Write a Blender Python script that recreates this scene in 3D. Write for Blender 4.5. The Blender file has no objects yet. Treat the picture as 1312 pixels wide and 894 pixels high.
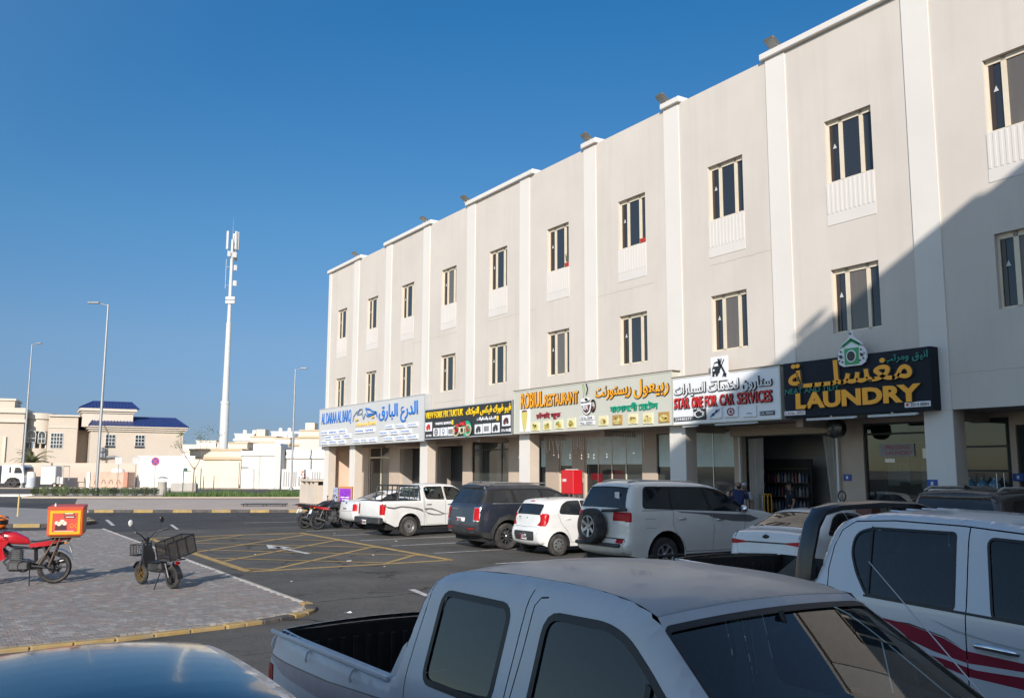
import bpy, math, random
import numpy as np
from mathutils import Vector, Matrix, Euler
from mathutils.geometry import delaunay_2d_cdt
random.seed(7)
SC = bpy.context.scene
COL = SC.collection
R = math.radians

# ------------------------------------------------------------------ camera, sky, sun, exposure
cd = bpy.data.cameras.new('camera'); cam = bpy.data.objects.new('camera', cd); COL.objects.link(cam)
cd.sensor_width = 36; cd.lens = 1150/1312*36; cd.clip_end = 8000; cd.clip_start = .05
YAW, PITCH, ROLL = R(32.45), math.atan(153.8/1150), R(.2)
_f0 = Vector((math.sin(YAW), math.cos(YAW), 0)); _r0 = Vector((math.cos(YAW), -math.sin(YAW), 0)); _z = Vector((0, 0, 1))
_f = _f0*math.cos(PITCH)+_z*math.sin(PITCH); _u = -_f0*math.sin(PITCH)+_z*math.cos(PITCH)
_r = _r0*math.cos(ROLL)+_u*math.sin(ROLL); _u2 = -_r0*math.sin(ROLL)+_u*math.cos(ROLL)
M3 = Matrix((_r, _u2, -_f)).transposed()
cam.matrix_world = Matrix.Translation((0, 0, 2.3)) @ M3.to_4x4()
SC.camera = cam
SUN_EL, SUN_AZ = R(22.8), R(38.9)          # light travels towards azimuth 38.9 deg right of +Y
world = bpy.data.worlds.new('World'); SC.world = world; world.use_nodes = True
wn = world.node_tree.nodes; wl = world.node_tree.links
sky = wn.new('ShaderNodeTexSky'); sky.sky_type = 'NISHITA'; sky.sun_disc = False
sky.sun_elevation = SUN_EL; sky.sun_rotation = SUN_AZ + math.pi
sky.altitude = 0; sky.air_density = 1.0; sky.dust_density = .3; sky.ozone_density = 3.0
# deepen the clear blue away from the sun, more towards the zenith; the sunward half stays as the sky model gives it
tc = wn.new('ShaderNodeTexCoord'); sx = wn.new('ShaderNodeSeparateXYZ'); wl.new(tc.outputs['Generated'], sx.inputs[0])
rp = wn.new('ShaderNodeValToRGB'); wl.new(sx.outputs['Z'], rp.inputs[0]); el = rp.color_ramp.elements
for i, (p, c) in enumerate(((0, (.232, .334, .60)), (.045, (.25, .315, .505)), (.132, (.355, .43, .54)), (.257, (.314, .539, .653)), (.469, (.181, .576, .789)), (.8, (.17, .56, .80)))):
    e = el[i] if i < 2 else el.new(p)
    e.position = p; e.color = (c[0]/1.5, c[1]/1.5, c[2]/1.5, 1)
dt = wn.new('ShaderNodeVectorMath'); dt.operation = 'DOT_PRODUCT'; wl.new(tc.outputs['Generated'], dt.inputs[0])
dt.inputs[1].default_value = (-math.sin(SUN_AZ)*math.cos(SUN_EL), -math.cos(SUN_AZ)*math.cos(SUN_EL), math.sin(SUN_EL))
mr = wn.new('ShaderNodeMapRange'); mr.interpolation_type = 'SMOOTHSTEP'; wl.new(dt.outputs['Value'], mr.inputs[0]); mr.inputs[1].default_value = -.62; mr.inputs[2].default_value = -.05
mx = wn.new('ShaderNodeMix'); mx.data_type = 'RGBA'; wl.new(mr.outputs[0], mx.inputs[0]); wl.new(rp.outputs[0], mx.inputs[6]); mx.inputs[7].default_value = (.97, .95, .90, 1)
ml = wn.new('ShaderNodeMix'); ml.data_type = 'RGBA'; ml.blend_type = 'MULTIPLY'; ml.inputs[0].default_value = 1; wl.new(sky.outputs[0], ml.inputs[6]); wl.new(mx.outputs[2], ml.inputs[7])
wl.new(ml.outputs[2], wn['Background'].inputs[0]); wn['Background'].inputs[1].default_value = .15
sd = bpy.data.lights.new('sun', 'SUN'); sun = bpy.data.objects.new('sun', sd); COL.objects.link(sun)
sd.energy = 3.7; sd.angle = R(.53); sd.color = (1, .93, .84)
sun.rotation_euler = Vector((math.sin(SUN_AZ)*math.cos(SUN_EL), math.cos(SUN_AZ)*math.cos(SUN_EL), -math.sin(SUN_EL))).to_track_quat('-Z', 'Y').to_euler()
SC.view_settings.view_transform = 'Standard'; SC.view_settings.look = 'None'
SC.view_settings.exposure = .6; SC.view_settings.gamma = 1
SC.cycles.max_bounces = 8; SC.cycles.transparent_max_bounces = 12; SC.cycles.caustics_reflective = False; SC.cycles.caustics_refractive = False

# ------------------------------------------------------------------ materials
MATS = {}
def mat(name, col, rough=.6, metal=0., var=None, bump=None, coat=0., spec=.5, dirt=None, emit=0., trans=0., streak=None):
    """var=(scale, amount) lightness noise; bump=(scale, strength); dirt=(scale, amount, colour) blotches; streak=(scale, amount)"""
    if name in MATS: return MATS[name]
    m = bpy.data.materials.new(name); m.use_nodes = True; nt = m.node_tree; N = nt.nodes; L = nt.links
    b = N['Principled BSDF']; c = (*col, 1)
    b.inputs['Base Color'].default_value = c; b.inputs['Roughness'].default_value = rough
    b.inputs['Metallic'].default_value = metal; b.inputs['Coat Weight'].default_value = coat
    b.inputs['Coat Roughness'].default_value = .06; b.inputs['Specular IOR Level'].default_value = spec
    if trans: b.inputs['Transmission Weight'].default_value = trans
    if emit: b.inputs['Emission Color'].default_value = c; b.inputs['Emission Strength'].default_value = emit
    if var or bump or dirt or streak:
        geo = N.new('ShaderNodeNewGeometry'); src = None
        def noise(sc, det=5, rg=.55, vec=None):
            n = N.new('ShaderNodeTexNoise'); n.inputs['Scale'].default_value = sc; n.inputs['Detail'].default_value = det
            n.inputs['Roughness'].default_value = rg; L.new(vec or geo.outputs['Position'], n.inputs['Vector']); return n.outputs['Fac']
        def mapr(s, a, b_, lo, hi):
            r = N.new('ShaderNodeMapRange'); L.new(s, r.inputs[0]); r.inputs[1].default_value = a; r.inputs[2].default_value = b_
            r.inputs[3].default_value = lo; r.inputs[4].default_value = hi; return r.outputs[0]
        def mix(fac, a, bcol, kind='MIX'):
            x = N.new('ShaderNodeMix'); x.data_type = 'RGBA'; x.blend_type = kind
            if isinstance(fac, float): x.inputs[0].default_value = fac
            else: L.new(fac, x.inputs[0])
            for i, q in ((6, a), (7, bcol)):
                if isinstance(q, tuple): x.inputs[i].default_value = q
                else: L.new(q, x.inputs[i])
            return x.outputs[2]
        cur = c
        if var:
            f = mapr(noise(var[0]), .3, .7, 1-var[1], 1+var[1])
            v = N.new('ShaderNodeVectorMath'); v.operation = 'SCALE'; v.inputs[0].default_value = col; L.new(f, v.inputs['Scale']); cur = v.outputs[0]
        if dirt:
            cur = mix(mapr(noise(dirt[0], 8, .65), .45, .75, 0, dirt[1]), cur, (*dirt[2], 1))
        if streak:
            mp = N.new('ShaderNodeMapping'); mp.inputs['Scale'].default_value = (1, 1, .06); L.new(geo.outputs['Position'], mp.inputs[0])
            cur = mix(mapr(noise(streak[0], 4, .6, mp.outputs[0]), .5, .8, 0, streak[1]), cur, (*streak[2], 1))
        if cur is not c: L.new(cur, b.inputs['Base Color'])
        if bump:
            bn = N.new('ShaderNodeBump'); bn.inputs['Strength'].default_value = bump[1]; bn.inputs['Distance'].default_value = .02
            L.new(noise(bump[0], 6, .6), bn.inputs['Height']); L.new(bn.outputs[0], b.inputs['Normal'])
            L.new(mapr(noise(bump[0]*.3), .3, .7, max(0, rough-.08), min(1, rough+.08)), b.inputs['Roughness'])
    MATS[name] = m; return m

def glassmat(name, tint=(.6, .68, .7), clear=.6, rough=.02, dark=(.01, .013, .016), refl=1.7):
    """thin tinted pane: part see-through, part dark body, with mirror reflection by angle"""
    if name in MATS: return MATS[name]
    m = bpy.data.materials.new(name); m.use_nodes = True; nt = m.node_tree; N = nt.nodes; L = nt.links
    N.remove(N['Principled BSDF'])
    tr = N.new('ShaderNodeBsdfTransparent'); tr.inputs[0].default_value = (*tint, 1)
    df = N.new('ShaderNodeBsdfDiffuse'); df.inputs[0].default_value = (*dark, 1)
    gl = N.new('ShaderNodeBsdfGlossy'); gl.inputs['Roughness'].default_value = rough
    fr = N.new('ShaderNodeFresnel'); fr.inputs[0].default_value = 1.52
    a = N.new('ShaderNodeMixShader'); a.inputs[0].default_value = clear; L.new(df.outputs[0], a.inputs[1]); L.new(tr.outputs[0], a.inputs[2])
    mu = N.new('ShaderNodeMath'); mu.operation = 'MULTIPLY'; mu.inputs[1].default_value = refl; L.new(fr.outputs[0], mu.inputs[0]); mu.use_clamp = True
    b = N.new('ShaderNodeMixShader'); L.new(mu.outputs[0], b.inputs[0]); L.new(a.outputs[0], b.inputs[1]); L.new(gl.outputs[0], b.inputs[2])
    L.new(b.outputs[0], N['Material Output'].inputs[0]); MATS[name] = m; return m

# ------------------------------------------------------------------ mesh helpers
class MB:
    def __init__(s): s.v = []; s.f = []
    def add(s, vs, fs):
        o = len(s.v); s.v += [tuple(p) for p in vs]; s.f += [tuple(i+o for i in f) for f in fs]; return s
    def box(s, x0, x1, y0, y1, z0, z1, M=None):
        vs = [(x, y, z) for z in (z0, z1) for x, y in ((x0, y0), (x1, y0), (x1, y1), (x0, y1))]
        if M is not None: vs = [M @ Vector(p) for p in vs]
        return s.add(vs, [(3, 2, 1, 0), (4, 5, 6, 7), (0, 1, 5, 4), (1, 2, 6, 5), (2, 3, 7, 6), (3, 0, 4, 7)])
    def rbox(s, x0, x1, y0, y1, z0, z1, r=.01, M=None):
        """chamfered box"""
        cx, cy, cz = (x0+x1)/2, (y0+y1)/2, (z0+z1)/2; hx, hy, hz = abs(x1-x0)/2, abs(y1-y0)/2, abs(z1-z0)/2
        r = min(r, hx*.95, hy*.95, hz*.95); pts = []; idx = {}
        for sx in (-1, 1):
            for sy in (-1, 1):
                for sz in (-1, 1):
                    for k, (a, b, c) in enumerate(((hx, hy-r, hz-r), (hx-r, hy, hz-r), (hx-r, hy-r, hz))):
                        idx[(sx, sy, sz, k)] = len(pts); pts.append(Vector((cx+sx*a, cy+sy*b, cz+sz*c)))
        F = []
        for sx in (-1, 1): F.append([idx[(sx, a, b, 0)] for a, b in ((-1, -1), (1, -1), (1, 1), (-1, 1))][::sx])
        for sy in (-1, 1): F.append([idx[(a, sy, b, 1)] for a, b in ((-1, -1), (-1, 1), (1, 1), (1, -1))][::sy])
        for sz in (-1, 1): F.append([idx[(a, b, sz, 2)] for a, b in ((-1, -1), (1, -1), (1, 1), (-1, 1))][::sz])
        for a in (-1, 1):
            for b in (-1, 1):
                q = a*b
                F.append([idx[(a, b, -1, 0)], idx[(a, b, -1, 1)], idx[(a, b, 1, 1)], idx[(a, b, 1, 0)]][::q])
                F.append([idx[(a, -1, b, 0)], idx[(a, 1, b, 0)], idx[(a, 1, b, 2)], idx[(a, -1, b, 2)]][::q])
                F.append([idx[(-1, a, b, 1)], idx[(-1, a, b, 2)], idx[(1, a, b, 2)], idx[(1, a, b, 1)]][::q])
        for a in (-1, 1):
            for b in (-1, 1):
                for c in (-1, 1): F.append([idx[(a, b, c, k)] for k in (0, 1, 2)][::a*b*c])
        if M is not None: pts = [M @ p for p in pts]
        return s.add(pts, F)
    def tube(s, pts, r, seg=8, cap=True):
        pts = [Vector(p) for p in pts]; n = len(pts); rs = r if isinstance(r, (list, tuple)) else [r]*n
        o = len(s.v); up = None
        for i, p in enumerate(pts):
            d = (pts[min(i+1, n-1)]-pts[max(i-1, 0)]).normalized()
            if up is None: up = d.orthogonal().normalized()
            up = (up-d*up.dot(d)); up = up.normalized() if up.length > 1e-6 else d.orthogonal().normalized()
            w = d.cross(up)
            for k in range(seg):
                a = 2*math.pi*k/seg; s.v.append(tuple(p+(up*math.cos(a)+w*math.sin(a))*rs[i]))
        for i in range(n-1):
            for k in range(seg):
                a = o+i*seg+k; b = o+i*seg+(k+1) % seg; s.f.append((a, b, b+seg, a+seg))
        if cap: s.f.append(tuple(o+k for k in range(seg))[::-1]); s.f.append(tuple(o+(n-1)*seg+k for k in range(seg)))
        return s
    def lathe(s, prof, M=None, seg=24, close=False):
        """prof [(r,h)] about local Z"""
        o = len(s.v); M = M or Matrix()
        for r, h in prof:
            for k in range(seg):
                a = 2*math.pi*k/seg; s.v.append(tuple(M @ Vector((r*math.cos(a), r*math.sin(a), h))))
        n = len(prof)
        for i in range(n-1 if not close else n):
            j = (i+1) % n
            for k in range(seg):
                q = (k+1) % seg; s.f.append((o+i*seg+k, o+i*seg+q, o+j*seg+q, o+j*seg+k))
        return s
    def ball(s, c, r, M=None, seg=12, rings=8):
        rx, ry, rz = r if isinstance(r, (tuple, list)) else (r, r, r); M = M or Matrix(); o = len(s.v)
        for i in range(rings+1):
            t = math.pi*i/rings
            for k in range(seg):
                a = 2*math.pi*k/seg; s.v.append(tuple(M @ Vector((c[0]+rx*math.sin(t)*math.cos(a), c[1]+ry*math.sin(t)*math.sin(a), c[2]+rz*math.cos(t)))))
        for i in range(rings):
            for k in range(seg):
                a = o+i*seg+k; b = o+i*seg+(k+1) % seg; s.f.append((a, a+seg, b+seg, b))
        return s
    def prism(s, poly, vec, M=None):
        """poly: 3-D points of a planar face, extruded by vec"""
        n = len(poly); A = [Vector(p) for p in poly]; B = [p+Vector(vec) for p in A]
        if M is not None: A = [M @ p for p in A]; B = [M @ p for p in B]
        return s.add(A+B, [tuple(range(n))[::-1], tuple(range(n, 2*n))]+[(i, (i+1) % n, (i+1) % n+n, i+n) for i in range(n)])
    def loft(s, secs, closed=True, cap=True):
        n = len(secs[0]); o = len(s.v)
        for q in secs: s.v += [tuple(p) for p in q]
        for i in range(len(secs)-1):
            for k in range(n if closed else n-1):
                a = o+i*n+k; b = o+i*n+(k+1) % n; s.f.append((a, b, b+n, a+n))
        if cap: s.f.append(tuple(o+k for k in range(n))[::-1]); s.f.append(tuple(o+(len(secs)-1)*n+k for k in range(n)))
        return s
    def quad(s, a, b, c, d): return s.add([a, b, c, d], [(0, 1, 2, 3)])
    def mesh(s, name, m=None, smooth=None):
        me = bpy.data.meshes.new(name); me.from_pydata(s.v, [], s.f); me.update()
        if m is not None: me.materials.append(m)
        if smooth:
            me.shade_smooth(); me.set_sharp_from_angle(angle=R(smooth))
        return me
    def build(s, name, m=None, parent=None, smooth=None, loc=None, **kw):
        return link(name, s.mesh(name, m, smooth), parent, loc, **kw)

def link(name, me, parent=None, loc=None, rot=None, **kw):
    o = bpy.data.objects.new(name, me); COL.objects.link(o)
    if parent is not None: o.parent = parent
    if loc is not None: o.location = loc
    if rot is not None: o.rotation_euler = rot
    return tag(o, **kw)
def tag(o, label=None, cat=None, group=None, kind=None):
    if label: o['label'] = label
    if cat: o['category'] = cat
    if group: o['group'] = group
    if kind: o['kind'] = kind
    return o
def thing(name, label, cat, loc=(0, 0, 0), rz=0, group=None, rot=None):
    return link(name, None, None, loc, rot or (0, 0, rz), label=label, cat=cat, group=group)
KIDS = {}
def kids(o): return [c for c in bpy.data.objects if c.parent is o]
def copy_tree(o, parent=None, **kw):
    ks = kids(o); c = o.copy(); COL.objects.link(c)
    if parent is not None: c.parent = parent
    for k in ks: copy_tree(k, c)
    return tag(c, **kw)
def wall_holes(mb, axis, pos, u0, u1, z0, z1, holes, depth):
    """wall face in the plane axis=pos (axis 'x': u is Y, facing -X) with rectangular holes and reveals going +depth"""
    us = sorted({u0, u1, *[h[0] for h in holes], *[h[1] for h in holes]}); zs = sorted({z0, z1, *[h[2] for h in holes], *[h[3] for h in holes]})
    P = (lambda u, z, d=0: (pos+d, u, z)) if axis == 'x' else (lambda u, z, d=0: (u, pos+d, z))
    for a, b in zip(us, us[1:]):
        for c, d in zip(zs, zs[1:]):
            um, zm = (a+b)/2, (c+d)/2
            if any(h[0] < um < h[1] and h[2] < zm < h[3] for h in holes): continue
            mb.quad(P(a, c), P(b, c), P(b, d), P(a, d))
    for a, b, c, d in holes:
        for (p, q) in (((a, c), (b, c)), ((b, c), (b, d)), ((b, d), (a, d)), ((a, d), (a, c))):
            mb.quad(P(*p), P(*q), P(*q, depth), P(*p, depth))
    return mb

# Arabic letters joined through their presentation forms, returned in visual order
_AR = {'ا': (0xFE8D, 2), 'ب': (0xFE8F, 4), 'ة': (0xFE93, 2), 'ت': (0xFE95, 4), 'ج': (0xFE9D, 4), 'خ': (0xFEA5, 4), 'د': (0xFEA9, 2), 'ر': (0xFEAD, 2),
       'س': (0xFEB1, 4), 'غ': (0xFECD, 4), 'ع': (0xFEC9, 4), 'ف': (0xFED1, 4), 'ق': (0xFED5, 4), 'ك': (0xFED9, 4), 'ل': (0xFEDD, 4), 'م': (0xFEE1, 4),
       'ن': (0xFEE5, 4), 'ه': (0xFEE9, 4), 'و': (0xFEED, 2), 'ي': (0xFEF1, 4), 'ش': (0xFEB5, 4), 'ـ': (0x0640, 1)}
def arabic(t):
    out = []
    for w in t.split(' '):
        r = ''
        for i, ch in enumerate(w):
            base, n = _AR[ch]
            if n == 1: r += ch; continue
            pj = i > 0 and _AR[w[i-1]][1] in (1, 4); nj = n == 4 and i < len(w)-1
            r += chr(base+(3 if pj and nj else 1 if pj else 2 if nj else 0))
        out.append(r[::-1])
    return ' '.join(out[::-1])
def text_mesh(body, bold=0., depth=.0):
    c = bpy.data.curves.new('lettering', 'FONT'); c.body = body; c.offset = bold*(.30 if ord(max(body)) > 255 else .12); c.extrude = depth; c.resolution_u = 3
    o = bpy.data.objects.new('lettering', c); COL.objects.link(o)
    bpy.context.view_layer.update()
    me = bpy.data.meshes.new_from_object(o.evaluated_get(bpy.context.evaluated_depsgraph_get()))
    bpy.data.objects.remove(o); bpy.data.curves.remove(c); me.materials.clear(); return me
def lettering(body, rect, X, m, parent, bold=.02, depth=.03, name='lettering', M=None, ret=None):
    if ret is not None:        # channel letters: a dark return behind a thin coloured face
        lettering(body, (rect[0]+.012, rect[1]-.012, rect[2]-.014, rect[3]+.008), X, ret, parent, bold+.06, depth, 'letter_return'); X -= depth+.001; depth = .012
    """rect = (y left, y right, z bottom, z top) seen from -X; M overrides the plane (local x right, y up, z out)"""
    me = text_mesh(body, bold, .5); co = np.empty(len(me.vertices)*3); me.vertices.foreach_get('co', co); co = co.reshape(-1, 3)
    lo, hi = co.min(0), co.max(0); yl, yr, zb, zt = rect
    u = (co[:, 0]-lo[0])/(hi[0]-lo[0]); v = (co[:, 1]-lo[1])/(hi[1]-lo[1]); w = (co[:, 2]-lo[2])/(hi[2]-lo[2])
    if M is None: new = np.stack([X-w*depth, yl+(yr-yl)*u, zb+(zt-zb)*v], 1)
    else:
        q = np.stack([yl+(yr-yl)*u, zb+(zt-zb)*v, w*depth, np.ones(len(u))], 1); new = (q @ np.array(M).T)[:, :3]
    me.vertices.foreach_set('co', new.ravel()); me.update(); me.materials.append(m)
    return link(name, me, parent)
# ------------------------------------------------------------------ ground, roads, pavements
def asphalt(name, base, light):
    m = mat(name, base, .85, var=(.6, .16), dirt=(.35, .75, light), bump=(60, .55), spec=.16)
    nt = m.node_tree; N = nt.nodes; L = nt.links; b = N['Principled BSDF']
    src = b.inputs['Base Color'].links[0].from_socket
    geo = N.new('ShaderNodeNewGeometry')
    wob = N.new('ShaderNodeTexNoise'); wob.inputs['Scale'].default_value = .9; wob.inputs['Detail'].default_value = 6; L.new(geo.outputs['Position'], wob.inputs['Vector'])
    ad = N.new('ShaderNodeVectorMath'); ad.operation = 'MULTIPLY_ADD'; ad.inputs[1].default_value = (1.6, 1.6, 0); L.new(wob.outputs['Color'], ad.inputs[0]); L.new(geo.outputs['Position'], ad.inputs[2])
    vo = N.new('ShaderNodeTexVoronoi'); vo.feature = 'DISTANCE_TO_EDGE'; vo.inputs['Scale'].default_value = .22; L.new(ad.outputs[0], vo.inputs['Vector'])
    cr = N.new('ShaderNodeMapRange'); L.new(vo.outputs['Distance'], cr.inputs[0]); cr.inputs[1].default_value = .001; cr.inputs[2].default_value = .010; cr.inputs[3].default_value = .9; cr.inputs[4].default_value = 0
    br = N.new('ShaderNodeTexNoise'); br.inputs['Scale'].default_value = .5; L.new(geo.outputs['Position'], br.inputs['Vector'])
    bm = N.new('ShaderNodeMapRange'); L.new(br.outputs['Fac'], bm.inputs[0]); bm.inputs[1].default_value = .38; bm.inputs[2].default_value = .48
    mu = N.new('ShaderNodeMath'); mu.operation = 'MULTIPLY'; L.new(cr.outputs[0], mu.inputs[0]); L.new(bm.outputs[0], mu.inputs[1])
    x = N.new('ShaderNodeMix'); x.data_type = 'RGBA'; L.new(mu.outputs[0], x.inputs[0]); L.new(src, x.inputs[6]); x.inputs[7].default_value = (.025, .024, .023, 1)
    # fine aggregate speckle and oil spots
    sp = N.new('ShaderNodeTexNoise'); sp.inputs['Scale'].default_value = 45; sp.inputs['Detail'].default_value = 3; L.new(geo.outputs['Position'], sp.inputs['Vector'])
    sm = N.new('ShaderNodeMapRange'); L.new(sp.outputs['Fac'], sm.inputs[0]); sm.inputs[1].default_value = .3; sm.inputs[2].default_value = .7; sm.inputs[3].default_value = .72; sm.inputs[4].default_value = 1.3
    mm = N.new('ShaderNodeVectorMath'); mm.operation = 'SCALE'; L.new(x.outputs[2], mm.inputs[0]); L.new(sm.outputs[0], mm.inputs['Scale'])
    for sc_, am in ((11, .16), (3.5, .10)):
        s3 = N.new('ShaderNodeTexNoise'); s3.inputs['Scale'].default_value = sc_; s3.inputs['Detail'].default_value = 4; s3.inputs['Roughness'].default_value = .7; L.new(geo.outputs['Position'], s3.inputs['Vector'])
        q3 = N.new('ShaderNodeMapRange'); L.new(s3.outputs['Fac'], q3.inputs[0]); q3.inputs[1].default_value = .3; q3.inputs[2].default_value = .7; q3.inputs[3].default_value = 1-am; q3.inputs[4].default_value = 1+am
        v3 = N.new('ShaderNodeVectorMath'); v3.operation = 'SCALE'; L.new(mm.outputs[0], v3.inputs[0]); L.new(q3.outputs[0], v3.inputs['Scale']); mm = v3
    oi = N.new('ShaderNodeTexNoise'); oi.inputs['Scale'].default_value = 1.3; oi.inputs['Detail'].default_value = 4; L.new(geo.outputs['Position'], oi.inputs['Vector'])
    om = N.new('ShaderNodeMapRange'); L.new(oi.outputs['Fac'], om.inputs[0]); om.inputs[1].default_value = .62; om.inputs[2].default_value = .70; om.inputs[3].default_value = 0; om.inputs[4].default_value = .6
    y = N.new('ShaderNodeMix'); y.data_type = 'RGBA'; L.new(om.outputs[0], y.inputs[0]); L.new(mm.outputs[0], y.inputs[6]); y.inputs[7].default_value = (.03, .029, .028, 1)
    L.new(y.outputs[2], b.inputs['Base Color']); return m
ASPH = asphalt('asphalt', (.090, .085, .078), (.155, .145, .132))
SAND = mat('sand', (.40, .325, .25), .95, var=(.4, .15), dirt=(.2, .5, (.30, .25, .20)), bump=(12, .4))
PAVE_PINK = mat('pavement_pink', (.43, .35, .29), .9, var=(.7, .12), dirt=(.5, .5, (.33, .27, .23)), bump=(30, .3))
PAVE_GREY = mat('pavement_grey', (.26, .24, .225), .9, var=(1.2, .14), dirt=(.6, .5, (.19, .175, .165)), bump=(30, .3))
KY = mat('kerb_yellow', (.33, .225, .08), .85, var=(3, .25), dirt=(4, 1.0, (.24, .195, .14)), bump=(25, .4))
KB = mat('kerb_black', (.055, .05, .048), .8, var=(3, .25), dirt=(5, .6, (.16, .14, .12)), bump=(25, .4))
KW = mat('kerb_white', (.62, .6, .56), .8, var=(3, .2), dirt=(5, .5, (.4, .37, .33)))
KC = mat('kerb_plain', (.42, .39, .355), .85, var=(2, .15), dirt=(4, .5, (.3, .27, .24)), bump=(25, .3))
LINE_W = mat('line_white', (.52, .51, .49), .8, var=(2, .1), dirt=(7, .95, (.13, .12, .11)))
LINE_Y = mat('line_yellow', (.42, .27, .075), .8, var=(2, .15), dirt=(6, .9, (.15, .125, .09)))

MB().add([(-3500, -3500, -.03), (3500, -3500, -.03), (3500, 3500, -.03), (-3500, 3500, -.03)], [(0, 1, 2, 3)]).build('ground', SAND, kind='structure')
E1 = Vector((.885, -.4656, 0)); E2 = Vector((.4656, .885, 0)); RO = Vector((6.5, 51.6, 0))
def rd(a, d, z=0): return tuple(RO+E1*a+E2*d+Vector((0, 0, z)))
MB().add([(-120, -60, 0), (60, -60, 0), rd(150, 0), rd(150, 55), rd(-190, 55), rd(-190, 0)], [(0, 1, 2, 3, 4, 5)]).build('road', ASPH, kind='structure')
MB().add([(-60, 35.5, .003), (18.1, 35.5, .003), (18.1, 45.6, .003), rd(0, -.1, .003), rd(-3, 12, .003), rd(-60, 26.9, .003)], [(0, 1, 2, 3, 4, 5)]).build('lane', asphalt('asphalt_new', (.062, .060, .060), (.09, .087, .083)), kind='structure')
def slab(name, pts, z, m, label=None):
    a = [Vector((p[0], p[1], 0)) for p in pts]
    ar = sum(a[i].x*a[(i+1) % len(a)].y-a[(i+1) % len(a)].x*a[i].y for i in range(len(a)))
    if ar < 0: a = a[::-1]
    mb = MB(); n = len(a)
    mb.add([(p.x, p.y, -.02) for p in a]+[(p.x, p.y, z) for p in a], [tuple(range(n, 2*n))]+[(i, (i+1) % n, n+(i+1) % n, n+i) for i in range(n)])
    return mb.build(name, m, kind='structure')
def arc(cx, cy, r, a0, a1, n=6): return [(cx+r*math.cos(R(a0+(a1-a0)*i/n)), cy+r*math.sin(R(a0+(a1-a0)*i/n))) for i in range(n+1)]

slab('pavement', [rd(0, 0)[:2], rd(95, 0)[:2], rd(95, 17.8)[:2], rd(-7, 17.8)[:2], rd(-4.5, 11)[:2], rd(-.9, 3)[:2]], .12, PAVE_PINK)
slab('median', [rd(-120, 27)[:2], rd(-13.6, 27)[:2], rd(-13, 22.8)[:2], rd(100, 22.8)[:2], rd(100, 31)[:2], rd(-120, 31)[:2]], .12, SAND)
slab('verge', [rd(-190, 55.2)[:2], rd(150, 55.2)[:2], rd(150, 75)[:2], rd(-190, 75)[:2]], .06, SAND)
slab('sidewalk', [(18.25, -12), (24, -12), (24, 53.4), (18.25, 53.4)], .15, PAVE_GREY)
slab('island', [(-30, 44.6), (2.4, 40.25), (3.9, 39.55), (4.9, 39.7), (5.6, 41), (5.95, 48.7), (5.2, 54.5), (2, 60), (-30, 70)], .11, PAVE_GREY)

def kerb(name, pts, step, mats, w=.16, h=.13, gap=.006, z0=0):
    """a run of single kerb stones, coloured in turn"""
    root = thing(name, None, None); root['kind'] = 'structure'
    P = [Vector((p[0], p[1], 0)) for p in pts]; cum = [0]
    for a, b in zip(P, P[1:]): cum.append(cum[-1]+(b-a).length)
    def at(s):
        for i in range(len(P)-1):
            if s <= cum[i+1] or i == len(P)-2: t = (s-cum[i])/(cum[i+1]-cum[i]); return P[i].lerp(P[i+1], t)
    n = max(1, round(cum[-1]/step)); L = cum[-1]/n; cache = {}
    for i in range(n):
        a, b = at(i*L), at((i+1)*L); d = b-a; l = d.length-gap; m = mats[i % len(mats)]; k = (m.name, round(l, 2))
        if k not in cache: cache[k] = MB().rbox(-l/2, l/2, -w/2, w/2, -.05, h, .015).mesh('kerb_stone', m)
        c = (a+b)/2
        link('kerb_stone', cache[k], root, (c.x, c.y, z0+random.uniform(-.004, .004)), (0, 0, math.atan2(d.y, d.x)+random.uniform(-.006, .006)))
    return root
kerb('kerb', [rd(-.9, 3)[:2], rd(-.75, .8)[:2], rd(0, 0)[:2], rd(13.5, 0)[:2]], 1.0, [KY, KB], h=.15)
kerb('kerb', [(-9, 41.8), (2.4, 40.22), (3.9, 39.5), (4.95, 39.65), (5.65, 41), (5.8, 44)], 1.0, [KY, KB], h=.14)
kerb('kerb', [rd(-60, 27)[:2], rd(-13.6, 27)[:2]], 3.2, [KW, KB], h=.17)
kerb('kerb', [(18.2, 2), (18.2, 45.4)], 1.0, [KC], h=.15)

# plaza of small block pavers with its low painted kerb
PE = [(5.5, 37), (5.5, 14.9), (5.42, 14.45), (5.05, 14.0), (4.4, 13.72), (3.7, 13.52), (2.2, 13.27), (.6, 13.2), (-3, 13.3), (-30, 14.3)]
plaza = slab('plaza', [(3.2, 37.3)]+[(4.6, 37.2)]+PE+[(-30, 39)], .006, mat('joint_sand', (.44, .41, .38), .95, bump=(40, .3)))
PB = [mat('paver_grey', (.215, .20, .19), .9, var=(6, .2), dirt=(1.2, .5, (.16, .148, .14)), bump=(50, .5)),
      mat('paver_brown', (.235, .195, .175), .9, var=(6, .2), dirt=(1.2, .5, (.17, .145, .13)), bump=(50, .5)),
      mat('paver_pale', (.265, .25, .235), .9, var=(6, .2), dirt=(1.2, .5, (.19, .18, .17)), bump=(50, .5))]
def in_poly(x, y, P):
    c = False; n = len(P)
    for i in range(n):
        (x1, y1), (x2, y2) = P[i], P[i-1]
        if (y1 > y) != (y2 > y) and x < (x2-x1)*(y-y1)/(y2-y1)+x1: c = not c
    return c
PIN = [(5.36, 37), (5.36, 14.95), (5.1, 14.4), (4.4, 13.95), (3.7, 13.74), (2.2, 13.5), (.6, 13.42), (-9, 13.75), (-9, 37.4), (3.2, 37.1)]
pm = [MB().rbox(-.0485, .0485, -.0985, .0985, -.02, .045, .006).mesh('paver', m) for m in PB]
cells = []
j = 0; y = 13.5
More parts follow.
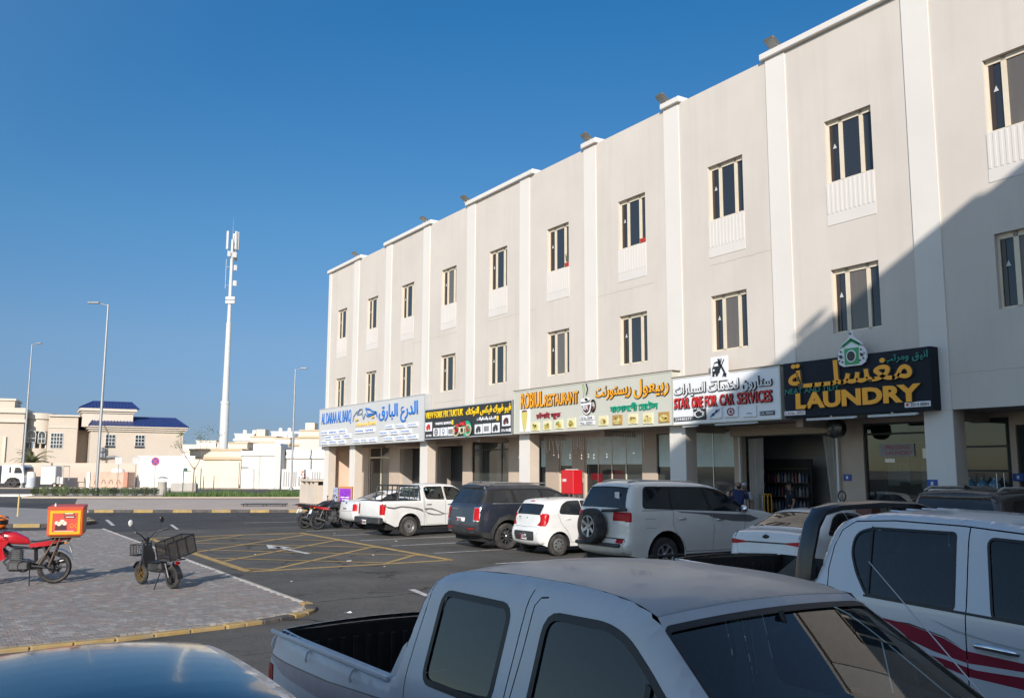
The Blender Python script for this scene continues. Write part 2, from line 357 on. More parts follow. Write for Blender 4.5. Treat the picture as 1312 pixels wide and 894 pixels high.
while y < 37:
    x = -9+(.05 if j % 2 else 0)
    while x < 5.4:
        if in_poly(x, y, PIN): cells.append((x, y, j))
        x += .1
    y += .2; j += 1
vis = lambda c: (Vector((c[0], c[1], 0)).dot(_f0), Vector((c[0], c[1], 0)).dot(_r0))
inview = [c for c in cells if vis(c)[1] > -.585*vis(c)[0] and (c[1] < 30 or c[0] > -3)]
seen = sorted([c for c in inview if vis(c)[0] > 11.75], key=lambda c: vis(c)[0])
near = set(seen[:300]); far = [[], [], []]
for c in inview:
    k = random.choice((0, 0, 0, 1, 1, 2))
    if math.sin(c[0]*1.3+c[1]*.5)+math.sin(c[1]*1.1-c[0]*.7) > 1.6 and random.random() < .5: k = 1
    if c in near: link('paver', pm[k], plaza, (c[0], c[1], .006+random.uniform(-.004, .002)), (random.uniform(-.01, .01), random.uniform(-.01, .01), random.uniform(-.02, .02)))
    else: far[k].append(c)
for k in range(3):
    q = np.array(far[k]); n = len(q); g = .0475
    z = .051-.005+np.random.RandomState(k).uniform(-.004, .003, (n, 4))*.6+np.random.RandomState(k+9).uniform(-.003, .003, (n, 1))
    dx = np.array([-g, g, g, -g]); dy = np.array([-.0975, -.0975, .0975, .0975])
    top = np.stack([q[:, :1]+dx, q[:, 1:2]+dy, z], 2); bot = top.copy(); bot[:, :, 2] = .002; bot[:, :, 0] += np.sign(dx)*.004; bot[:, :, 1] += np.sign(dy)*.004
    V = np.concatenate([top, bot], 1).reshape(-1, 3); o = np.arange(n)[:, None]*8
    F = np.concatenate([o+np.array([0, 1, 2, 3])]+[o+np.array([a, 4+a, 4+(a+1) % 4, (a+1) % 4]) for a in range(4)], 0)
    me = bpy.data.meshes.new('pavers'); me.from_pydata(V.tolist(), [], F.tolist()); me.materials.append(PB[k])
    link('pavers', me, plaza, kind='stuff')
kerb('kerb', [(5.46, 15.2), (5.46, 14.9), (5.38, 14.48), (5.02, 14.05), (4.4, 13.76), (3.7, 13.56)], .30, [KY, KB, KB, KY], w=.17, h=.055, gap=.012)
kerb('kerb', [(3.7, 13.56), (2.2, 13.32), (.6, 13.24), (-3, 13.35), (-9, 13.6)], .5, [KY, KY], w=.12, h=.05, gap=.012)
kerb('kerb', [(5.45, 37), (5.45, 15.25)], .6, [KC], w=.1, h=.05)

# painted markings, thin raised paint sheets
def strip(mb, a, b, w, z=.004):
    a, b = Vector((*a, 0)), Vector((*b, 0)); d = (b-a).normalized(); n = Vector((-d.y, d.x, 0))*w/2
    k = max(1, int((b-a).length/1.5))
    for i in range(k):
        p, q = a.lerp(b, i/k), a.lerp(b, (i+1)/k); mb.quad(*[tuple(v+Vector((0, 0, z))) for v in (p-n, q-n, q+n, p+n)])
mb = MB(); X0, X1, Y0, Y1 = 6.1, 11.25, 20.55, 31.9
for a, b in (((X0, Y0), (X1, Y0)), ((X1, Y0), (X1, Y1)), ((X1, Y1), (X0, Y1)), ((X0, Y1), (X0, Y0))): strip(mb, a, b, .2)
k = -40
for s in (1, -1):
    for i in range(-8, 12):
        c = (14.05 if s == 1 else 27.4)+i*2.87    # y = c + s*(x)
        pts = []
        for x in (X0+.12, X1-.12):
            yy = c+s*x
            if Y0+.12 <= yy <= Y1-.12: pts.append((x, yy))
        for yy in (Y0+.12, Y1-.12):
            x = (yy-c)/s
            if X0+.12 < x < X1-.12: pts.append((x, yy))
        if len(pts) == 2: strip(mb, *pts, .13, .004 if s == 1 else .008)
mb.build('yellow_box_marking', LINE_Y, kind='structure')
mb = MB()
for yy in (32.6, 30.0, 27.55, 25.2, 22.45, 19.2, 14.6, 10.9, 8.3): strip(mb, (11.75, yy), (17.6, yy+.05), .11)
strip(mb, (7.75, 15.0), (7.9, 16.0), .13); strip(mb, (7.6, 8), (7.75, 11), .13); strip(mb, (7.9, 36), (8.3, 39), .12); strip(mb, (6.2, 39.6), (6.6, 44), .14); strip(mb, (11.2, 38.8), (15.6, 38.2), .1)
mb.build('bay_line_marking', LINE_W, kind='structure')
mb = MB(); strip(mb, (8.62, 26.6), (8.7, 23.9), .16, .012)
mb.add([(8.25, 26.0, .012), (8.98, 26.0, .012), (8.62, 27.4, .012)], [(0, 1, 2)]); mb.build('arrow_marking', LINE_W, kind='structure')
mb = MB()
for (x, y, w) in ((8.9, 21.5, .22), (10.0, 22.6, .12), (6.3, 18.3, .1), (9.1, 19.9, .08), (5.75, 13.9, .18), (7.4, 24.4, .08), (12.6, 26.6, .2), (12.2, 31, .14)):
    a = random.random()*6; mb.add([(x+w*.5*math.cos(a+t)*q, y+w*.5*math.sin(a+t)*q, .018+.012*math.sin(3*t)) for t, q in ((0, 1), (1.2, .7), (2.6, 1), (3.9, .6), (5, .9))], [(0, 1, 2, 3, 4)])
mb.build('litter', mat('paper_white', (.7, .7, .68), .8), kind='stuff')
# ------------------------------------------------------------------ the shop and apartment building along X = 20
WALL = mat('plaster', (.575, .52, .465), .9, var=(.35, .045), dirt=(.5, .28, (.48, .42, .365)), bump=(90, .18), streak=(2.2, .42, (.47, .41, .35)))
WHITE = mat('plaster_white', (.655, .615, .57), .88, var=(.5, .03), dirt=(1.2, .2, (.66, .61, .56)), bump=(70, .15), streak=(3, .2, (.6, .55, .5)))
PANEL = mat('panel_white', (.63, .59, .55), .88, var=(.5, .03), dirt=(1.2, .25, (.58, .535, .49)))
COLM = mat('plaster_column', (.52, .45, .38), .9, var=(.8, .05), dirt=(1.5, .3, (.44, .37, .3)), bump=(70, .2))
FRAME = mat('frame_cream', (.66, .57, .44), .5, var=(4, .05))
SHOPW = mat('shop_wall', (.50, .40, .32), .9, var=(.8, .08), dirt=(1, .35, (.4, .32, .26)), bump=(60, .2))
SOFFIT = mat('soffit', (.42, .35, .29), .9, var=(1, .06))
PANE = mat('window_pane', (.022, .026, .034), .06, spec=.55, bump=(.7, .012))
PANE_B = mat('window_pane_brown', (.045, .03, .022), .12, spec=.5)
SHOPG = mat('shop_glass', (.04, .048, .046), .05, spec=.6, bump=(.5, .01))
FROST = mat('frosted_film', (.58, .67, .64), .4, var=(2, .1))
STEEL = mat('steel', (.45, .45, .45), .35, .9)
DARKM = mat('dark_metal', (.03, .03, .032), .5, var=(5, .2))
BROWNM = mat('brown_metal', (.16, .115, .08), .5, var=(5, .1))
SHUT = mat('shutter_paint', (.42, .33, .24), .6, var=(3, .06))
SHUTG = mat('shutter_grey', (.46, .40, .355), .7, var=(2, .06), dirt=(2, .3, (.36, .31, .27)))
YS, YE, ZT, XF = -14.0, 52.8, 14.40, 20.0
PITCHY = 4.478; PIL = [12.565+PITCHY*i for i in range(-5, 9)]
bld = thing('apartment_building', 'long cream three storey building with white pilasters and shops below', 'building')
holes = []; WIN = []
for i in range(-4, 10):
    yl = 15.43+PITCHY*(i-1)      # far (left) edge of the opening
    for zb, zt, up in ((10.05, 11.82, True), (5.91, 7.65, False)): holes.append((yl-1.47, yl, zb, zt)); WIN.append((yl, zb, zt, up))
mb = wall_holes(MB(), 'x', XF, YS, YE, 3.72, ZT, holes, .22)
mb.quad((XF, YE, 3.72), (36, YE, 3.72), (36, YE, ZT), (XF, YE, ZT)); mb.quad((36, YS, .1), (XF, YS, .1), (XF, YS, ZT), (36, YS, ZT)); mb.quad((36, YE, .1), (36, YS, .1), (36, YS, ZT), (36, YE, ZT))
mb.quad((22.2, YE, .1), (36, YE, .1), (36, YE, 3.72), (22.2, YE, 3.72))
mb.build('wall', WALL, bld)
MB().box(XF+.01, 35.99, YS+.01, YE-.01, 13.6, 13.75).build('roof', mat('roof_felt', (.3, .28, .26), .9), bld)
mb = MB(); mb.box(XF+.2, XF+.42, YS+.02, YE-.02, 13.75, ZT-.004); mb.box(XF+.2, 35.8, YE-.24, YE-.02, 13.75, ZT-.004); mb.build('parapet', WALL, bld)
mb = MB(); mb.quad((XF, YS, ZT-.002), (XF+.42, YS, ZT-.002), (XF+.42, YE, ZT-.002), (XF, YE, ZT-.002)); mb.build('parapet_top', WHITE, bld)
# room behind the window openings so that no light leaks
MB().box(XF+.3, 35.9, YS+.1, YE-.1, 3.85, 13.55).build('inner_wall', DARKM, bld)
pil = MB().box(XF-.035, XF+.02, -.36, .36, 3.72, ZT).mesh('pilaster', WHITE)
for y in PIL: link('pilaster', pil, bld, (0, y, 0))
MB().box(XF-.03, XF+.02, 52.42, YE+.03, 3.72, ZT).build('pilaster', WHITE, bld)
# raised coping over every other bay
cop = lambda a, b: MB().rbox(XF-.14, XF+.46, a, b, ZT+.001, ZT+.2, .02).build('coping', WHITE, bld)
P = lambda i: 12.565+PITCHY*i
cop(P(8)-.75, YE+.12); cop(P(6)-.6, P(7)+.55); cop(P(4)-.75, P(5)+.4); cop(P(3)-.5, P(3)+.42); cop(P(2)-.5, P(2)+.42); cop(P(0)-.5, P(1)+.5); cop(P(-2)-.5, P(-1)+.5)
# columns under every other pilaster
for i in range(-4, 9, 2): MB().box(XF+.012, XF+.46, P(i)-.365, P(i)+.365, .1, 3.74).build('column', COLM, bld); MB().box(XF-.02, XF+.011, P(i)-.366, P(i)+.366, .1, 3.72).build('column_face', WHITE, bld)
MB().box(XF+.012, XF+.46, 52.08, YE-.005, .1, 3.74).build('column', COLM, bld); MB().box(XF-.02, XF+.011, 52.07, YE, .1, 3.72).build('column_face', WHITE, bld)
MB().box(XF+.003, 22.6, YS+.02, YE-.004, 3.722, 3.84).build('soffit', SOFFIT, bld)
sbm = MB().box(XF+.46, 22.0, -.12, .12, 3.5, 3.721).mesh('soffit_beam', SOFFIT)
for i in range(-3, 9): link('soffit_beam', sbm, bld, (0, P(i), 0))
# plaster crack and stain lines at the floor slab
mb = MB(); rr = random.Random(3)
for (ya, yb, z) in ((19.9, 16.9, 8.62), (33.5, 29.6, 8.7), (26.2, 22.5, 8.55), (41, 36.2, 8.6), (38.4, 32.5, 5.42), (12.2, 8, 4.55)):
    n = 26; pts = [(XF-.004, ya+(yb-ya)*i/n, z+rr.uniform(-.015, .015)) for i in range(n+1)]
    for a, b in zip(pts, pts[1:]): mb.quad(a, b, (b[0], b[1], b[2]+.012), (a[0], a[1], a[2]+.012))
mb.build('wall_crack', mat('crack', (.42, .36, .3), .95), bld, kind='stuff')

# one window of each row, then copies
def window(up):
    f = MB(); y0, y1 = -1.47, 0; H = 1.77 if up else 1.74
    for a, b, c, d in ((-.055, 0, 0, H), (-1.47, -1.43, 0, H), (-.055-.31-.12, -.055-.31, 0, H), (-1.115, -1.015, 0, H)): f.box(.12, .2, a, b, c, d)
    f.box(.12, .2, y0+.04, -.055, 0, .06); f.box(.12, .2, y0+.04, -.055, H-.12, H)
    fo = f.build('window_frame', FRAME, bld)
    link('pane', MB().box(.165, .175, -.365, -.055, .06, H-.12).mesh('pane', PANE), fo); link('pane', MB().box(.15, .16, -1.015, -.485, .06, H-.12).mesh('pane', PANE), fo); link('pane', MB().box(.17, .18, -1.43, -1.115, .06, H-.12).mesh('pane', PANE), fo)
    link('sash', MB().box(.145, .164, -.17, -.056, .06, H-.12).mesh('sash', PANE_B), fo)
    link('sticker', MB().prism([(.142, -.27, .98), (.142, -.15, .98), (.142, -.21, 1.12)], (.004, 0, 0)).mesh('sticker', mat('sticker_white', (.5, .5, .5), .6)), fo)
    if up:
        p = MB(); p.box(-.012, .03, y0-.02, .02, -1.18, -.02)
        po = p.build('window_panel', PANEL, bld); rm = MB().rbox(-.022, -.0125, -.035, .035, -.86, -.03, .006).mesh('rib', PANEL)
        for i in range(11): link('rib', rm, po, (0, -.03-.141*i, 0))
        return [fo, po]
    return [fo]
PANE_C = mat('pane_curtained', (.115, .10, .088), .12, spec=.5, streak=(14, .6, (.16, .14, .12)))
yq = lambda i: round(15.43+PITCHY*i, 1)
CURT = {(False, yq(0)): (1,), (False, yq(1)): (1,), (True, yq(-1)): (1, 2), (False, yq(-1)): (1,), (False, yq(3)): (1,), (True, yq(5)): (1,), (False, yq(6)): (2,)}
src = {}
for yl, zb, zt, up in WIN:
    if up not in src: src[up] = window(up); os_ = src[up]
    else: os_ = [copy_tree(o, bld) for o in src[up]]
    for o in os_: o.location = (XF, yl, zb)
    # drawn curtains behind some of the nearer panes
    if (up, round(yl, 1)) in CURT:
        for kx, kid in enumerate([k_ for k_ in kids(os_[0]) if k_.name.startswith('pane')]):
            if kx in CURT[(up, round(yl, 1))]: kid.data = kid.data.copy(); kid.data.materials[0] = PANE_C

# shop fronts on the recessed plane
XS = 21.9
sh = [(16.87, 20.58, .15, 3.36), (14.0, 16.06, .3, 3.6), (11.95, 13.2, .3, 3.6), (8.6, 11.8, .15, 3.4), (20.95, 23.6, .15, 3.6), (23.95, 24.7, .15, 3.58), (25.5, 29.0, .15, 3.58),
      (29.84, 30.78, .15, 3.58), (31.75, 32.25, .15, 3.58), (34.7, 38.05, .15, 3.6), (38.95, 41.6, .15, 3.45), (43.2, 46.1, .15, 3.4), (47.5, 50.45, .15, 3.6)]
wall_holes(MB(), 'x', XS, YS, YE-.05, .1, 3.74, sh, .16).build('shop_wall', SHOPW, bld)
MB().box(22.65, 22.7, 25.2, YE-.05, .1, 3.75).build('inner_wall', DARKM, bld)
GCL = glassmat('shop_glass_clear', (.78, .84, .84), .85, .01, refl=.9)
MB().box(20.46, 22.6, YE-.2, YE-.02, .1, 3.72).build('end_wall', mat('end_wall', (.62, .47, .36), .9, var=(1, .05)), bld)
def shopwin(y0, y1, z0, z1, posts=(), rails=(), frost=None, fm=BROWNM, w=.05, gl=None):
    f = MB(); f.box(XS+.06, XS+.12, y0, y0+w, z0, z1); f.box(XS+.06, XS+.12, y1-w, y1, z0, z1); f.box(XS+.06, XS+.12, y0+w, y1-w, z1-w, z1); f.box(XS+.06, XS+.12, y0+w, y1-w, z0, z0+w)
    for p in posts: f.box(XS+.065, XS+.115, p-w/2, p+w/2, z0+w, z1-w)
    for r in rails: f.box(XS+.07, XS+.11, y0+w, y1-w, r-w/2, r+w/2)
    o = f.build('shop_window', fm, bld)
    ps = [y0+w, *posts, y1-w]
    for a, b in zip(ps, ps[1:]):
        if frost: MB().box(XS+.09, XS+.1, a, b, z0+w, frost).build('pane', gl or SHOPG, o); MB().box(XS+.085, XS+.095, a, b, frost+.002, z1-w).build('frosted_pane', FROST, o)
        else: MB().box(XS+.09, XS+.1, a, b, z0+w, z1-w).build('pane', gl or SHOPG, o)
    return o
shopwin(14.0, 16.06, .3, 3.6, rails=(3.3,), fm=DARKM, gl=GCL)
mb = MB(); mb.quad((24.6, 16.5, .16), (24.6, 13.2, .16), (24.6, 13.2, 3.65), (24.6, 16.5, 3.65)); mb.quad((XS+.17, 16.5, .16), (24.6, 16.5, .16), (24.6, 16.5, 3.65), (XS+.17, 16.5, 3.65)); mb.quad((24.6, 13.25, .16), (XS+.17, 13.25, .16), (XS+.17, 13.25, 3.65), (24.6, 13.25, 3.65)); mb.quad((XS+.17, 16.5, .165), (XS+.17, 13.25, .165), (24.6, 13.25, .165), (24.6, 16.5, .165)); mb.build('laundry_room_wall', mat('laundry_grey', (.36, .36, .36), .85, var=(1, .08)), bld)
shopwin(11.95, 13.2, .3, 3.6, rails=(2.9, 2.3), fm=DARKM); shopwin(8.6, 11.8, .15, 3.4, posts=(10.2,), fm=DARKM)
shopwin(20.95, 23.6, .15, 3.6, posts=(21.95,), frost=2.4, w=.035, fm=STEEL); shopwin(23.95, 24.7, .15, 3.58, frost=2.4, w=.03, fm=DARKM)
shopwin(25.5, 29.0, .15, 3.58, posts=(26.5, 27.35, 28.2), frost=2.5, w=.05, fm=FRAME); shopwin(29.84, 30.78, .15, 3.58, frost=2.45, fm=FRAME); shopwin(31.75, 32.25, .15, 3.58, frost=2.4, fm=DARKM)
shopwin(34.7, 38.05, .15, 3.6, posts=(35.4, 37.1), rails=(3.2,), fm=DARKM); shopwin(47.5, 50.45, .15, 3.6, posts=(48.8,), rails=(2.95,), fm=FRAME, w=.1)
# two entrance recesses with slatted roller shutters on the far side wall
for (ya, yb) in ((38.95, 41.6), (43.2, 46.1)):
    rm = MB().box(0, 2.2, -.03, -.004, 0, .072).mesh('slat', SHUTG); o = MB().box(XS+.1, XS+2.4, yb-.05, yb-.003, .15, 3.4).build('entrance_shutter', SHUTG, bld)
    for k in range(42): link('slat', rm, o, (XS+.16, yb-.05, .17+k*.077))
# open shutter bay: box, rails, room behind
sb = MB().rbox(21.5, XS+.05, 16.75, 20.75, 3.36, 3.71, .04).build('shutter_box', SHUT, bld)
slm = MB().rbox(-.012, .012, 0, 3.9, 0, .075, .008).mesh('slat', SHUT)
for k in range(4): link('slat', slm, sb, (21.488, 16.8, 3.38+k*.08))
for y in (16.86, 20.6): MB().box(21.78, 21.88, y-.035, y+.035, .15, 3.36).build('shutter_rail', mat('rail_white', (.62, .6, .57), .5), bld)
mb = MB(); XR = 25.2
mb.quad((XS+.16, 22.6, .16), (XR, 22.6, .16), (XR, 22.6, 3.6), (XS+.16, 22.6, 3.6)); mb.quad((XR, 16.6, .16), (XS+.16, 16.6, .16), (XS+.16, 16.6, 3.6), (XR, 16.6, 3.6)); mb.quad((XR, 22.6, .16), (XR, 16.6, .16), (XR, 16.6, 3.6), (XR, 22.6, 3.6)); mb.quad((XS+.17, 20.6, .16), (XS+.17, 22.6, .16), (XS+.17, 22.6, 3.6), (XS+.17, 20.6, 3.6))
mb.build('shop_room_wall', mat('room_grey', (.55, .55, .57), .85, var=(1, .06)), bld)
mb = MB(); mb.quad((XS+.05, 16.6, .162), (XR, 16.6, .162), (XR, 22.6, .162), (XS+.05, 22.6, .162)); mb.quad((XS+.17, 22.6, 3.6), (XR, 22.6, 3.6), (XR, 16.6, 3.6), (XS+.17, 16.6, 3.6)); mb.build('shop_room_floor', PAVE_GREY, bld)
# ------------------------------------------------------------------ shop signboards
XB = 19.65
S_WHITE = mat('sign_white', (.56, .56, .55), .45, var=(.8, .04), dirt=(2, .25, (.52, .5, .47)))
S_GREY = mat('sign_silver', (.50, .51, .52), .35, .3, var=(1, .06))
S_CREAM = mat('sign_cream', (.53, .52, .45), .5, var=(.8, .04), dirt=(1.5, .25, (.5, .47, .4)))
S_BLACK = mat('sign_black', (.018, .02, .022), .35, var=(1, .15), dirt=(2, .2, (.05, .05, .05)))
S_NAVY = mat('sign_navy', (.012, .016, .024), .65, var=(1, .1), spec=.25)
RET = mat('letter_return_dark', (.03, .028, .026), .6); RETG = mat('letter_return_grey', (.10, .08, .06), .6)
C = {n: mat('sign_'+n, c, .4) for n, c in dict(blue=(.02, .16, .52), orange=(.92, .38, .012), yellow=(.85, .56, .01), red=(.62, .02, .02), green=(.01, .33, .20), crimson=(.30, .02, .035),
     ink=(.02, .02, .025), pale=(.74, .74, .76), teal=(.015, .20, .155), steelwhite=(.70, .71, .72), darkgrey=(.06, .06, .065), slate=(.20, .26, .40), food=(.62, .52, .16), leaf=(.18, .32, .08), curry=(.40, .24, .06), cream2=(.72, .66, .42), logo=(.10, .03, .03), emerald=(.02, .32, .10), gold=(.8, .5, .08)).items()}
def board(name, label, yl, yr, zb, zt, mface, medge, depth=.34, rim=None):
    o = thing(name, label, 'shop sign', (0, 0, 0), 0, 'shop signboards above the arcade')
    MB().box(XB, XB+depth, yr, yl, zb, zt).build('sign_box', medge, o)
    MB().box(XB-.006, XB-.0005, yr+.03, yl-.03, zb+.03, zt-.03).build('sign_face', mface, o)
    if rim:
        mb = MB()
        for a, b, c, d in ((yr-.02, yl+.02, zt-.03, zt+.01), (yr-.02, yl+.02, zb-.01, zb+.03), (yr-.02, yr+.02, zb+.03, zt-.03), (yl-.02, yl+.02, zb+.03, zt-.03)): mb.box(XB-.02, XB-.001, a, b, c, d)
        mb.build('sign_rim', rim, o)
    return o
def plate(o, r, m=None, t=.035, name='plate', x=0):
    yl, yr, zb, zt = r; return MB().rbox(XB-.008-t-x, XB-.007-x, yr, yl, zb, zt, .008).build(name, m or C['pale'], o)
def poly(o, pts, m, x=.05, t=.012, name='logo'):
    """flat shape in sign coordinates (y, z)"""
    return MB().prism([(XB-x, a, b) for a, b in pts], (-t, 0, 0)).build(name, m, o)
def polys(o, L, m, x=.05, t=.012, name='logo'):
    mb = MB()
    for pts in L: mb.prism([(XB-x, a, b) for a, b in pts], (-t, 0, 0))
    return mb.build(name, m, o)
def ell(cy, cz, ry, rz, n=18, a0=0, a1=360): return [(cy+ry*math.cos(R(a0+(a1-a0)*i/n)), cz+rz*math.sin(R(a0+(a1-a0)*i/n))) for i in range(n+(0 if a1-a0 == 360 else 1))]
def band(pts, w):
    """stroke polyline into quads"""
    out = []
    for (a, b), (c, d) in zip(pts, pts[1:]):
        l = math.hypot(c-a, d-b) or 1; n = (-(d-b)/l*w/2, (c-a)/l*w/2); e = ((c-a)/l*w*.2, (d-b)/l*w*.2)
        out.append([(a-e[0]-n[0], b-e[1]-n[1]), (c+e[0]-n[0], d+e[1]-n[1]), (c+e[0]+n[0], d+e[1]+n[1]), (a-e[0]+n[0], b-e[1]+n[1])])
    return out
def scribble(o, r, m, n=1, seed=0, x=.045):
    """tiny print too small to read: rows of short strokes"""
    yl, yr, zb, zt = r; rr = random.Random(seed); L = []; h = (zt-zb)/n
    for i in range(n):
        y = yl-.03
        while y > yr+.08:
            w = rr.uniform(.03, .09); L += band([(y, zb+h*(i+.5)+rr.uniform(-.2, .2)*h), (y-w, zb+h*(i+.5)+rr.uniform(-.2, .2)*h)], h*.28)
            if rr.random() < .5: L += band([(y-w/2, zb+h*(i+.25)), (y-w/2, zb+h*(i+.8))], h*.14)
            y -= w+rr.uniform(.012, .04)
    return polys(o, L, m, x, .004, 'small_print')

# --- blue and white sign
s1 = board('signboard', 'long white signboard with blue letters and a twin car outline, farthest along the building', 52.85, 38.72, 3.62, 5.88, S_WHITE, S_GREY, rim=S_GREY)
lettering('AL DARAA AL BARQ', (52.45, 47.8, 4.82, 5.62), XB-.01, C['blue'], s1, .0, .03)
lettering(arabic('الدرع البارق'), (44.0, 39.4, 4.62, 5.62), XB-.01, C['blue'], s1, .045, .04)
lettering(arabic('للعناية بالسيارات'), (47.2, 44.4, 4.58, 4.84), XB-.01, C['gold'], s1, .03, .03)
polys(s1, band([(47.5, 4.92), (47.4, 5.2), (47.0, 5.42), (46.4, 5.56), (46.2, 5.55), (46.2, 5.3), (46.9, 5.28), (46.5, 5.55)], .06)+band([(46.2, 5.3), (46.0, 5.0), (45.75, 5.3)], .07), C['slate'])
polys(s1, band([(45.7, 5.56), (45.2, 5.5), (44.7, 5.34), (44.3, 5.3), (44.15, 5.05)], .08)+[[(45.6, 5.2), (44.9, 5.22), (44.25, 5.32), (44.2, 5.26), (44.9, 5.12), (45.5, 5.1)]]+band([(45.65, 5.5), (45.4, 5.25), (44.8, 5.22)], .05), C['blue'], .07)
polys(s1, [ell(46.9, 5.0, .25, .05), ell(44.7, 5.05, .2, .05)], C['gold'], .08, name='logo_accent')
P1 = [(52.38, 51.24, 4.30, 4.55), (51.12, 49.73, 4.29, 4.54), (49.61, 48.43, 4.30, 4.55), (51.71, 50.60, 4.00, 4.25), (50.25, 49.19, 4.02, 4.26), (48.86, 47.78, 4.02, 4.26), (52.32, 51.27, 3.72, 3.95), (50.99, 49.83, 3.73, 3.96), (49.56, 48.53, 3.72, 3.95), (43.13, 42.13, 4.35, 4.55), (41.80, 40.74, 4.35, 4.55), (40.43, 39.37, 4.35, 4.55), (43.84, 42.81, 4.03, 4.25), (42.47, 41.50, 4.03, 4.25), (41.18, 40.09, 4.04, 4.26), (43.22, 42.10, 3.74, 3.95), (41.78, 40.72, 3.75, 3.96), (40.40, 39.35, 3.75, 3.96), (47.12, 45.84, 4.23, 4.48), (45.73, 44.51, 4.24, 4.48), (47.36, 46.40, 3.73, 3.94), (46.28, 45.36, 3.73, 3.94), (45.18, 44.23, 3.73, 3.94)]
for i, r in enumerate(P1): plate(s1, r, t=.06); scribble(s1, (r[0]-.05, r[1]+.05, r[2]+.05, r[3]-.05), C['blue'], 1, i, .07)

# --- black and yellow sign
s2 = board('signboard', 'black signboard with yellow lettering and an old motorbike picture in the middle', 38.68, 30.86, 3.70, 5.10, S_BLACK, S_BLACK, .34, rim=S_GREY)
lettering('VIEW FORK FIX TUKTUK', (38.56, 34.92, 4.66, 4.97), XB-.01, C['yellow'], s2, .1, .02)
lettering(arabic('فيو فورك فيكس التوكتك'), (34.64, 30.95, 4.58, 4.98), XB-.01, C['yellow'], s2, .06, .025)
lettering('TRADING SERVICES', (37.57, 36.0, 4.33, 4.45), XB-.01, C['pale'], s2, .02, .02); lettering(arabic('للتجارة والمقاولات'), (33.68, 32.11, 4.34, 4.52), XB-.01, C['pale'], s2, .03, .02)
plate(s2, (35.96, 35.82, 4.29, 4.5), C['yellow'], .02); plate(s2, (32.05, 31.91, 4.31, 4.51), C['yellow'], .02)
for i, r in enumerate([(38.59, 37.90, 4.06, 4.49), (37.75, 37.13, 3.81, 4.19), (37.04, 36.41, 3.80, 4.19), (36.35, 35.72, 3.79, 4.20), (31.62, 30.98, 4.05, 4.5), (33.87, 33.22, 3.80, 4.21), (33.17, 32.53, 3.80, 4.22), (32.44, 31.82, 3.81, 4.22)]):
    plate(s2, r, t=.02); cy, cz = (r[0]+r[1])/2, (r[2]+r[3])/2; mm = C['red'] if i == 0 else C['logo'] if i == 4 else C['darkgrey']
    if i == 1: polys(s2, band(ell(cy, cz, .14, .13)+[ell(cy, cz, .14, .13)[0]], .05)+[ell(cy, cz, .05, .05)], mm, .031)
    elif i in (3, 6): polys(s2, [[(cy+d, cz-.12), (cy+d-.05, cz-.12), (cy+d-.05, cz+.1), (cy+d, cz+.1)] for d in (.18, .08, -.02, -.12)], mm, .031)
    elif i == 2: polys(s2, band(ell(cy, cz+.03, .11, .1)+[ell(cy, cz+.03, .11, .1)[0]], .03)+band([(cy, cz-.02), (cy, cz-.15)], .06), C['slate'], .031)
    else: polys(s2, [ell(cy+.1, cz-.07, .1, .09), ell(cy-.12, cz-.06, .09, .08), [(cy+.2, cz), (cy-.15, cz-.03), (cy-.2, cz+.08), (cy, cz+.14), (cy+.1, cz+.08)]], mm, .031)
lettering('5014 7005', (38.5, 37.95, 3.81, 3.91), XB-.01, C['pale'], s2, .01, .01); lettering('CR No. 76032', (31.7, 31.1, 3.83, 3.94), XB-.01, C['pale'], s2, .01, .01); plate(s2, (31.06, 30.95, 3.81, 3.96), t=.02)
# picture of an old motorbike on a round green ground
polys(s2, [ell(34.55, 4.06, .42, .36)], C['green'], .03, name='picture'); w1 = ell(35.5, 4.0, .26, .22); w2 = ell(34.42, 4.0, .26, .22)
polys(s2, band(w1+[w1[0]], .08)+band(w2+[w2[0]], .08)+[[(35.3, 4.16), (34.7, 4.14), (34.6, 3.9), (35.1, 3.84)]], C['cream2'], .05, name='picture')
polys(s2, [ell(35.5, 4.0, .1, .09), ell(34.42, 4.0, .1, .09), [(35.1, 4.36), (34.6, 4.36), (34.55, 4.2), (35.05, 4.22)], [(35.5, 4.27), (35.3, 4.3), (35.25, 4.2), (35.5, 4.2)]]+band([(35.1, 4.3), (35.5, 4.0)], .05)+band([(34.75, 4.45), (34.42, 4.0)], .05), C['red'], .07, name='picture')
polys(s2, band([(34.95, 4.48), (34.62, 4.42)], .05)+[[(35.0, 4.1), (34.8, 4.1), (34.8, 3.92), (35.0, 3.92)]], C['ink'], .085, name='picture')

# --- restaurant sign
s3 = board('signboard', 'cream restaurant signboard with orange lettering and a row of food pictures', 30.72, 21.36, 3.71, 5.42, S_CREAM, S_CREAM, .34, rim=S_CREAM)
MB().box(XB-.03, XB+.36, 21.3, 30.75, 5.431, 5.46).build('sign_cap', BROWNM, s3)
lettering('ROBIUL', (30.14, 28.57, 4.69, 5.30), XB-.01, C['orange'], s3, .04, .045, ret=RET); lettering('RESTAURANT', (28.47, 26.32, 4.69, 5.14), XB-.01, C['orange'], s3, .04, .045, ret=RET)
lettering(arabic('ريستورنت'), (25.29, 23.35, 4.72, 5.20), XB-.01, C['orange'], s3, .04, .045, ret=RET); lettering(arabic('ربيعول'), (23.18, 21.48, 4.66, 5.28), XB-.01, C['orange'], s3, .04, .045, ret=RET)
lettering('চাঁপাই ফুড', (29.07, 27.46, 4.18, 4.48), XB-.01, C['crimson'], s3, .05, .04); lettering('বাংলাদেশী হোটেল'.replace('হো', '\u09c7হা').replace('টে', '\u09c7ট'), (24.47, 22.03, 4.24, 4.54), XB-.01, C['green'], s3, .05, .04)
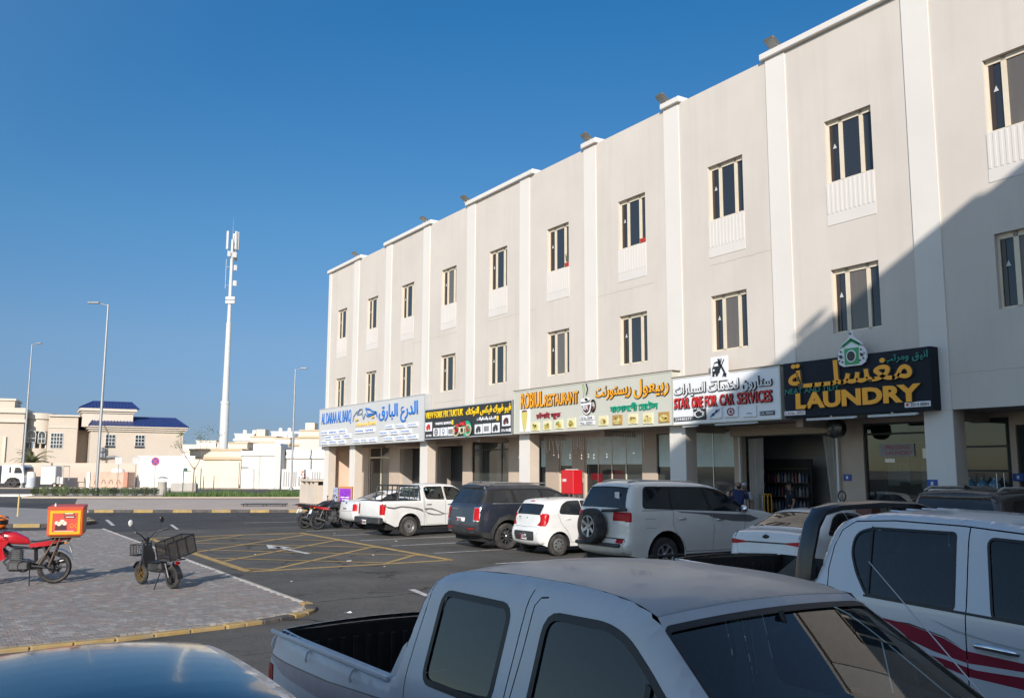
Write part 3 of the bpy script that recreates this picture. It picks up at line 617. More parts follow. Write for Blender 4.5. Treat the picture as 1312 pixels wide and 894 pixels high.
plate(s3, (30.28, 29.53, 3.76, 4.66), t=.02); polys(s3, [[(30.13, 4.5), (30.05, 4.58), (29.75, 4.58), (29.67, 4.5), (29.78, 3.95), (29.86, 3.8), (29.95, 3.8), (30.02, 3.95)]], C['food'], .032, name='picture'); polys(s3, [[(30.1, 4.56), (29.7, 4.56), (29.76, 4.62), (30.04, 4.62)]], C['logo'], .04, name='picture')
for i, r in enumerate([(29.42, 28.87, 3.78, 4.12), (28.60, 28.09, 3.78, 4.13), (27.84, 27.30, 3.80, 4.14), (27.04, 26.50, 3.80, 4.16), (25.14, 24.62, 3.82, 4.16), (24.37, 23.84, 3.82, 4.16), (23.53, 23.04, 3.81, 4.16), (22.77, 22.27, 3.79, 4.15), (22.01, 21.49, 3.80, 4.14)]):
    plate(s3, r, C['cream2'] if i not in (5, 8) else C['curry'], .03); cy, cz = (r[0]+r[1])/2, (r[2]+r[3])/2; rr = random.Random(i)
    polys(s3, [ell(cy, cz-.03, .2, .11)], C['food'], .042, .004, 'picture')
    polys(s3, [ell(cy+rr.uniform(-.13, .13), cz+rr.uniform(-.08, .08), rr.uniform(.03, .07), rr.uniform(.02, .05), 8) for _ in range(6)], C['curry'], .05, .004, 'picture')
    polys(s3, [ell(cy+rr.uniform(-.13, .13), cz+rr.uniform(-.06, .1), rr.uniform(.02, .05), rr.uniform(.02, .04), 7) for _ in range(4)], C['leaf'] if i < 4 else C['cream2'], .056, .004, 'picture')
pot = [(26.17, 4.66), (26.12, 4.5), (26.02, 4.36), (25.88, 4.27), (25.76, 4.25), (25.62, 4.33), (25.55, 4.5), (25.52, 4.68)]
polys(s3, [[(a*1.0+(a-25.85)*.08, b+(b-4.5)*.08) for a, b in pot]], C['ink'], .03, name='logo'); poly(s3, pot, C['pale'], .045); polys(s3, [[(26.1, 4.58), (25.96, 4.38), (25.8, 4.3), (25.66, 4.38), (25.58, 4.6)]], C['logo'], .06)
h = ell(25.45, 4.55, .13, .2); polys(s3, band(h+[h[0]], .06), C['ink'], .03); polys(s3, [ell(25.45, 4.45, .07, .09)], C['logo'], .05)
lettering('RR', (25.99, 25.68, 4.42, 4.58), XB-.075, C['pale'], s3, .04, .01)
polys(s3, [ell(25.92, 4.78, .22, .07), ell(25.75, 4.8, .15, .06)], C['pale'], .06, name='logo'); polys(s3, band([(26.05, 5.38), (26.0, 5.15), (25.98, 4.9)], .02)+band([(25.98, 5.38), (25.92, 5.2), (25.88, 4.95)], .015), C['leaf'], .05); polys(s3, band([(25.82, 5.36), (25.74, 5.2), (25.8, 4.98)], .05), C['ink'], .05)
plate(s3, (26.25, 25.42, 4.06, 4.2), t=.025); lettering('CR No. 22640', (26.2, 25.5, 4.085, 4.175), XB-.036, C['ink'], s3, .01, .005); plate(s3, (26.27, 25.37, 3.88, 4.02), t=.025); lettering('Mun. 320201', (26.2, 25.5, 3.905, 3.995), XB-.036, C['ink'], s3, .01, .005)

# --- car service sign
s4 = board('signboard', 'pale green white signboard with red car service lettering and a tool emblem plate on top', 21.33, 16.99, 3.70, 5.18, mat('sign_pale', (.43, .455, .385), .5, var=(.8, .04), dirt=(1.5, .2, (.47, .47, .42))), S_CREAM, .34, rim=S_CREAM)
MB().box(XB-.03, XB+.36, 16.95, 21.36, 5.191, 5.22).build('sign_cap', BROWNM, s4)
lettering(arabic('ستارون لخدمات السيارات'), (21.20, 17.25, 4.56, 4.96), XB-.01, C['steelwhite'], s4, .045, .05, ret=RET)
for wd, a, b in (('STAR', 21.24, 20.53), ('ONE', 20.45, 19.95), ('FOR', 19.88, 19.36), ('CAR', 19.27, 18.67), ('SERVICES', 18.58, 17.23)): lettering(wd, (a-.02, b+.03, 4.20, 4.53), XB-.01, C['red'], s4, .08, .05, ret=RET)
e = plate(s4, (19.58, 18.90, 4.94, 5.67), t=.06, name='emblem_plate'); cy, cz = 19.24, 5.28; q = .0
polys(s4, [[(19.5, 5.12), (19.5, 5.33), (19.46, 5.38), (19.41, 5.5), (19.3, 5.53), (19.2, 5.48), (19.14, 5.36), (19.2, 5.32), (19.2, 5.18), (19.3, 5.16), (19.3, 5.08), (19.36, 5.08), (19.36, 5.16), (19.42, 5.16), (19.42, 5.08), (19.5, 5.08)]]+band([(19.02, 5.56), (19.3, 5.1)], .03)+band([(19.22, 5.58), (19.18, 5.45), (19.02, 5.2), (19.0, 5.06)], .06)+band([(19.26, 5.6), (19.24, 5.5), (19.14, 5.5), (19.13, 5.6)], .03)+band([(19.08, 5.05), (19.04, 5.14), (18.95, 5.14), (18.95, 5.04)], .03), C['ink'], .07, name='emblem')
polys(s4, [ell(19.43, 5.27, .035, .03, 10), [(19.42, 5.38), (19.38, 5.46), (19.28, 5.47), (19.24, 5.38)]], C['pale'], .084, name='emblem')
plate(s4, (21.30, 20.43, 3.80, 3.94), C['darkgrey'], .02); lettering('33440377', (21.22, 20.48, 3.825, 3.915), XB-.03, C['pale'], s4, .01, .006); plate(s4, (17.74, 17.2, 3.83, 3.95), C['darkgrey'], .03); lettering('C.R. 100437', (17.71, 17.23, 3.855, 3.925), XB-.04, C['pale'], s4, .005, .006)
plate(s4, (20.40, 19.86, 3.82, 4.15), C['ink'], .04); k = band([(20.3, 3.95), (20.3, 4.05), (20.22, 4.07), (20.2, 4.1), (20.08, 4.1), (20.06, 4.06), (19.98, 4.06), (19.98, 3.92), (20.2, 3.89), (20.3, 3.95)], .03); polys(s4, k+band([(20.35, 3.94), (20.35, 4.06)], .025)+band([(20.18, 4.12), (20.08, 4.12)], .025)+band([(19.93, 3.93), (19.93, 4.05)], .025), C['pale'], .05, name='emblem')
for i, r in enumerate([(19.73, 19.19, 3.82, 4.15), (19.08, 18.55, 3.83, 4.16), (18.35, 17.85, 3.81, 4.14)]):
    plate(s4, r, t=.05); cy, cz = (r[0]+r[1])/2, (r[2]+r[3])/2
    if i == 0: polys(s4, band([(cy+.18, cz-.1), (cy-.18, cz+.1)], .06)+[ell(cy+.06, cz-.04, .06, .05, 8), ell(cy-.08, cz+.06, .05, .05, 8)], C['slate'], .06, name='emblem')
    elif i == 1: polys(s4, band(ell(cy, cz, .13, .1)+[ell(cy, cz, .13, .1)[0]], .035)+[ell(cy, cz, .05, .05, 8)], C['crimson'], .06, name='emblem')
    else: polys(s4, band([(cy+.1, cz-.07), (cy, cz-.05), (cy-.1, cz-.075)], .02), C['slate'], .06, name='emblem')

# --- laundry sign
s5 = board('signboard', 'dark navy laundry signboard with orange lettering and a green washing machine emblem', 16.86, 12.46, 3.72, 5.22, S_NAVY, S_NAVY, .36)
lettering('LAUNDRY', (16.41, 12.71, 3.93, 4.36), XB-.01, C['orange'], s5, .4, .06, ret=RETG)
lettering(arabic('مغسلـــة'), (16.63, 12.91, 4.50, 5.16), XB-.01, C['orange'], s5, .06, .06, ret=RETG)
lettering('NEAT AND TIDY', (16.79, 15.02, 4.36, 4.50), XB-.01, C['teal'], s5, .03, .04); lettering(arabic('انيق ومرتب'), (13.68, 12.5, 4.90, 5.14), XB-.01, C['teal'], s5, .05, .04)
plate(s5, (13.19, 12.51, 3.80, 3.93), t=.02); lettering('3014 8884', (13.02, 12.55, 3.825, 3.905), XB-.03, C['ink'], s5, .01, .005); polys(s5, [ell(13.11, 3.865, .035, .035, 10)], C['red'], .031)
plate(s5, (16.86, 16.15, 3.78, 3.90), t=.02); lettering('C.R.No. 10721', (16.82, 16.2, 3.805, 3.875), XB-.03, C['crimson'], s5, .01, .005)
hy = 14.55; out = [(hy+.38, 5.0), (hy+.43, 5.12), (hy+.42, 5.27), (hy+.36, 5.38), (hy+.3, 5.42), (hy+.34, 5.47), (hy+.06, 5.68), (hy+.07, 5.82), (hy, 5.86), (hy-.07, 5.82), (hy-.06, 5.68), (hy-.34, 5.47), (hy-.3, 5.42), (hy-.36, 5.38), (hy-.42, 5.27), (hy-.43, 5.12), (hy-.38, 5.0), (hy-.26, 4.94), (hy+.26, 4.94)]
poly(s5, out, C['pale'], .05, .05, 'emblem_plate')
ring = lambda cy, cz, r, w: band(ell(cy, cz, r, r, 16)+[ell(cy, cz, r, r, 16)[0]], w)
polys(s5, [[(hy+.21, 4.98), (hy+.21, 5.4), (hy-.21, 5.4), (hy-.21, 4.98)]]+band([(hy+.31, 5.44), (hy, 5.64), (hy-.31, 5.44)], .035)+band([(hy+.24, 5.47), (hy, 5.6), (hy-.24, 5.47)], .06), C['emerald'], .105, name='emblem')
polys(s5, [ell(hy, 5.19, .15, .16)], C['pale'], .12, name='emblem'); polys(s5, [ell(hy, 5.19, .115, .125)]+[ell(hy+s*d, z, r, r, 8) for s in (1, -1) for d, z, r in ((.31, 5.2, .045), (.36, 5.1, .025), (.3, 5.33, .025), (.26, 5.06, .025), (.39, 5.24, .018))]+ring(hy, 5.77, .028, .012), C['ink'], .135, name='emblem')
# strip lamps hung under two of the signs
for (y0, y1), lab in zip(((21.0, 20.3), (19.6, 17.9), (16.2, 14.6), (14.3, 12.9)), ('short white tube lamp under the left end of the car service sign', 'long white tube lamp under the right half of the car service sign', 'white tube lamp under the left half of the laundry sign', 'white tube lamp under the right half of the laundry sign')):
    t = thing('tube_lamp', lab, 'lamp', group='tube lamps under the shop signs'); MB().rbox(XB+.05, XB+.13, y1, y0, 3.62, 3.69, .02).build('housing', S_GREY, t, smooth=40); MB().tube([(XB+.03, y1+.05, 3.63), (XB+.03, y0-.05, 3.63)], .018).build('tube', S_WHITE, t, smooth=60); MB().box(XB+.07, XB+.1, (y0+y1)/2-.03, (y0+y1)/2+.03, 3.69, 3.73).build('bracket', STEEL, t)
# ------------------------------------------------------------------ vehicles: bodies built as smooth sheets cut into real panels
PAINT = {}
def paint(name, col, rough=.32, dust=.35, dustcol=(.42, .37, .31), metal=0., coat=.6):
    return mat('paint_'+name, col, rough, metal, var=(.8, .03), dirt=(2.2, dust, dustcol), coat=coat)
TYRE = mat('tyre_rubber', (.028, .027, .026), .85, var=(6, .25), dirt=(5, .6, (.12, .105, .09)), bump=(90, .3))
RIMS = mat('rim_silver', (.50, .50, .50), .38, .85, var=(5, .1), dirt=(6, .5, (.25, .22, .19)))
RIMD = mat('rim_dark', (.05, .05, .055), .35, .6)
PLAST = mat('black_plastic', (.03, .031, .033), .55, var=(4, .25), dirt=(4, .35, (.12, .11, .1)))
RUBBER = mat('black_seal', (.012, .012, .013), .5)
SEAM = mat('panel_gap', (.006, .006, .007), .9)
LINER = mat('arch_liner', (.015, .015, .015), .95)
CGLASS = mat('car_glass', (.008, .011, .015), .03, spec=.62, bump=(1.2, .006), dirt=(2.5, .10, (.2, .18, .15)))
TLRED = mat('lamp_red', (.40, .006, .010), .3, coat=0., spec=.22)
TLDARK = mat('lamp_dark_red', (.12, .006, .008), .12, coat=.8)
LWHITE = mat('lamp_clear', (.62, .62, .62), .12, coat=.8)
CHROME = mat('chrome', (.75, .75, .76), .12, 1.0)
PLATEW = mat('plate_white', (.72, .72, .70), .5); PLATEM = mat('plate_maroon', (.20, .01, .04), .5)

def chaikin(P, it=2, sharp=()):
    P = [tuple(map(float, p)) for p in P]; S = set(sharp)
    for _ in range(it):
        Q = [P[0]]; T = set()
        for i in range(len(P)-1):
            a, b = P[i], P[i+1]
            if i in S: Q.append(a); T.add(len(Q)-1)
            elif i > 0: Q.append((a[0]*.75+b[0]*.25, a[1]*.75+b[1]*.25))
            if i+1 < len(P)-1 and (i+1) not in S: Q.append((a[0]*.25+b[0]*.75, a[1]*.25+b[1]*.75))
        Q.append(P[-1]); P, S = Q, T
    return P
def rnd(P, r=.05, n=4):
    """closed polygon with rounded corners; r may be a list"""
    out = []; m = len(P)
    for i in range(m):
        ri = r[i] if isinstance(r, (list, tuple)) else r
        p, a, b = np.array(P[i], float), np.array(P[i-1], float), np.array(P[(i+1) % m], float)
        la, lb = np.linalg.norm(a-p), np.linalg.norm(b-p); d = min(ri, la*.48, lb*.48)
        if d < 1e-4: out.append(tuple(p)); continue
        s, e = p+(a-p)/la*d, p+(b-p)/lb*d
        for k in range(n+1): t = k/n; out.append(tuple((1-t)**2*s+2*t*(1-t)*p+t*t*e))
    return out
def grow(P, d):
    """offset a closed polygon outwards by d"""
    A = np.array(P, float); n = len(A); ar = sum(A[i][0]*A[(i+1) % n][1]-A[(i+1) % n][0]*A[i][1] for i in range(n)); sg = 1 if ar > 0 else -1; out = []
    for i in range(n):
        e1 = A[i]-A[i-1]; e2 = A[(i+1) % n]-A[i]; n1 = np.array([e1[1], -e1[0]])*sg; n2 = np.array([e2[1], -e2[0]])*sg
        q = n1/(np.linalg.norm(n1)+1e-9)+n2/(np.linalg.norm(n2)+1e-9); l = np.linalg.norm(q); q = q/l if l > 1e-6 else q
        out.append(tuple(A[i]+q*d))
    return out
def line(P, w=.009):
    """open polyline as thin closed polygon (a panel gap)"""
    A = np.array(P, float); L, Rr = [], []
    for i in range(len(A)):
        d = A[min(i+1, len(A)-1)]-A[max(i-1, 0)]; d /= np.linalg.norm(d)+1e-9; nn = np.array([-d[1], d[0]])*w/2; L.append(tuple(A[i]+nn)); Rr.append(tuple(A[i]-nn))
    return L+Rr[::-1]
def pip(X, Y, P):
    c = np.zeros(len(X), bool); n = len(P)
    for i in range(n):
        x1, y1 = P[i]; x2, y2 = P[i-1]
        if y1 == y2: continue
        k = ((y1 > Y) != (y2 > Y)) & (X < (x2-x1)*(Y-y1)/(y2-y1)+x1); c ^= k
    return c
def dens(P, sp, closed=True):
    out = []
    for i in range(len(P) if closed else len(P)-1):
        a, b = np.array(P[i], float), np.array(P[(i+1) % len(P)], float); k = max(1, int(math.ceil(np.linalg.norm(b-a)/sp)))
        out += [tuple(a+(b-a)*j/k) for j in range(k)]
    if not closed: out.append(tuple(P[-1]))
    return out
def segdist(X, Y, P, closed=False):
    d = np.full(len(X), 9.)
    for i in range(len(P)-(0 if closed else 1)):
        ax, ay = P[i]; bx, by = P[(i+1) % len(P)]; ux, uy = bx-ax, by-ay; l2 = ux*ux+uy*uy+1e-12
        t = np.clip(((X-ax)*ux+(Y-ay)*uy)/l2, 0, 1); d = np.minimum(d, np.hypot(X-ax-t*ux, Y-ay-t*uy))
    return d
def sheet2d(outline, regions, sp, extra=()):
    V, E = [], []
    def loop(P):
        o = len(V); V.extend(P); E.extend((o+i, o+(i+1) % len(P)) for i in range(len(P)))
    O = dens(outline, sp); loop(O); allp = list(O)
    for key, poly in regions:
        q = dens(poly, sp); loop(q); allp += q
    A = np.array(allp); xs = np.arange(A[:, 0].min(), A[:, 0].max(), sp); ys = np.arange(A[:, 1].min(), A[:, 1].max(), sp*.87)
    G = np.array([(x+(sp/2 if j % 2 else 0), y) for j, y in enumerate(ys) for x in xs]); G = np.concatenate([G, np.array(list(extra)).reshape(-1, 2)]) if len(extra) else G
    G = G[pip(G[:, 0], G[:, 1], outline)]
    keep = np.ones(len(G), bool)
    for i in range(0, len(A), 200):
        blk = A[i:i+200]; keep &= (((G[:, None, :]-blk[None])**2).sum(2).min(1) > (sp*.3)**2)
    G = G[keep]
    r = delaunay_2d_cdt([Vector(v) for v in V]+[Vector(g) for g in G], E, [], 0, 1e-6)
    P = np.array([(v.x, v.y) for v in r[0]]); T = np.array([f for f in r[2] if len(f) == 3]); c = P[T].mean(1)
    ok = pip(c[:, 0], c[:, 1], outline); T, c = T[ok], c[ok]; left = np.ones(len(T), bool); out = {}
    for key, poly in regions:
        k = left & pip(c[:, 0], c[:, 1], poly)
        if k.any(): out.setdefault(key, []).append(T[k])
        left &= ~k
    res = {k: np.concatenate(v) for k, v in out.items()}; res['body'] = T[left]; return P, res

class Car:
    def __init__(s, name, label, cat, loc, rz, L, top, wz, wheels, sill, ra, rim, tyre_r, tyre_w=.2, r=.09, taper=(.10, .05), zr=.4, zf=.35, sharp=(), paint=None, group=None, flare=.012, crown=.035, tlen=(.9, .55), sp=.07, dark=LINER, zw=None):
        s.root = thing(name, label, cat, (loc[0], loc[1], loc[2] if len(loc) > 2 else 0), rz, group); s.L = L; s.paint = paint; s.r = r; s.sp = sp
        ch = chaikin(top, 2, sharp); ch = dens(ch, .045, False); s.chain = np.array(ch); s.wheels = wheels; s.ra = ra; s.sill = sill
        s.cum = np.concatenate([[0], np.cumsum(np.linalg.norm(np.diff(s.chain, axis=0), axis=1))])
        z = np.linspace(0, 2.3, 231); w = np.interp(z, [a for a, b in wz], [b for a, b in wz]); k = np.ones(9)/9; s.ztab, s.wtab = z, np.convolve(np.pad(w, 4, 'edge'), k, 'valid')
        s.taper, s.tlen, s.flare, s.crown = taper, tlen, flare, crown
        bot = []
        for xc in sorted(wheels, reverse=True):
            a0 = math.asin(max(-1, min(1, (sill-tyre_r)/ra)))
            for i in range(13): a = a0+(math.pi-2*a0)*i/12; bot.append((xc+ra*math.cos(a), tyre_r+ra*math.sin(a)))
        f = ch[-1]; b = ch[0]; xf, xr = max(wheels), min(wheels)
        pre = [(xf+ra+.12, sill-.02)] if f[0]-xf-ra > .2 else []; post = [(xr-ra-.12, sill-.02)] if xr-ra-b[0] > .2 else []
        s.outline = ch+pre+bot+post
        s.side, s.strip = [], []; s.offs = {}; s.mats = {}; s.tr = tyre_r; s.tw = tyre_w; s.rim = rim; s.split = set()
    def w(s, x, z):
        b = np.interp(z, s.ztab, s.wtab); x = np.asarray(x, float)
        f = np.clip((x-(s.L-s.tlen[0]))/s.tlen[0], 0, 1); r = np.clip((s.tlen[1]-x)/s.tlen[1], 0, 1)
        return b-s.taper[0]*f**2.2-s.taper[1]*r**2.2
    def h(s, x, z):
        d = np.clip(segdist(x, z, [tuple(p) for p in s.chain[::2]]+[tuple(s.chain[-1])]), 0, s.r); y = s.w(x, z)-s.r+np.sqrt(np.maximum(0, s.r**2-(s.r-d)**2))
        for xc in s.wheels:
            q = np.hypot(x-xc, z-s.tr)-s.ra; y = y+s.flare*np.exp(-(q/.05)**2)
        return y
    def S(s, x, z, lo=0, hi=1e9):
        d = np.hypot(s.chain[:, 0]-x, s.chain[:, 1]-z)+np.where((s.cum < lo) | (s.cum > hi), 9, 0); return float(s.cum[d.argmin()])
    def add(s, key, m, poly, off=0., where='side', split=True):
        (s.side if where == 'side' else s.strip).append((key, poly)); s.mats[key] = m; s.offs[key] = off
        if split: s.split.add(key)
    def addwin(s, key, m, poly, seal=.022, where='side', off=-.006, sealm=None):
        s.add(key, m, poly, off, where); s.add('window_seal', sealm or RUBBER, grow(poly, seal), .002, where, False)
    def stp(s, pts, lo=0, hi=1e9):
        """strip polygon from (x, z, y) points"""
        out = []
        for x, z, y in pts: q = s.S(x, z, lo, hi); out.append((q, y/max(.1, s.Wt(q))))
        return out
    def xz(s, q): return np.interp(q, s.cum, s.chain[:, 0]), np.interp(q, s.cum, s.chain[:, 1])
    def Wt(s, q): x, z = s.xz(q); return s.w(x, z)-s.r
    def build(s, glassname='window'):
        # side sheet
        ex = []
        for q in np.arange(.02, s.cum[-1], .07):
            x, z = s.xz(q); x2, z2 = s.xz(q+.01); n = np.array([z2-z, -(x2-x)]); n /= np.linalg.norm(n)+1e-9
            for d in (.06, .22, .5): ex.append((x+n[0]*s.r*d, z+n[1]*s.r*d))
        P, R1 = sheet2d(s.outline, s.side, s.sp, ex)
        y = s.h(P[:, 0], P[:, 1]); right = np.stack([P[:, 0], -y, P[:, 1]], 1); left = right*np.array([1, -1, 1])
        K = .8
        reg = [(k, [(a, b*K) for a, b in p]) for k, p in s.strip]
        Q, R2 = sheet2d([(0, -K), (s.cum[-1], -K), (s.cum[-1], K), (0, K)], reg, s.sp*1.1)
        q, t = Q[:, 0], Q[:, 1]/K; x, z = s.xz(q); x2, z2 = s.xz(q+.03); x1, z1 = s.xz(q-.03); nx, nz = -(z2-z1), (x2-x1); l = np.hypot(nx, nz)+1e-9
        c = s.crown*(1-t**2)
        st = np.stack([x+nx/l*c, t*s.Wt(q), z+nz/l*c], 1)
        V = np.concatenate([right, left, st]); n1 = len(P); T = []; part = {}
        def reg_tri(key, tri, side):
            T.append(tri); k = (key, side) if key in s.split else (key, None); part.setdefault(k, []).append(tri)
        for k, tri in R1.items(): reg_tri(k, tri, 'R'); reg_tri(k, tri[:, ::-1]+n1, 'L')
        for k, tri in R2.items():
            if k in s.split:
                cy = st[tri].mean(1)[:, 1]; wide = (np.abs(cy) < .05).any()
                if wide: reg_tri(k, tri+2*n1, 'C')
                else:
                    for sd, mk in (('R', cy < 0), ('L', cy > 0)):
                        if mk.any(): reg_tri(k, tri[mk]+2*n1, sd)
            else: reg_tri(k, tri+2*n1, None)
        A = np.concatenate(T); a, b, cc = V[A[:, 0]], V[A[:, 1]], V[A[:, 2]]; fn = np.cross(b-a, cc-a)
        # make every face look outwards
        key = np.round(V, 3); _, inv = np.unique(key, axis=0, return_inverse=True); inv = inv.ravel(); N = np.zeros((inv.max()+1, 3))
        for j in range(3): np.add.at(N, inv[A[:, j]], fn)
        N /= np.linalg.norm(N, axis=1, keepdims=True)+1e-12; VN = N[inv]
        order = [k for k in part if k[0] == 'body']+[k for k in part if k[0] != 'body']; s.parts = {}
        for k in order:
            tri = np.concatenate(part[k]); u, iv = np.unique(tri, return_inverse=True); tri2 = iv.reshape(-1, 3); off = s.offs.get(k[0], 0)
            vv = V[u]+VN[u]*off; nm = k[0].split('#')[0]; me = bpy.data.meshes.new(nm); me.from_pydata(vv.tolist(), [], tri2.tolist()); me.materials.append(s.mats.get(k[0], s.paint)); me.shade_smooth()
            me.normals_split_custom_set_from_vertices(VN[u].tolist())
            s.parts[k] = link(nm, me, s.root, kind='stuff' if nm in ('seam', 'window_seal') else None)
        s.dims = V
        # underbody, arch liners, wheels
        W = float(np.interp(.5, s.ztab, s.wtab))
        ub = MB(); ub.box(.25, s.L-.3, -W+.12, W-.12, .24, .42); 
        for xc in s.wheels:
            for sd in (-1, 1):
                n = 12; ring = [(xc+(s.ra+.005)*math.cos(math.pi*i/n), s.tr+(s.ra+.005)*math.sin(math.pi*i/n)) for i in range(n+1)]; ring = [(ring[0][0], .25)]+ring+[(ring[-1][0], .25)]
                for p, r_ in zip(ring, ring[1:]): ub.quad((p[0], sd*(W-.015), p[1]), (r_[0], sd*(W-.015), r_[1]), (r_[0], sd*(W-.4), r_[1]), (p[0], sd*(W-.4), p[1]))
                ub.add([(a_, sd*(W-.4), b_) for a_, b_ in ring], [tuple(range(len(ring)))])
        ub.build('underbody', LINER, s.root)
        wm = wheel_meshes(s.tr, s.tw, s.rim)
        for xc in s.wheels:
            for sd in (-1, 1):
                o = link('wheel', wm[0], s.root, (xc, sd*(W-s.tw/2-.012), s.tr), (R(-90)*sd, random.random()*6, 0)); o.rotation_mode = 'XYZ'
                o.rotation_euler = Euler((R(90) if sd < 0 else R(-90), 0, 0)); 
                for nm, me in wm[1:]: link(nm, me, o)
        return s
    def ybody(s, x, z): return float(s.h(np.array([x]), np.array([z]))[0])

_WC = {}
def wheel_meshes(r, w, style):
    """axis along local Z, outer face at +Z"""
    k = (round(r, 3), w, style)
    if k in _WC: return _WC[k]
    rr = r*(.68 if style in ('alloy7', 'alloydark', 'alloy5') else .60); h = w/2
    t = MB().lathe([(rr, -h*.9), (rr+.03, -h), (r-.03, -h*.98), (r-.005, -h*.75), (r, -h*.4), (r, h*.4), (r-.005, h*.75), (r-.03, h*.98), (rr+.03, h), (rr, h*.9)], seg=32)
    for i in range(0, 0): pass
    out = [t.mesh('wheel', TYRE, 40)]
    m = MB(); m.lathe([(rr+.004, h*.9), (rr-.012, h*.93), (rr-.03, h*.7), (rr-.035, -h*.8), (.02, -h*.8)], seg=32)
    c = MB()
    if style == 'steel':
        m.lathe([(rr-.03, h*.55), (rr*.78, h*.45), (rr*.7, h*.72), (rr*.42, h*.78), (rr*.36, h*.5), (.0, h*.5)], seg=32); c.lathe([(rr*.2, h*.5), (rr*.2, h*.8), (rr*.14, h*.95), (0, h*.95)], seg=16)
        hole = MB()
        for i in range(12): a = 2*math.pi*i/12; hole.ball((rr*.735*math.cos(a), rr*.735*math.sin(a), h*.60), (rr*.075, rr*.075, .012), seg=8, rings=4)
        out += [('rim', m.mesh('rim', RIMS, 35)), ('hub_cap', c.mesh('hub_cap', PLAST, 40)), ('rim_hole', hole.mesh('rim_hole', LINER, 60))]
    elif style == 'cover':
        m.lathe([(rr, h*.93), (rr*.9, h*1.0), (rr*.3, h*1.05), (0, h*1.05)], seg=32); hole = MB()
        for i in range(7): a = 2*math.pi*i/7; hole.ball((rr*.62*math.cos(a), rr*.62*math.sin(a), h*1.0), (rr*.2, rr*.13, .012), Matrix.Translation((0, 0, 0)), seg=10, rings=4)
        out += [('rim', m.mesh('rim', RIMS, 35)), ('rim_hole', hole.mesh('rim_hole', LINER, 60))]
    else:
        n = 5 if style == 'alloy5' else 6 if style == 'alloy6' else 10
        wd = {'alloy5': .2, 'alloy6': .26}.get(style, .11)*rr
        for i in range(n):
            a = 2*math.pi*i/n; M = Matrix.Rotation(a, 4, 'Z')
            m.prism([(.1*rr, -wd*.5, h*.55), (rr*.98, -wd*.6, h*.78), (rr*.98, wd*.6, h*.78), (.1*rr, wd*.5, h*.55)], (0, 0, h*.16), M)
        m.lathe([(rr*.22, h*.5), (rr*.22, h*.8), (rr*.16, h*.9), (0, h*.9)], seg=20)
        out += [('rim', m.mesh('rim', RIMS if style != 'alloydark' else mat('rim_mixed', (.22, .22, .23), .3, .8), 30)), ('brake_disc', MB().lathe([(rr*.66, -h*.3), (rr*.66, -h*.1), (0, -h*.1)], seg=24).mesh('brake_disc', mat('disc', (.2, .2, .2), .5, .6), 40))]
    _WC[k] = out; return out
def num_plate(root, x, y, z, w=.34, h=.17, tilt=0, out=-1):
    M = Matrix.Translation((x, y, z)) @ Matrix.Rotation(tilt, 4, 'Y')
    o = MB().rbox(-.012, .012, -w/2, w/2, -h/2, h/2, .006, M).build('number_plate', PLATEW, root); MB().box(-.0155, -.0125, w/2-.09, w/2-.01, -h/2+.01, h/2-.01, M).build('plate_band', PLATEM, o)
    mb = MB(); rr = random.Random(x+y)
    for i in range(6): yy = w/2-.115-i*.034; mb.box(-.0155, -.0125, yy-.022, yy, -.045, .035, M)
    mb.build('plate_digits', RUBBER, o); return o
def handle(root, c, x, z, y=None, l=.2, m=None, side=-1):
    yy = side*(c.ybody(x+l/2, z)+.018) if y is None else y
    return MB().tube([(x, yy-side*.016, z), (x+.02, yy, z+.003), (x+l/2, yy+side*.006, z+.004), (x+l-.02, yy, z+.002), (x+l, yy-side*.016, z)], [.010, .013, .013, .013, .010], 8).build('door_handle', m or c.paint, root, 60)
def mirror(c, x, y, z, m, side):
    o = MB().ball((0, 0, 0), (.075, .115, .085), seg=14, rings=8).build('wing_mirror', m, c.root, 60, (x, side*(y+.09), z)); MB().tube([(0.02, -side*.11, -.06), (.0, -side*.02, -.05)], .025, 8).build('mirror_arm', PLAST, o); return o
P_WHITE = paint('white', (.66, .655, .64), .3, .3); P_CREAM = paint('cream', (.68, .65, .60), .32, .3, (.52, .48, .42)); P_DUSTY = paint('dusty_white', (.55, .56, .575), .5, .45, (.44, .41, .385), coat=.2)
P_NAVY = paint('navy', (.022, .027, .042), .3, .35, (.10, .09, .085), .3); P_ROOFN = paint('dusty_roof', (.11, .095, .085), .5, .6, (.2, .17, .15), 0, .1); P_BROWN = paint('brown', (.055, .045, .042), .3, .4, (.14, .12, .10), .3)
ROOFD = mat('pickup_roof_paint', (.36, .355, .35), .40, var=(3, .05), dirt=(1.6, .5, (.33, .31, .30)), coat=.15)
FGLASS = glassmat('clear_glass', (.62, .80, .82), .88, .012, refl=1.35)
FGLASS2 = glassmat('tinted_glass', (.36, .52, .56), .5, .01, refl=1.25)
SEAT = mat('seat_fabric', (.12, .13, .15), .9, var=(20, .2)); DECAL_G = mat('decal_grey', (.13, .12, .12), .4); DECAL_M = mat('decal_maroon', (.27, .014, .035), .55, spec=.2, var=(2, .15)); DECAL_F = mat('decal_faded', (.36, .31, .32), .5, dirt=(6, .5, (.5, .47, .46))); DECAL_L = mat('decal_silver', (.36, .36, .37), .4)
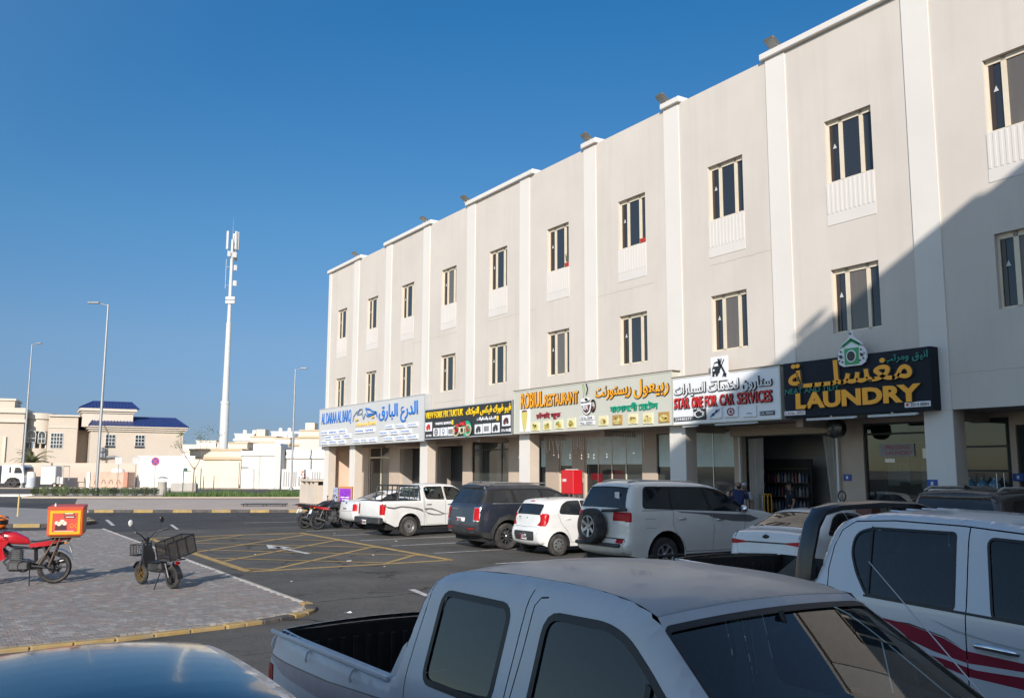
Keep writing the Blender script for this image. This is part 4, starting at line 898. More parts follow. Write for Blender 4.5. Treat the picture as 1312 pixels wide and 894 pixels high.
def front_bits(c, zl, zh, yin, yout, zg=None):
    L = c.L; a, b = c.S(L-.05, zl, c.cum[-1]*.7), c.S(L-.15, zh, c.cum[-1]*.7); lo, hi = min(a, b), max(a, b)
    for sg in (1, -1):
        W = c.Wt((lo+hi)/2); c.add('headlamp', LWHITE, rnd([(lo, sg*yin/W), (hi, sg*yin/W), (hi, sg*.97), (lo, sg*.97)], .04), .003, 'strip')
    W = c.Wt((lo+hi)/2); c.add('grille', PLAST, rnd([(lo, -.9*yin/W), (hi+.1, -.8*yin/W), (hi+.1, .8*yin/W), (lo, .9*yin/W)], .04), -.01, 'strip')
def windscreen(c, x0, z0, x1, z1, y0, y1, m=CGLASS, key='windscreen'):
    c.addwin(key, m, rnd(c.stp([(x0, z0, -y0), (x1, z1, -y1), (x1, z1, y1), (x0, z0, y0)]), .05), .03, 'strip')

# ---- big white off-road wagon with the spare wheel on its back
c = Car('off_road_wagon', 'cream white off-road wagon with a spare wheel on its back and a grey side stripe', 'car', (12.85, 16.44), 0, 4.98,
        [(.14, .42), (-.02, .5), (-.04, .68), (.03, .76), (.04, 1.1), (.06, 1.38), (.27, 1.9), (.42, 1.99), (.75, 2.03), (1.84, 2.02), (2.6, 1.97), (3.02, 1.86), (3.75, 1.41), (3.88, 1.36), (4.4, 1.31), (4.85, 1.2), (4.98, 1.02), (4.99, .6), (4.88, .4)],
        [(0, .9), (.45, .95), (.7, .975), (1.05, .985), (1.3, .965), (1.42, .93), (1.95, .745), (2.05, .66)], (1.12, 3.97), .37, .55, 'alloy6', .40, .28, .1, (.12, .05), paint=P_CREAM)
for k, p in (('window#a', [(.49, 1.46), (.64, 1.9), (1.36, 1.895), (1.33, 1.425)]), ('window#b', [(1.40, 1.42), (1.42, 1.895), (2.42, 1.87), (2.5, 1.36)]), ('window#c', [(2.58, 1.355), (2.5, 1.865), (2.85, 1.82), (3.25, 1.66), (3.66, 1.39), (3.62, 1.33)])): c.add(k, CGLASS, rnd(p, [.1, .12, .03, .03] if k[-1] == 'a' else .03), -.006)
c.add('window_frame', RUBBER, rnd([(.46, 1.435), (.62, 1.93), (2.5, 1.9), (2.9, 1.84), (3.3, 1.67), (3.72, 1.38), (3.64, 1.305)], [.1, .12, .05, .1, .1, .05, .03]), .002, split=False)
for sm in ([(1.36, 1.39), (1.33, 1.08), (1.40, .9), (1.62, .68), (1.74, .46), (2.55, .45), (2.6, .95), (2.55, 1.33)], [(2.55, .45), (3.35, .44), (3.6, .9), (3.66, 1.3)]): c.add('seam', SEAM, line(sm, .011), -.01, split=False)
c.add('side_stripe', DECAL_G, [(1.4, 1.375), (1.6, 1.33), (2.0, 1.30), (2.43, 1.255), (2.61, 1.19), (3.2, 1.1), (3.8, 1.07), (4.1, 1.14), (3.8, 1.235), (2.59, 1.3), (1.54, 1.363)], .001); c.add('side_stripe', DECAL_G, [(.45, 1.405), (.45, 1.388), (1.4, 1.378), (1.4, 1.392)], .001)
c.add('seam', SEAM, line([(.52, 1.22), (.52, 1.02), (.82, 1.01), (.82, 1.21), (.52, 1.22)], .008), -.006, split=False)
c.add('tail_lamp', TLRED, rnd([(-.2, 1.16), (.13, 1.15), (.15, 1.36), (-.2, 1.36)], .02), .004); c.add('lamp_base', LWHITE, [(-.2, 1.08), (.13, 1.08), (.13, 1.15), (-.2, 1.16)], .004)
for sg in (1, -1): c.add('tail_lamp', TLRED, c.stp([(.04, 1.16, sg*.43), (.06, 1.36, sg*.43), (.06, 1.36, sg*.93), (.04, 1.15, sg*.95)], 0, 2), .004, 'strip'); c.add('lamp_base', LWHITE, c.stp([(.04, 1.08, sg*.43), (.04, 1.155, sg*.43), (.04, 1.15, sg*.95), (.04, 1.08, sg*.95)], 0, 2), .004, 'strip'); c.add('reflector', TLRED, c.stp([(-.03, .68, sg*.58), (.03, .77, sg*.58), (.03, .77, sg*.8), (-.03, .68, sg*.8)], 0, 2), .006, 'strip')
c.addwin('rear_window', CGLASS, rnd(c.stp([(.08, 1.46, -.8), (.26, 1.89, -.7), (.26, 1.89, .7), (.08, 1.46, .8)], 0, 3), .06), .02, 'strip'); c.add('seam', SEAM, c.stp([(.03, .77, -.86), (.035, .79, -.86), (.035, .79, .86), (.03, .77, .86)], 0, 2), -.008, 'strip', False)
windscreen(c, 3.05, 1.84, 3.76, 1.41, .66, .82); front_bits(c, .95, 1.15, .45, .9)
c.build(); sp = wheel_meshes(.40, .27, 'alloy6'); so = link('spare_wheel', sp[0], c.root, (-.2, .06, 1.03), (0, R(-90), 0)); [link(n, m, so) for n, m in sp[1:]]
MB().tube([(-.08, .06, 1.03), (-.2, .06, 1.03)], .05, 10).tube([(-.08, .5, .72), (-.14, .06, .95)], .03).tube([(-.1, -.2, 1.38), (-.08, -.55, 1.40), (-.0, -.93, 1.43)], .035, 8).rbox(-.14, -.02, -.75, .8, .6, .68, .02).build('spare_carrier', PLAST, c.root, 50)
handle(c.root, c, 1.46, 1.19, l=.26, m=CHROME); handle(c.root, c, 2.65, 1.14, l=.28, m=CHROME); mirror(c, 3.55, .93, 1.38, CHROME, -1); mirror(c, 3.55, .93, 1.38, CHROME, 1); num_plate(c.root, .0, .5, .9)
[MB().tube([(.45, q*.45, 2.02), (.7, q*.45, 2.06), (2.4, q*.45, 2.02)], .018).build('roof_rail', RIMS, c.root, 60) for q in (1, -1)]
MB().box(.155, .16, -.5, -.34, 1.55, 1.8, Matrix.Translation((.0, 0, 0))).build('window_sticker', LWHITE, c.root); MB().rbox(.5, 4.6, -.95, -.88, .36, .42, .02).build('side_step', PLAST, c.root)

# ---- small white hatchback
c = Car('hatchback', 'small white hatchback with round red tail lamps and a dark rear bumper insert', 'car', (13.65, 20.79), 0, 3.58,
        [(.14, .3), (.03, .33), (-.03, .55), (.0, .7), (.09, .8), (.13, 1.1), (.29, 1.36), (.30, 1.44), (.48, 1.48), (1.3, 1.51), (1.85, 1.47), (2.15, 1.39), (2.85, 1.0), (2.95, .96), (3.4, .84), (3.55, .62), (3.56, .35)],
        [(0, .72), (.3, .78), (.6, .797), (.85, .79), (1.1, .765), (1.45, .60), (1.52, .54)], (.59, 2.98), .25, .36, 'cover', .293, .175, .1, (.12, .09), paint=P_WHITE, tlen=(.8, .5))
c.addwin('window', CGLASS, rnd([(.64, 1.13), (.78, 1.33), (.98, 1.42), (1.36, 1.43), (1.38, 1.08)], [.05, .1, .08, .02, .02]), .025); c.addwin('window', CGLASS, rnd([(1.45, 1.075), (1.43, 1.43), (1.8, 1.415), (2.1, 1.32), (2.5, 1.04)], .03), .025)
for sm in ([(.58, 1.12), (.66, .87), (.86, .66), (1.0, .36), (1.5, .32)], [(1.42, 1.45), (1.44, 1.05), (1.46, .32), (2.4, .32), (2.5, .6), (2.52, 1.0)]): c.add('seam', SEAM, line(sm, .01), -.01, split=False)
c.add('tail_lamp', TLRED, rnd([(-.1, .8), (.16, .79), (.25, .9), (.3, 1.08), (.25, 1.12), (-.1, 1.12)], .03), .006)
for sg in (1, -1):
    c.add('tail_lamp', TLRED, c.stp([(.08, .78, sg*.5), (.10, .9, sg*.6), (.12, 1.0, sg*.6), (.13, 1.12, sg*.54), (.13, 1.12, sg*.8), (.08, .8, sg*.8)], 0, 1.6), .006, 'strip'); c.add('reflector', TLRED, rnd(c.stp([(-.03, .42, sg*.6), (-.02, .6, sg*.62), (-.02, .6, sg*.68), (-.03, .42, sg*.66)], 0, 1.2), .01), .006, 'strip')
c.add('bumper_insert', PLAST, rnd(c.stp([(-.02, .40, -.46), (-.02, .63, -.48), (-.02, .63, .48), (-.02, .40, .46)], 0, 1.2), .09), .004, 'strip'); c.add('seam', SEAM, line(c.stp([(.05, .75, -.52), (.03, .735, 0), (.05, .75, .52)], 0, 1.2), .009), -.008, 'strip', False)
c.addwin('rear_window', CGLASS, rnd(c.stp([(.135, 1.11, -.54), (.27, 1.35, -.53), (.27, 1.35, .53), (.135, 1.11, .54)], 0, 2), .05), .02, 'strip'); c.add('brake_lamp', TLRED, c.stp([(.30, 1.42, -.1), (.31, 1.45, -.1), (.31, 1.45, .1), (.30, 1.42, .1)], 0, 2), .004, 'strip')
windscreen(c, 2.17, 1.375, 2.85, 1.0, .5, .66); front_bits(c, .62, .78, .35, .7)
c.build(); num_plate(c.root, -.045, .0, .5, .3, .15); handle(c.root, c, .8, .965, l=.18); handle(c.root, c, 1.55, .95, l=.18); mirror(c, 2.35, .76, 1.08, P_WHITE, -1); mirror(c, 2.35, .76, 1.08, P_WHITE, 1)
o = MB().ball((.09, .0, .98), (.012, .055, .04), seg=12, rings=6).build('badge', CHROME, c.root, 60); MB().box(.085, .11, .3, .42, 1.0, 1.02).box(.085, .11, .3, .38, .95, .965).build('badge_script', CHROME, c.root)
MB().tube([(.6, -.3, 1.5), (.45, -.3, 1.62)], .006).build('aerial', RUBBER, c.root)

# ---- dark blue SUV
c = Car('family_suv', 'dark blue family SUV with upright red tail lamps parked beside the white hatchback', 'car', (13.1, 23.3), 0, 4.9,
        [(.16, .4), (-.02, .45), (-.05, .68), (.0, .95), (.04, 1.24), (.10, 1.31), (.36, 1.72), (.26, 1.80), (.42, 1.85), (.92, 1.87), (2.05, 1.85), (2.75, 1.77), (3.6, 1.27), (3.78, 1.19), (4.6, 1.08), (4.86, .9), (4.9, .5), (4.8, .35)],
        [(0, .86), (.5, .94), (.9, .965), (1.2, .955), (1.3, .93), (1.75, .75), (1.88, .66)], (1.0, 3.9), .33, .48, 'alloydark', .375, .25, .1, (.12, .07), paint=P_NAVY, sharp=(7,))
for k, p in (('window#a', [(.52, 1.37), (.66, 1.69), (1.2, 1.70), (1.22, 1.335)]), ('window#b', [(1.36, 1.335), (1.27, 1.70), (2.2, 1.70), (2.24, 1.325)]), ('window#c', [(2.33, 1.325), (2.28, 1.70), (2.55, 1.68), (2.95, 1.57), (3.38, 1.33)])): c.add(k, CGLASS, rnd(p, .03), -.006)
c.add('window_frame', RUBBER, rnd([(.1, 1.34), (.36, 1.71), (.7, 1.735), (2.55, 1.73), (3.0, 1.6), (3.5, 1.305)], .04), .002, split=False); c.add('chrome_strip', CHROME, [(.5, 1.325), (3.52, 1.3), (3.52, 1.283), (.5, 1.305)], .006); c.add('chrome_strip', CHROME, line([(1.24, 1.71), (1.34, 1.34)], .03), .006)
for sm in ([(1.3, 1.3), (1.3, 1.0), (1.5, .7), (1.6, .4), (2.3, .4)], [(2.27, 1.72), (2.28, 1.3), (2.3, .4), (3.3, .4), (3.45, .7), (3.5, 1.28)]): c.add('seam', SEAM, line(sm, .01), -.01, split=False)
c.add('cladding', PLAST, [(-.2, .3), (-.2, .52), (.4, .5), (.5, .7), (.7, .92), (1.0, 1.0), (1.3, .92), (1.5, .7), (1.6, .48), (3.3, .48), (3.4, .7), (3.6, .92), (3.9, 1.0), (4.2, .92), (4.4, .7), (4.5, .5), (5.1, .5), (5.1, .3)], .006, split=False)
c.add('tail_lamp', TLRED, [(-.1, .84), (.05, .84), (.08, 1.2), (-.1, 1.2)], .008); c.add('lamp_trim', CHROME, [(-.1, .82), (.09, .82), (.11, 1.22), (-.1, 1.22)], .004)
for sg in (1, -1):
    c.add('tail_lamp', TLRED, c.stp([(.0, .84, sg*.72), (.04, 1.2, sg*.70), (.04, 1.2, sg*.95), (.0, .84, sg*.95)], 0, 1.6), .01, 'strip'); c.add('lamp_trim', CHROME, c.stp([(-.01, .8, sg*.70), (.04, 1.22, sg*.68), (.04, 1.22, sg*.98), (-.01, .8, sg*.98)], 0, 1.6), .003, 'strip')
    c.add('reflector', TLRED, c.stp([(-.05, .585, sg*.45), (-.05, .625, sg*.45), (-.05, .625, sg*.9), (-.05, .585, sg*.9)], 0, 1.6), .006, 'strip'); c.add('exhaust_trim', CHROME, c.stp([(-.03, .47, sg*.5), (-.04, .53, sg*.5), (-.04, .53, sg*.8), (-.03, .47, sg*.8)], 0, 1.6), .008, 'strip')
c.add('bumper_insert', PLAST, c.stp([(.1, .41, -.95), (-.05, .66, -.95), (-.05, .66, .95), (.1, .41, .95)], 0, 1.2), .003, 'strip', False)
c.addwin('rear_window', CGLASS, rnd(c.stp([(.11, 1.32, -.82), (.35, 1.70, -.72), (.35, 1.70, .72), (.11, 1.32, .82)], 0, 2), .05), .02, 'strip')
c.add('roof_panel', P_ROOFN, c.stp([(.36, 1.845, -.8), (2.65, 1.79, -.8), (2.65, 1.79, .8), (.36, 1.845, .8)], 1.6, 6), .002, 'strip', False); windscreen(c, 2.78, 1.755, 3.6, 1.27, .66, .8); front_bits(c, .7, .95, .5, .9)
c.build(); num_plate(c.root, -.05, .0, .85, .5, .12); handle(c.root, c, 1.5, 1.12); handle(c.root, c, 2.5, 1.1); mirror(c, 3.35, .93, 1.32, P_NAVY, -1); mirror(c, 3.35, .93, 1.32, P_NAVY, 1); MB().box(-.02, .01, .2, .55, 1.13, 1.17).build('badge_script', CHROME, c.root)
[MB().tube([(.55, q*.66, 1.86), (.75, q*.66, 1.91), (2.5, q*.63, 1.88)], .02).build('roof_rail', RIMS, c.root, 60) for q in (1, -1)]; MB().loft([[(.62, -.02, 1.86), (.62, .02, 1.86), (.74, .02, 1.875), (.74, -.02, 1.875)], [(.6, -.006, 1.93), (.6, .006, 1.93), (.62, .006, 1.93), (.62, -.006, 1.93)]]).build('aerial', RUBBER, c.root)
MB().tube([(.16, -.3, 1.37), (.15, .1, 1.39)], .012).build('wiper', RUBBER, c.root)

# ---- white double cab pickup with a rack, beyond the SUV
c = Car('pickup_truck', 'white double cab pickup with grey swirl stripes and a black rack behind its cab', 'pickup', (12.72, 29.06), R(6), 5.05,
        [(.14, .5), (.02, .55), (-.02, .72), (.0, 1.17), (.04, 1.21), (1.52, 1.21), (1.55, 1.26), (1.58, 1.64), (1.68, 1.73), (2.2, 1.77), (2.85, 1.75), (3.05, 1.70), (3.75, 1.22), (3.9, 1.15), (4.7, 1.04), (4.97, .88), (5.03, .55), (4.92, .4)],
        [(0, .8), (.4, .855), (.75, .88), (1.1, .875), (1.22, .86), (1.72, .68), (1.8, .6)], (1.06, 4.12), .36, .45, 'steel', .345, .21, .06, (.1, .04), paint=P_WHITE, sharp=(4, 5), sp=.065)
c.addwin('window', FGLASS, rnd([(1.74, 1.27), (1.70, 1.62), (1.78, 1.665), (2.44, 1.67), (2.47, 1.25)], [.08, .1, .06, .03, .03]), .022); c.addwin('window', FGLASS, rnd([(2.58, 1.24), (2.55, 1.67), (2.95, 1.65), (3.15, 1.56), (3.62, 1.23)], .04), .022)
for sm in ([(1.6, 1.7), (1.62, 1.2), (1.66, .36)], [(1.7, 1.71), (1.66, 1.3), (1.67, .8), (1.75, .4), (2.5, .38)], [(2.51, 1.72), (2.52, 1.2), (2.54, .38), (3.4, .38), (3.6, .8), (3.66, 1.2)]): c.add('seam', SEAM, line(sm, .01), -.01, split=False)
q = lambda L: [((px-388)*.00377, 1.19-(py-330)*.00354) for px, py in L]
c.add('side_stripe', DECAL_G, q([(382, 340), (430, 375), (500, 385), (580, 372), (660, 380), (740, 390), (800, 408), (822, 440), (770, 417), (680, 396), (580, 386), (500, 402), (440, 393), (398, 365)]), .0015)
for P in ([(828, 398), (900, 398), (960, 418), (1048, 454), (1100, 458), (1040, 464), (960, 430), (890, 412), (835, 420)], [(835, 420), (860, 440), (930, 458), (1000, 461), (1080, 456), (1000, 472), (930, 470), (870, 458), (840, 436)]): c.add('side_stripe', DECAL_G, q(P), .0015)
c.add('tail_lamp', TLRED, rnd([(-.1, .76), (.07, .75), (.12, 1.1), (-.1, 1.12)], .02), .008)
for sg in (1, -1): c.add('tail_lamp', TLRED, c.stp([(-.01, .76, sg*.68), (.0, 1.1, sg*.68), (.0, 1.1, sg*.9), (-.01, .76, sg*.9)], 0, 1.2), .008, 'strip')
c.add('seam', SEAM, line(c.stp([(.0, 1.15, -.66), (-.01, .68, -.66), (-.01, .68, .66), (.0, 1.15, .66)], 0, 1.2), .01), -.008, 'strip', False)
c.add('bed_opening', None, c.stp([(.1, 1.21, -.78), (1.48, 1.21, -.78), (1.48, 1.21, .78), (.1, 1.21, .78)], .5, 3), 0, 'strip', False)
c.add('bed_rail', PLAST, c.stp([(.02, 1.205, -.9), (1.54, 1.215, -.9), (1.54, 1.215, .9), (.02, 1.205, .9)], .6, 3), .004, 'strip')
c.addwin('rear_window', FGLASS, rnd(c.stp([(1.56, 1.33, -.6), (1.58, 1.62, -.56), (1.58, 1.62, .56), (1.56, 1.33, .6)], 1.5, 4), .05), .02, 'strip'); windscreen(c, 3.08, 1.68, 3.74, 1.22, .58, .72, FGLASS); front_bits(c, .75, .95, .42, .8)
c.build(); bpy.data.objects.remove(c.parts[('bed_opening', None)])
def bed(root, x0, x1, hw, zt, zf, m, rib=.12):
    mb = MB()
    for a, b, cc, d in ((x0, x1, -hw, -hw+.02), (x0, x1, hw-.02, hw), (x0, x0+.02, -hw+.02, hw-.02), (x1-.02, x1, -hw+.02, hw-.02)): mb.box(a, b, cc, d, zf, zt)
    mb.box(x0, x1, -hw, hw, zf-.02, zf)
    o = mb.build('bed_liner', m, root); rm = MB().rbox(0, .045, 0, .016, zf, zt-.08, .006).mesh('liner_rib', m); x = x0+.08
    while x < x1-.1:
        link('liner_rib', rm, o, (x, -hw+.02, 0)); link('liner_rib', rm, o, (x+.045, hw-.02, 0), (0, 0, math.pi)); x += rib
    rx = MB().rbox(0, .016, 0, .045, zf, zt-.08, .006).mesh('liner_rib', m); y = -hw+.12
    while y < hw-.12: link('liner_rib', rx, o, (x0+.02, y, 0)); link('liner_rib', rx, o, (x1-.02, y+.045, 0), (0, 0, math.pi)); y += rib
    return o
LINERM = mat('bed_liner', (.012, .012, .013), .6, var=(8, .3), dirt=(3, .3, (.05, .045, .04)))
bed(c.root, .08, 1.5, .8, 1.2, .75, LINERM)
MB().rbox(-.16, .02, -.86, .86, .45, .66, .03).rbox(-.2, -.1, -.3, .3, .46, .52, .01).build('rear_bumper', mat('bumper_grey', (.05, .05, .055), .5, .3, var=(3, .2)), c.root); num_plate(c.root, -.215, .05, .5, .3, .14); handle(c.root, c, 1.74, 1.07, m=PLAST); handle(c.root, c, 2.62, 1.06, m=PLAST); mirror(c, 3.3, .85, 1.28, P_WHITE, -1); mirror(c, 3.3, .85, 1.28, P_WHITE, 1)
rk = MB()
for sg in (-1, 1): rk.tube([(.62, sg*.78, 1.22), (.70, sg*.72, 1.68), (.78, sg*.70, 1.72), (1.5, sg*.70, 1.72), (1.5, sg*.8, 1.22)], .03, 8)
for x in (.74, 1.0, 1.25, 1.5): rk.tube([(x, -.7, 1.72), (x, .7, 1.72)], .022, 6)
for x in (.9, 1.1, 1.3): rk.tube([(x, -.78, 1.22), (x, -.71, 1.72)], .02, 6); rk.tube([(x, .78, 1.22), (x, .71, 1.72)], .02, 6)
for z in (1.38, 1.55): rk.tube([(.68, -.74, z), (1.5, -.74, z)], .016, 6); rk.tube([(.68, .74, z), (1.5, .74, z)], .016, 6)
rk.build('load_rack', PLAST, c.root, 50)
def interior(root, x_seat, zb, m=SEAT, rear=None, lhd=.38, wheel=None, dash=None, hw=.7, zw=None):
    def seat(x, y, w):
        s = MB(); s.rbox(x, x+.5, y-w, y+w, zb-.38, zb-.2, .05); s.rbox(-.07, .07, y-w, y+w, 0, .58, .06, Matrix.Translation((x-.02, 0, zb-.28)) @ Matrix.Rotation(R(-14), 4, 'Y')); s.build('seat', m, root, 60)
        MB().rbox(-.05, .05, y-.13, y+.13, .60, .80, .05, Matrix.Translation((x-.02, 0, zb-.28)) @ Matrix.Rotation(R(-14), 4, 'Y')).build('headrest', m, root, 60)
    seat(x_seat, .36, .25); seat(x_seat, -.36, .25)
    if rear: s = MB(); s.rbox(rear, rear+.45, -hw+.05, hw-.05, zb-.38, zb-.22, .05); s.rbox(rear-.1, rear+.03, -hw+.05, hw-.05, zb-.3, zb+.25, .05); s.build('rear_seat', m, root, 60)
    if wheel:
        ring = [(.19*math.cos(a*math.pi/10), .19*math.sin(a*math.pi/10), 0) for a in range(21)]; M = Matrix.Translation((wheel, lhd, zw or zb)) @ Matrix.Rotation(R(-62), 4, 'Y'); st = MB().tube([M @ Vector(p) for p in ring], .016, 8); st.tube([M @ Vector((-.18, 0, 0)), M @ Vector((.18, 0, 0))], .02); st.tube([M @ Vector((0, 0, 0)), M @ Vector((0, 0, -.35))], .03); st.build('steering_wheel', PLAST, root, 60)
    if dash: MB().rbox(dash, dash+.55, -hw, hw, zb-.45, zb-.06, .08).build('dashboard', PLAST, root, 60)
interior(c.root, 2.55, 1.25, rear=1.72, wheel=3.05, dash=3.2)

# ---- white saloon half hidden between the motorbikes and the pickup
def saloon(name, label, loc, rz, pnt, H=1.45, bar=False, L=4.65):
    k = H/1.45
    c = Car(name, label, 'car', loc, rz, L, [(.14, .34), (.0, .38), (-.04, .6), (.0, .82), (.03, 1.0*k), (.12, 1.07*k), (.62, 1.09*k), (1.35, 1.38*k), (1.6, 1.43*k), (2.1, H), (2.6, 1.42*k), (2.9, 1.34*k), (3.5, 1.0*k), (3.65, .96*k), (4.3, .84*k), (4.6, .66), (L, .45), (4.55, .3)],
            [(0, .8), (.35, .86), (.65, .89), (.95*k, .875), (1.07*k, .83), (1.42*k, .60), (1.5*k, .52)], (.98, 3.7), .27, .38, 'alloy5', .33, .21, .1, (.13, .10), paint=pnt, tlen=(.9, .7))
    c.addwin('window', CGLASS, rnd([(.9, 1.03*k), (1.45, 1.30*k), (1.75, 1.365*k), (2.0, 1.375*k), (2.0, .985*k)], [.04, .1, .1, .02, .02]), .022); c.addwin('window', CGLASS, rnd([(2.08, .985*k), (2.07, 1.375*k), (2.5, 1.35*k), (2.85, 1.25*k), (3.25, .985*k)], .03), .022)
    for sm in ([(1.05, 1.0*k), (1.15, .8), (1.42, .55), (1.5, .32), (2.1, .31)], [(2.04, 1.39*k), (2.04, .98*k), (2.08, .31), (3.1, .31), (3.3, .6), (3.3, .97*k)]): c.add('seam', SEAM, line(sm, .01), -.01, split=False)
    z0, z1 = (.83*k, .925*k) if bar else (.70, .98)
    c.add('tail_lamp', TLRED, rnd([(-.2, z0), (.16 if bar else .1, z0+.02), (.2 if bar else .12, z1), (-.2, z1)], .02), .006)
    if bar:
        for sg in (1, -1): c.add('tail_lamp', TLRED, c.stp([(.01, z0+.03, sg*.42), (.02, z1-.02, sg*.42), (.03, z1+.02, sg*.9), (.01, z0, sg*.9)], 0, 1.5), .008, 'strip')
        c.add('lamp_bar', RUBBER, c.stp([(.01, z0+.01, -.92), (.02, z0+.05, -.4), (.02, z0+.05, .4), (.01, z0+.01, .92), (.02, z0+.035, .92), (.025, z1-.025, .4), (.025, z1-.025, -.4), (.02, z0+.035, -.92)], 0, 1.5), .004, 'strip', False)
    else:
        for sg in (1, -1): c.add('tail_lamp', TLRED, c.stp([(-.02, z0, sg*.66), (.02, z1, sg*.6), (.03, z1, sg*.9), (-.02, z0, sg*.9)], 0, 1.5), .006, 'strip')
    c.add('seam', SEAM, line(c.stp([(.1, 1.06*k, -.7), (.0, .7, -.6), (.0, .68, .6), (.1, 1.06*k, .7)], 0, 1.8), .01), -.008, 'strip', False)
    c.addwin('rear_window', CGLASS, rnd(c.stp([(.70, 1.125*k, -.66), (1.33, 1.375*k, -.55), (1.33, 1.375*k, .55), (.70, 1.125*k, .66)], .5, 3.2), .06), .025, 'strip'); windscreen(c, 2.93, 1.325*k, 3.48, 1.01*k, .52, .68); front_bits(c, .6, .75, .4, .8)
    c.build(); num_plate(c.root, -.03, 0, .62 if bar else .78, .4, .12); handle(c.root, c, 1.5, .86*k); handle(c.root, c, 2.45, .85*k); mirror(c, 3.05, .87, 1.0*k, pnt, -1); mirror(c, 3.05, .87, 1.0*k, pnt, 1)
    MB().tube([(.02, -.07, .99*k), (.0, 0, 1.0*k), (.02, .07, .99*k)], [.02, .045, .02], 8).build('badge', CHROME if not bar else RUBBER, c.root, 60)
    MB().loft([[(1.75, -.02, H-.02), (1.75, .02, H-.02), (1.9, .02, H-.01), (1.9, -.02, H-.01)], [(1.7, -.004, H+.07), (1.7, .004, H+.07), (1.73, .004, H+.07), (1.73, -.004, H+.07)]]).build('aerial', RUBBER, c.root); return c
saloon('saloon_car', 'white saloon car half hidden between the motorbikes and the white pickup', (13.35, 32.75), 0, P_WHITE)
saloon('saloon_car', 'white saloon car with a full width dark lamp bar, parked right of the off-road wagon', (13.6, 12.25), R(12), P_WHITE, 1.5, True)

# ---- big brown SUV at the right, mostly behind the near pickup
c = Car('large_suv', 'large dark brown SUV with silver roof rails parked in front of the laundry', 'car', (15.3, 9.55), 0, 5.1,
        [(.14, .42), (-.02, .5), (-.04, .7), (.02, 1.0), (.05, 1.3), (.26, 1.80), (.2, 1.88), (.4, 1.93), (.9, 1.95), (2.2, 1.93), (3.0, 1.82), (3.8, 1.34), (3.95, 1.28), (4.8, 1.14), (5.08, .9), (5.1, .5), (5.0, .38)],
        [(0, .9), (.45, .96), (.9, 1.0), (1.3, .97), (1.85, .78), (1.95, .70)], (1.1, 4.05), .36, .52, 'alloy6', .40, .26, .1, (.12, .07), paint=P_BROWN, sharp=(6,))
for p in ([(.5, 1.42), (.66, 1.76), (1.3, 1.77), (1.32, 1.38)], [(1.42, 1.38), (1.40, 1.77), (2.4, 1.76), (2.46, 1.36)], [(2.55, 1.36), (2.5, 1.76), (2.8, 1.73), (3.2, 1.6), (3.6, 1.36)]): c.addwin('window', CGLASS, rnd(p, [.08, .12, .03, .03] if p[0][0] < 1 else .04), .025)
for sm in ([(1.36, 1.36), (1.34, 1.1), (1.6, .7), (1.7, .44), (2.5, .43)], [(2.5, 1.34), (2.5, .43), (3.5, .43), (3.65, 1.3)]): c.add('seam', SEAM, line(sm, .01), -.01, split=False)
c.add('tail_lamp', TLRED, [(-.1, 1.0), (.14, 1.0), (.18, 1.3), (-.1, 1.3)], .006)
for sg in (1, -1): c.add('tail_lamp', TLRED, c.stp([(.02, 1.0, sg*.7), (.05, 1.3, sg*.7), (.05, 1.3, sg*.98), (.02, 1.0, sg*.98)], 0, 1.6), .006, 'strip')
c.addwin('rear_window', CGLASS, rnd(c.stp([(.08, 1.38, -.84), (.25, 1.77, -.74), (.25, 1.77, .74), (.08, 1.38, .84)], 0, 2), .06), .02, 'strip'); windscreen(c, 3.05, 1.8, 3.8, 1.34, .68, .82); front_bits(c, .8, 1.0, .5, .9)
c.build(); num_plate(c.root, -.02, 0, .95, .4, .13); handle(c.root, c, 1.5, 1.18, m=CHROME); mirror(c, 3.4, .96, 1.4, P_BROWN, -1); mirror(c, 3.4, .96, 1.4, P_BROWN, 1)
[MB().tube([(.42, q*.70, 1.93), (.6, q*.69, 1.99), (2.6, q*.66, 1.97), (2.8, q*.65, 1.9)], [.02, .028, .028, .02]).build('roof_rail', RIMS, c.root, 60) for q in (1, -1)]; MB().loft([[(.62, -.03, 1.95), (.62, .03, 1.95), (.8, .03, 1.97), (.8, -.03, 1.97)], [(.58, -.006, 2.04), (.58, .006, 2.04), (.62, .006, 2.04), (.62, -.006, 2.04)]]).build('aerial', RUBBER, c.root)
# ---- near pickup, faded white, nose towards the camera's right
hF = R(-90+2.5)
c = Car('pickup_truck', 'near dusty white double cab pickup with an empty black bed and round-cornered windows', 'pickup', (2.85, 6.3), hF, 5.3,
        [(.12, .55), (-.06, .6), (-.10, .8), (-.08, 1.0), (-.02, 1.15), (.03, 1.205), (1.76, 1.205), (1.79, 1.25), (1.84, 1.45), (1.90, 1.69), (2.02, 1.765), (2.4, 1.80), (3.1, 1.80), (3.42, 1.772), (3.56, 1.735), (4.33, 1.21), (4.48, 1.15), (5.0, 1.05), (5.27, .85), (5.3, .5), (5.2, .42)],
        [(0, .8), (.5, .845), (.95, .85), (1.04, .85), (1.09, .83), (1.2, .83), (1.25, .82), (1.72, .68), (1.8, .62)], (1.08, 4.15), .4, .47, 'steel', .36, .23, .06, (.1, .04), paint=P_DUSTY, sharp=(5, 6, 14), sp=.05, crown=.03)
c.addwin('window', FGLASS2, rnd([(2.115, 1.27), (2.115, 1.66), (2.68, 1.66), (2.68, 1.27)], .055), .03); c.add('window_bar', RUBBER, [(3.635, 1.2), (3.635, 1.52), (3.665, 1.51), (3.665, 1.2)], .004)
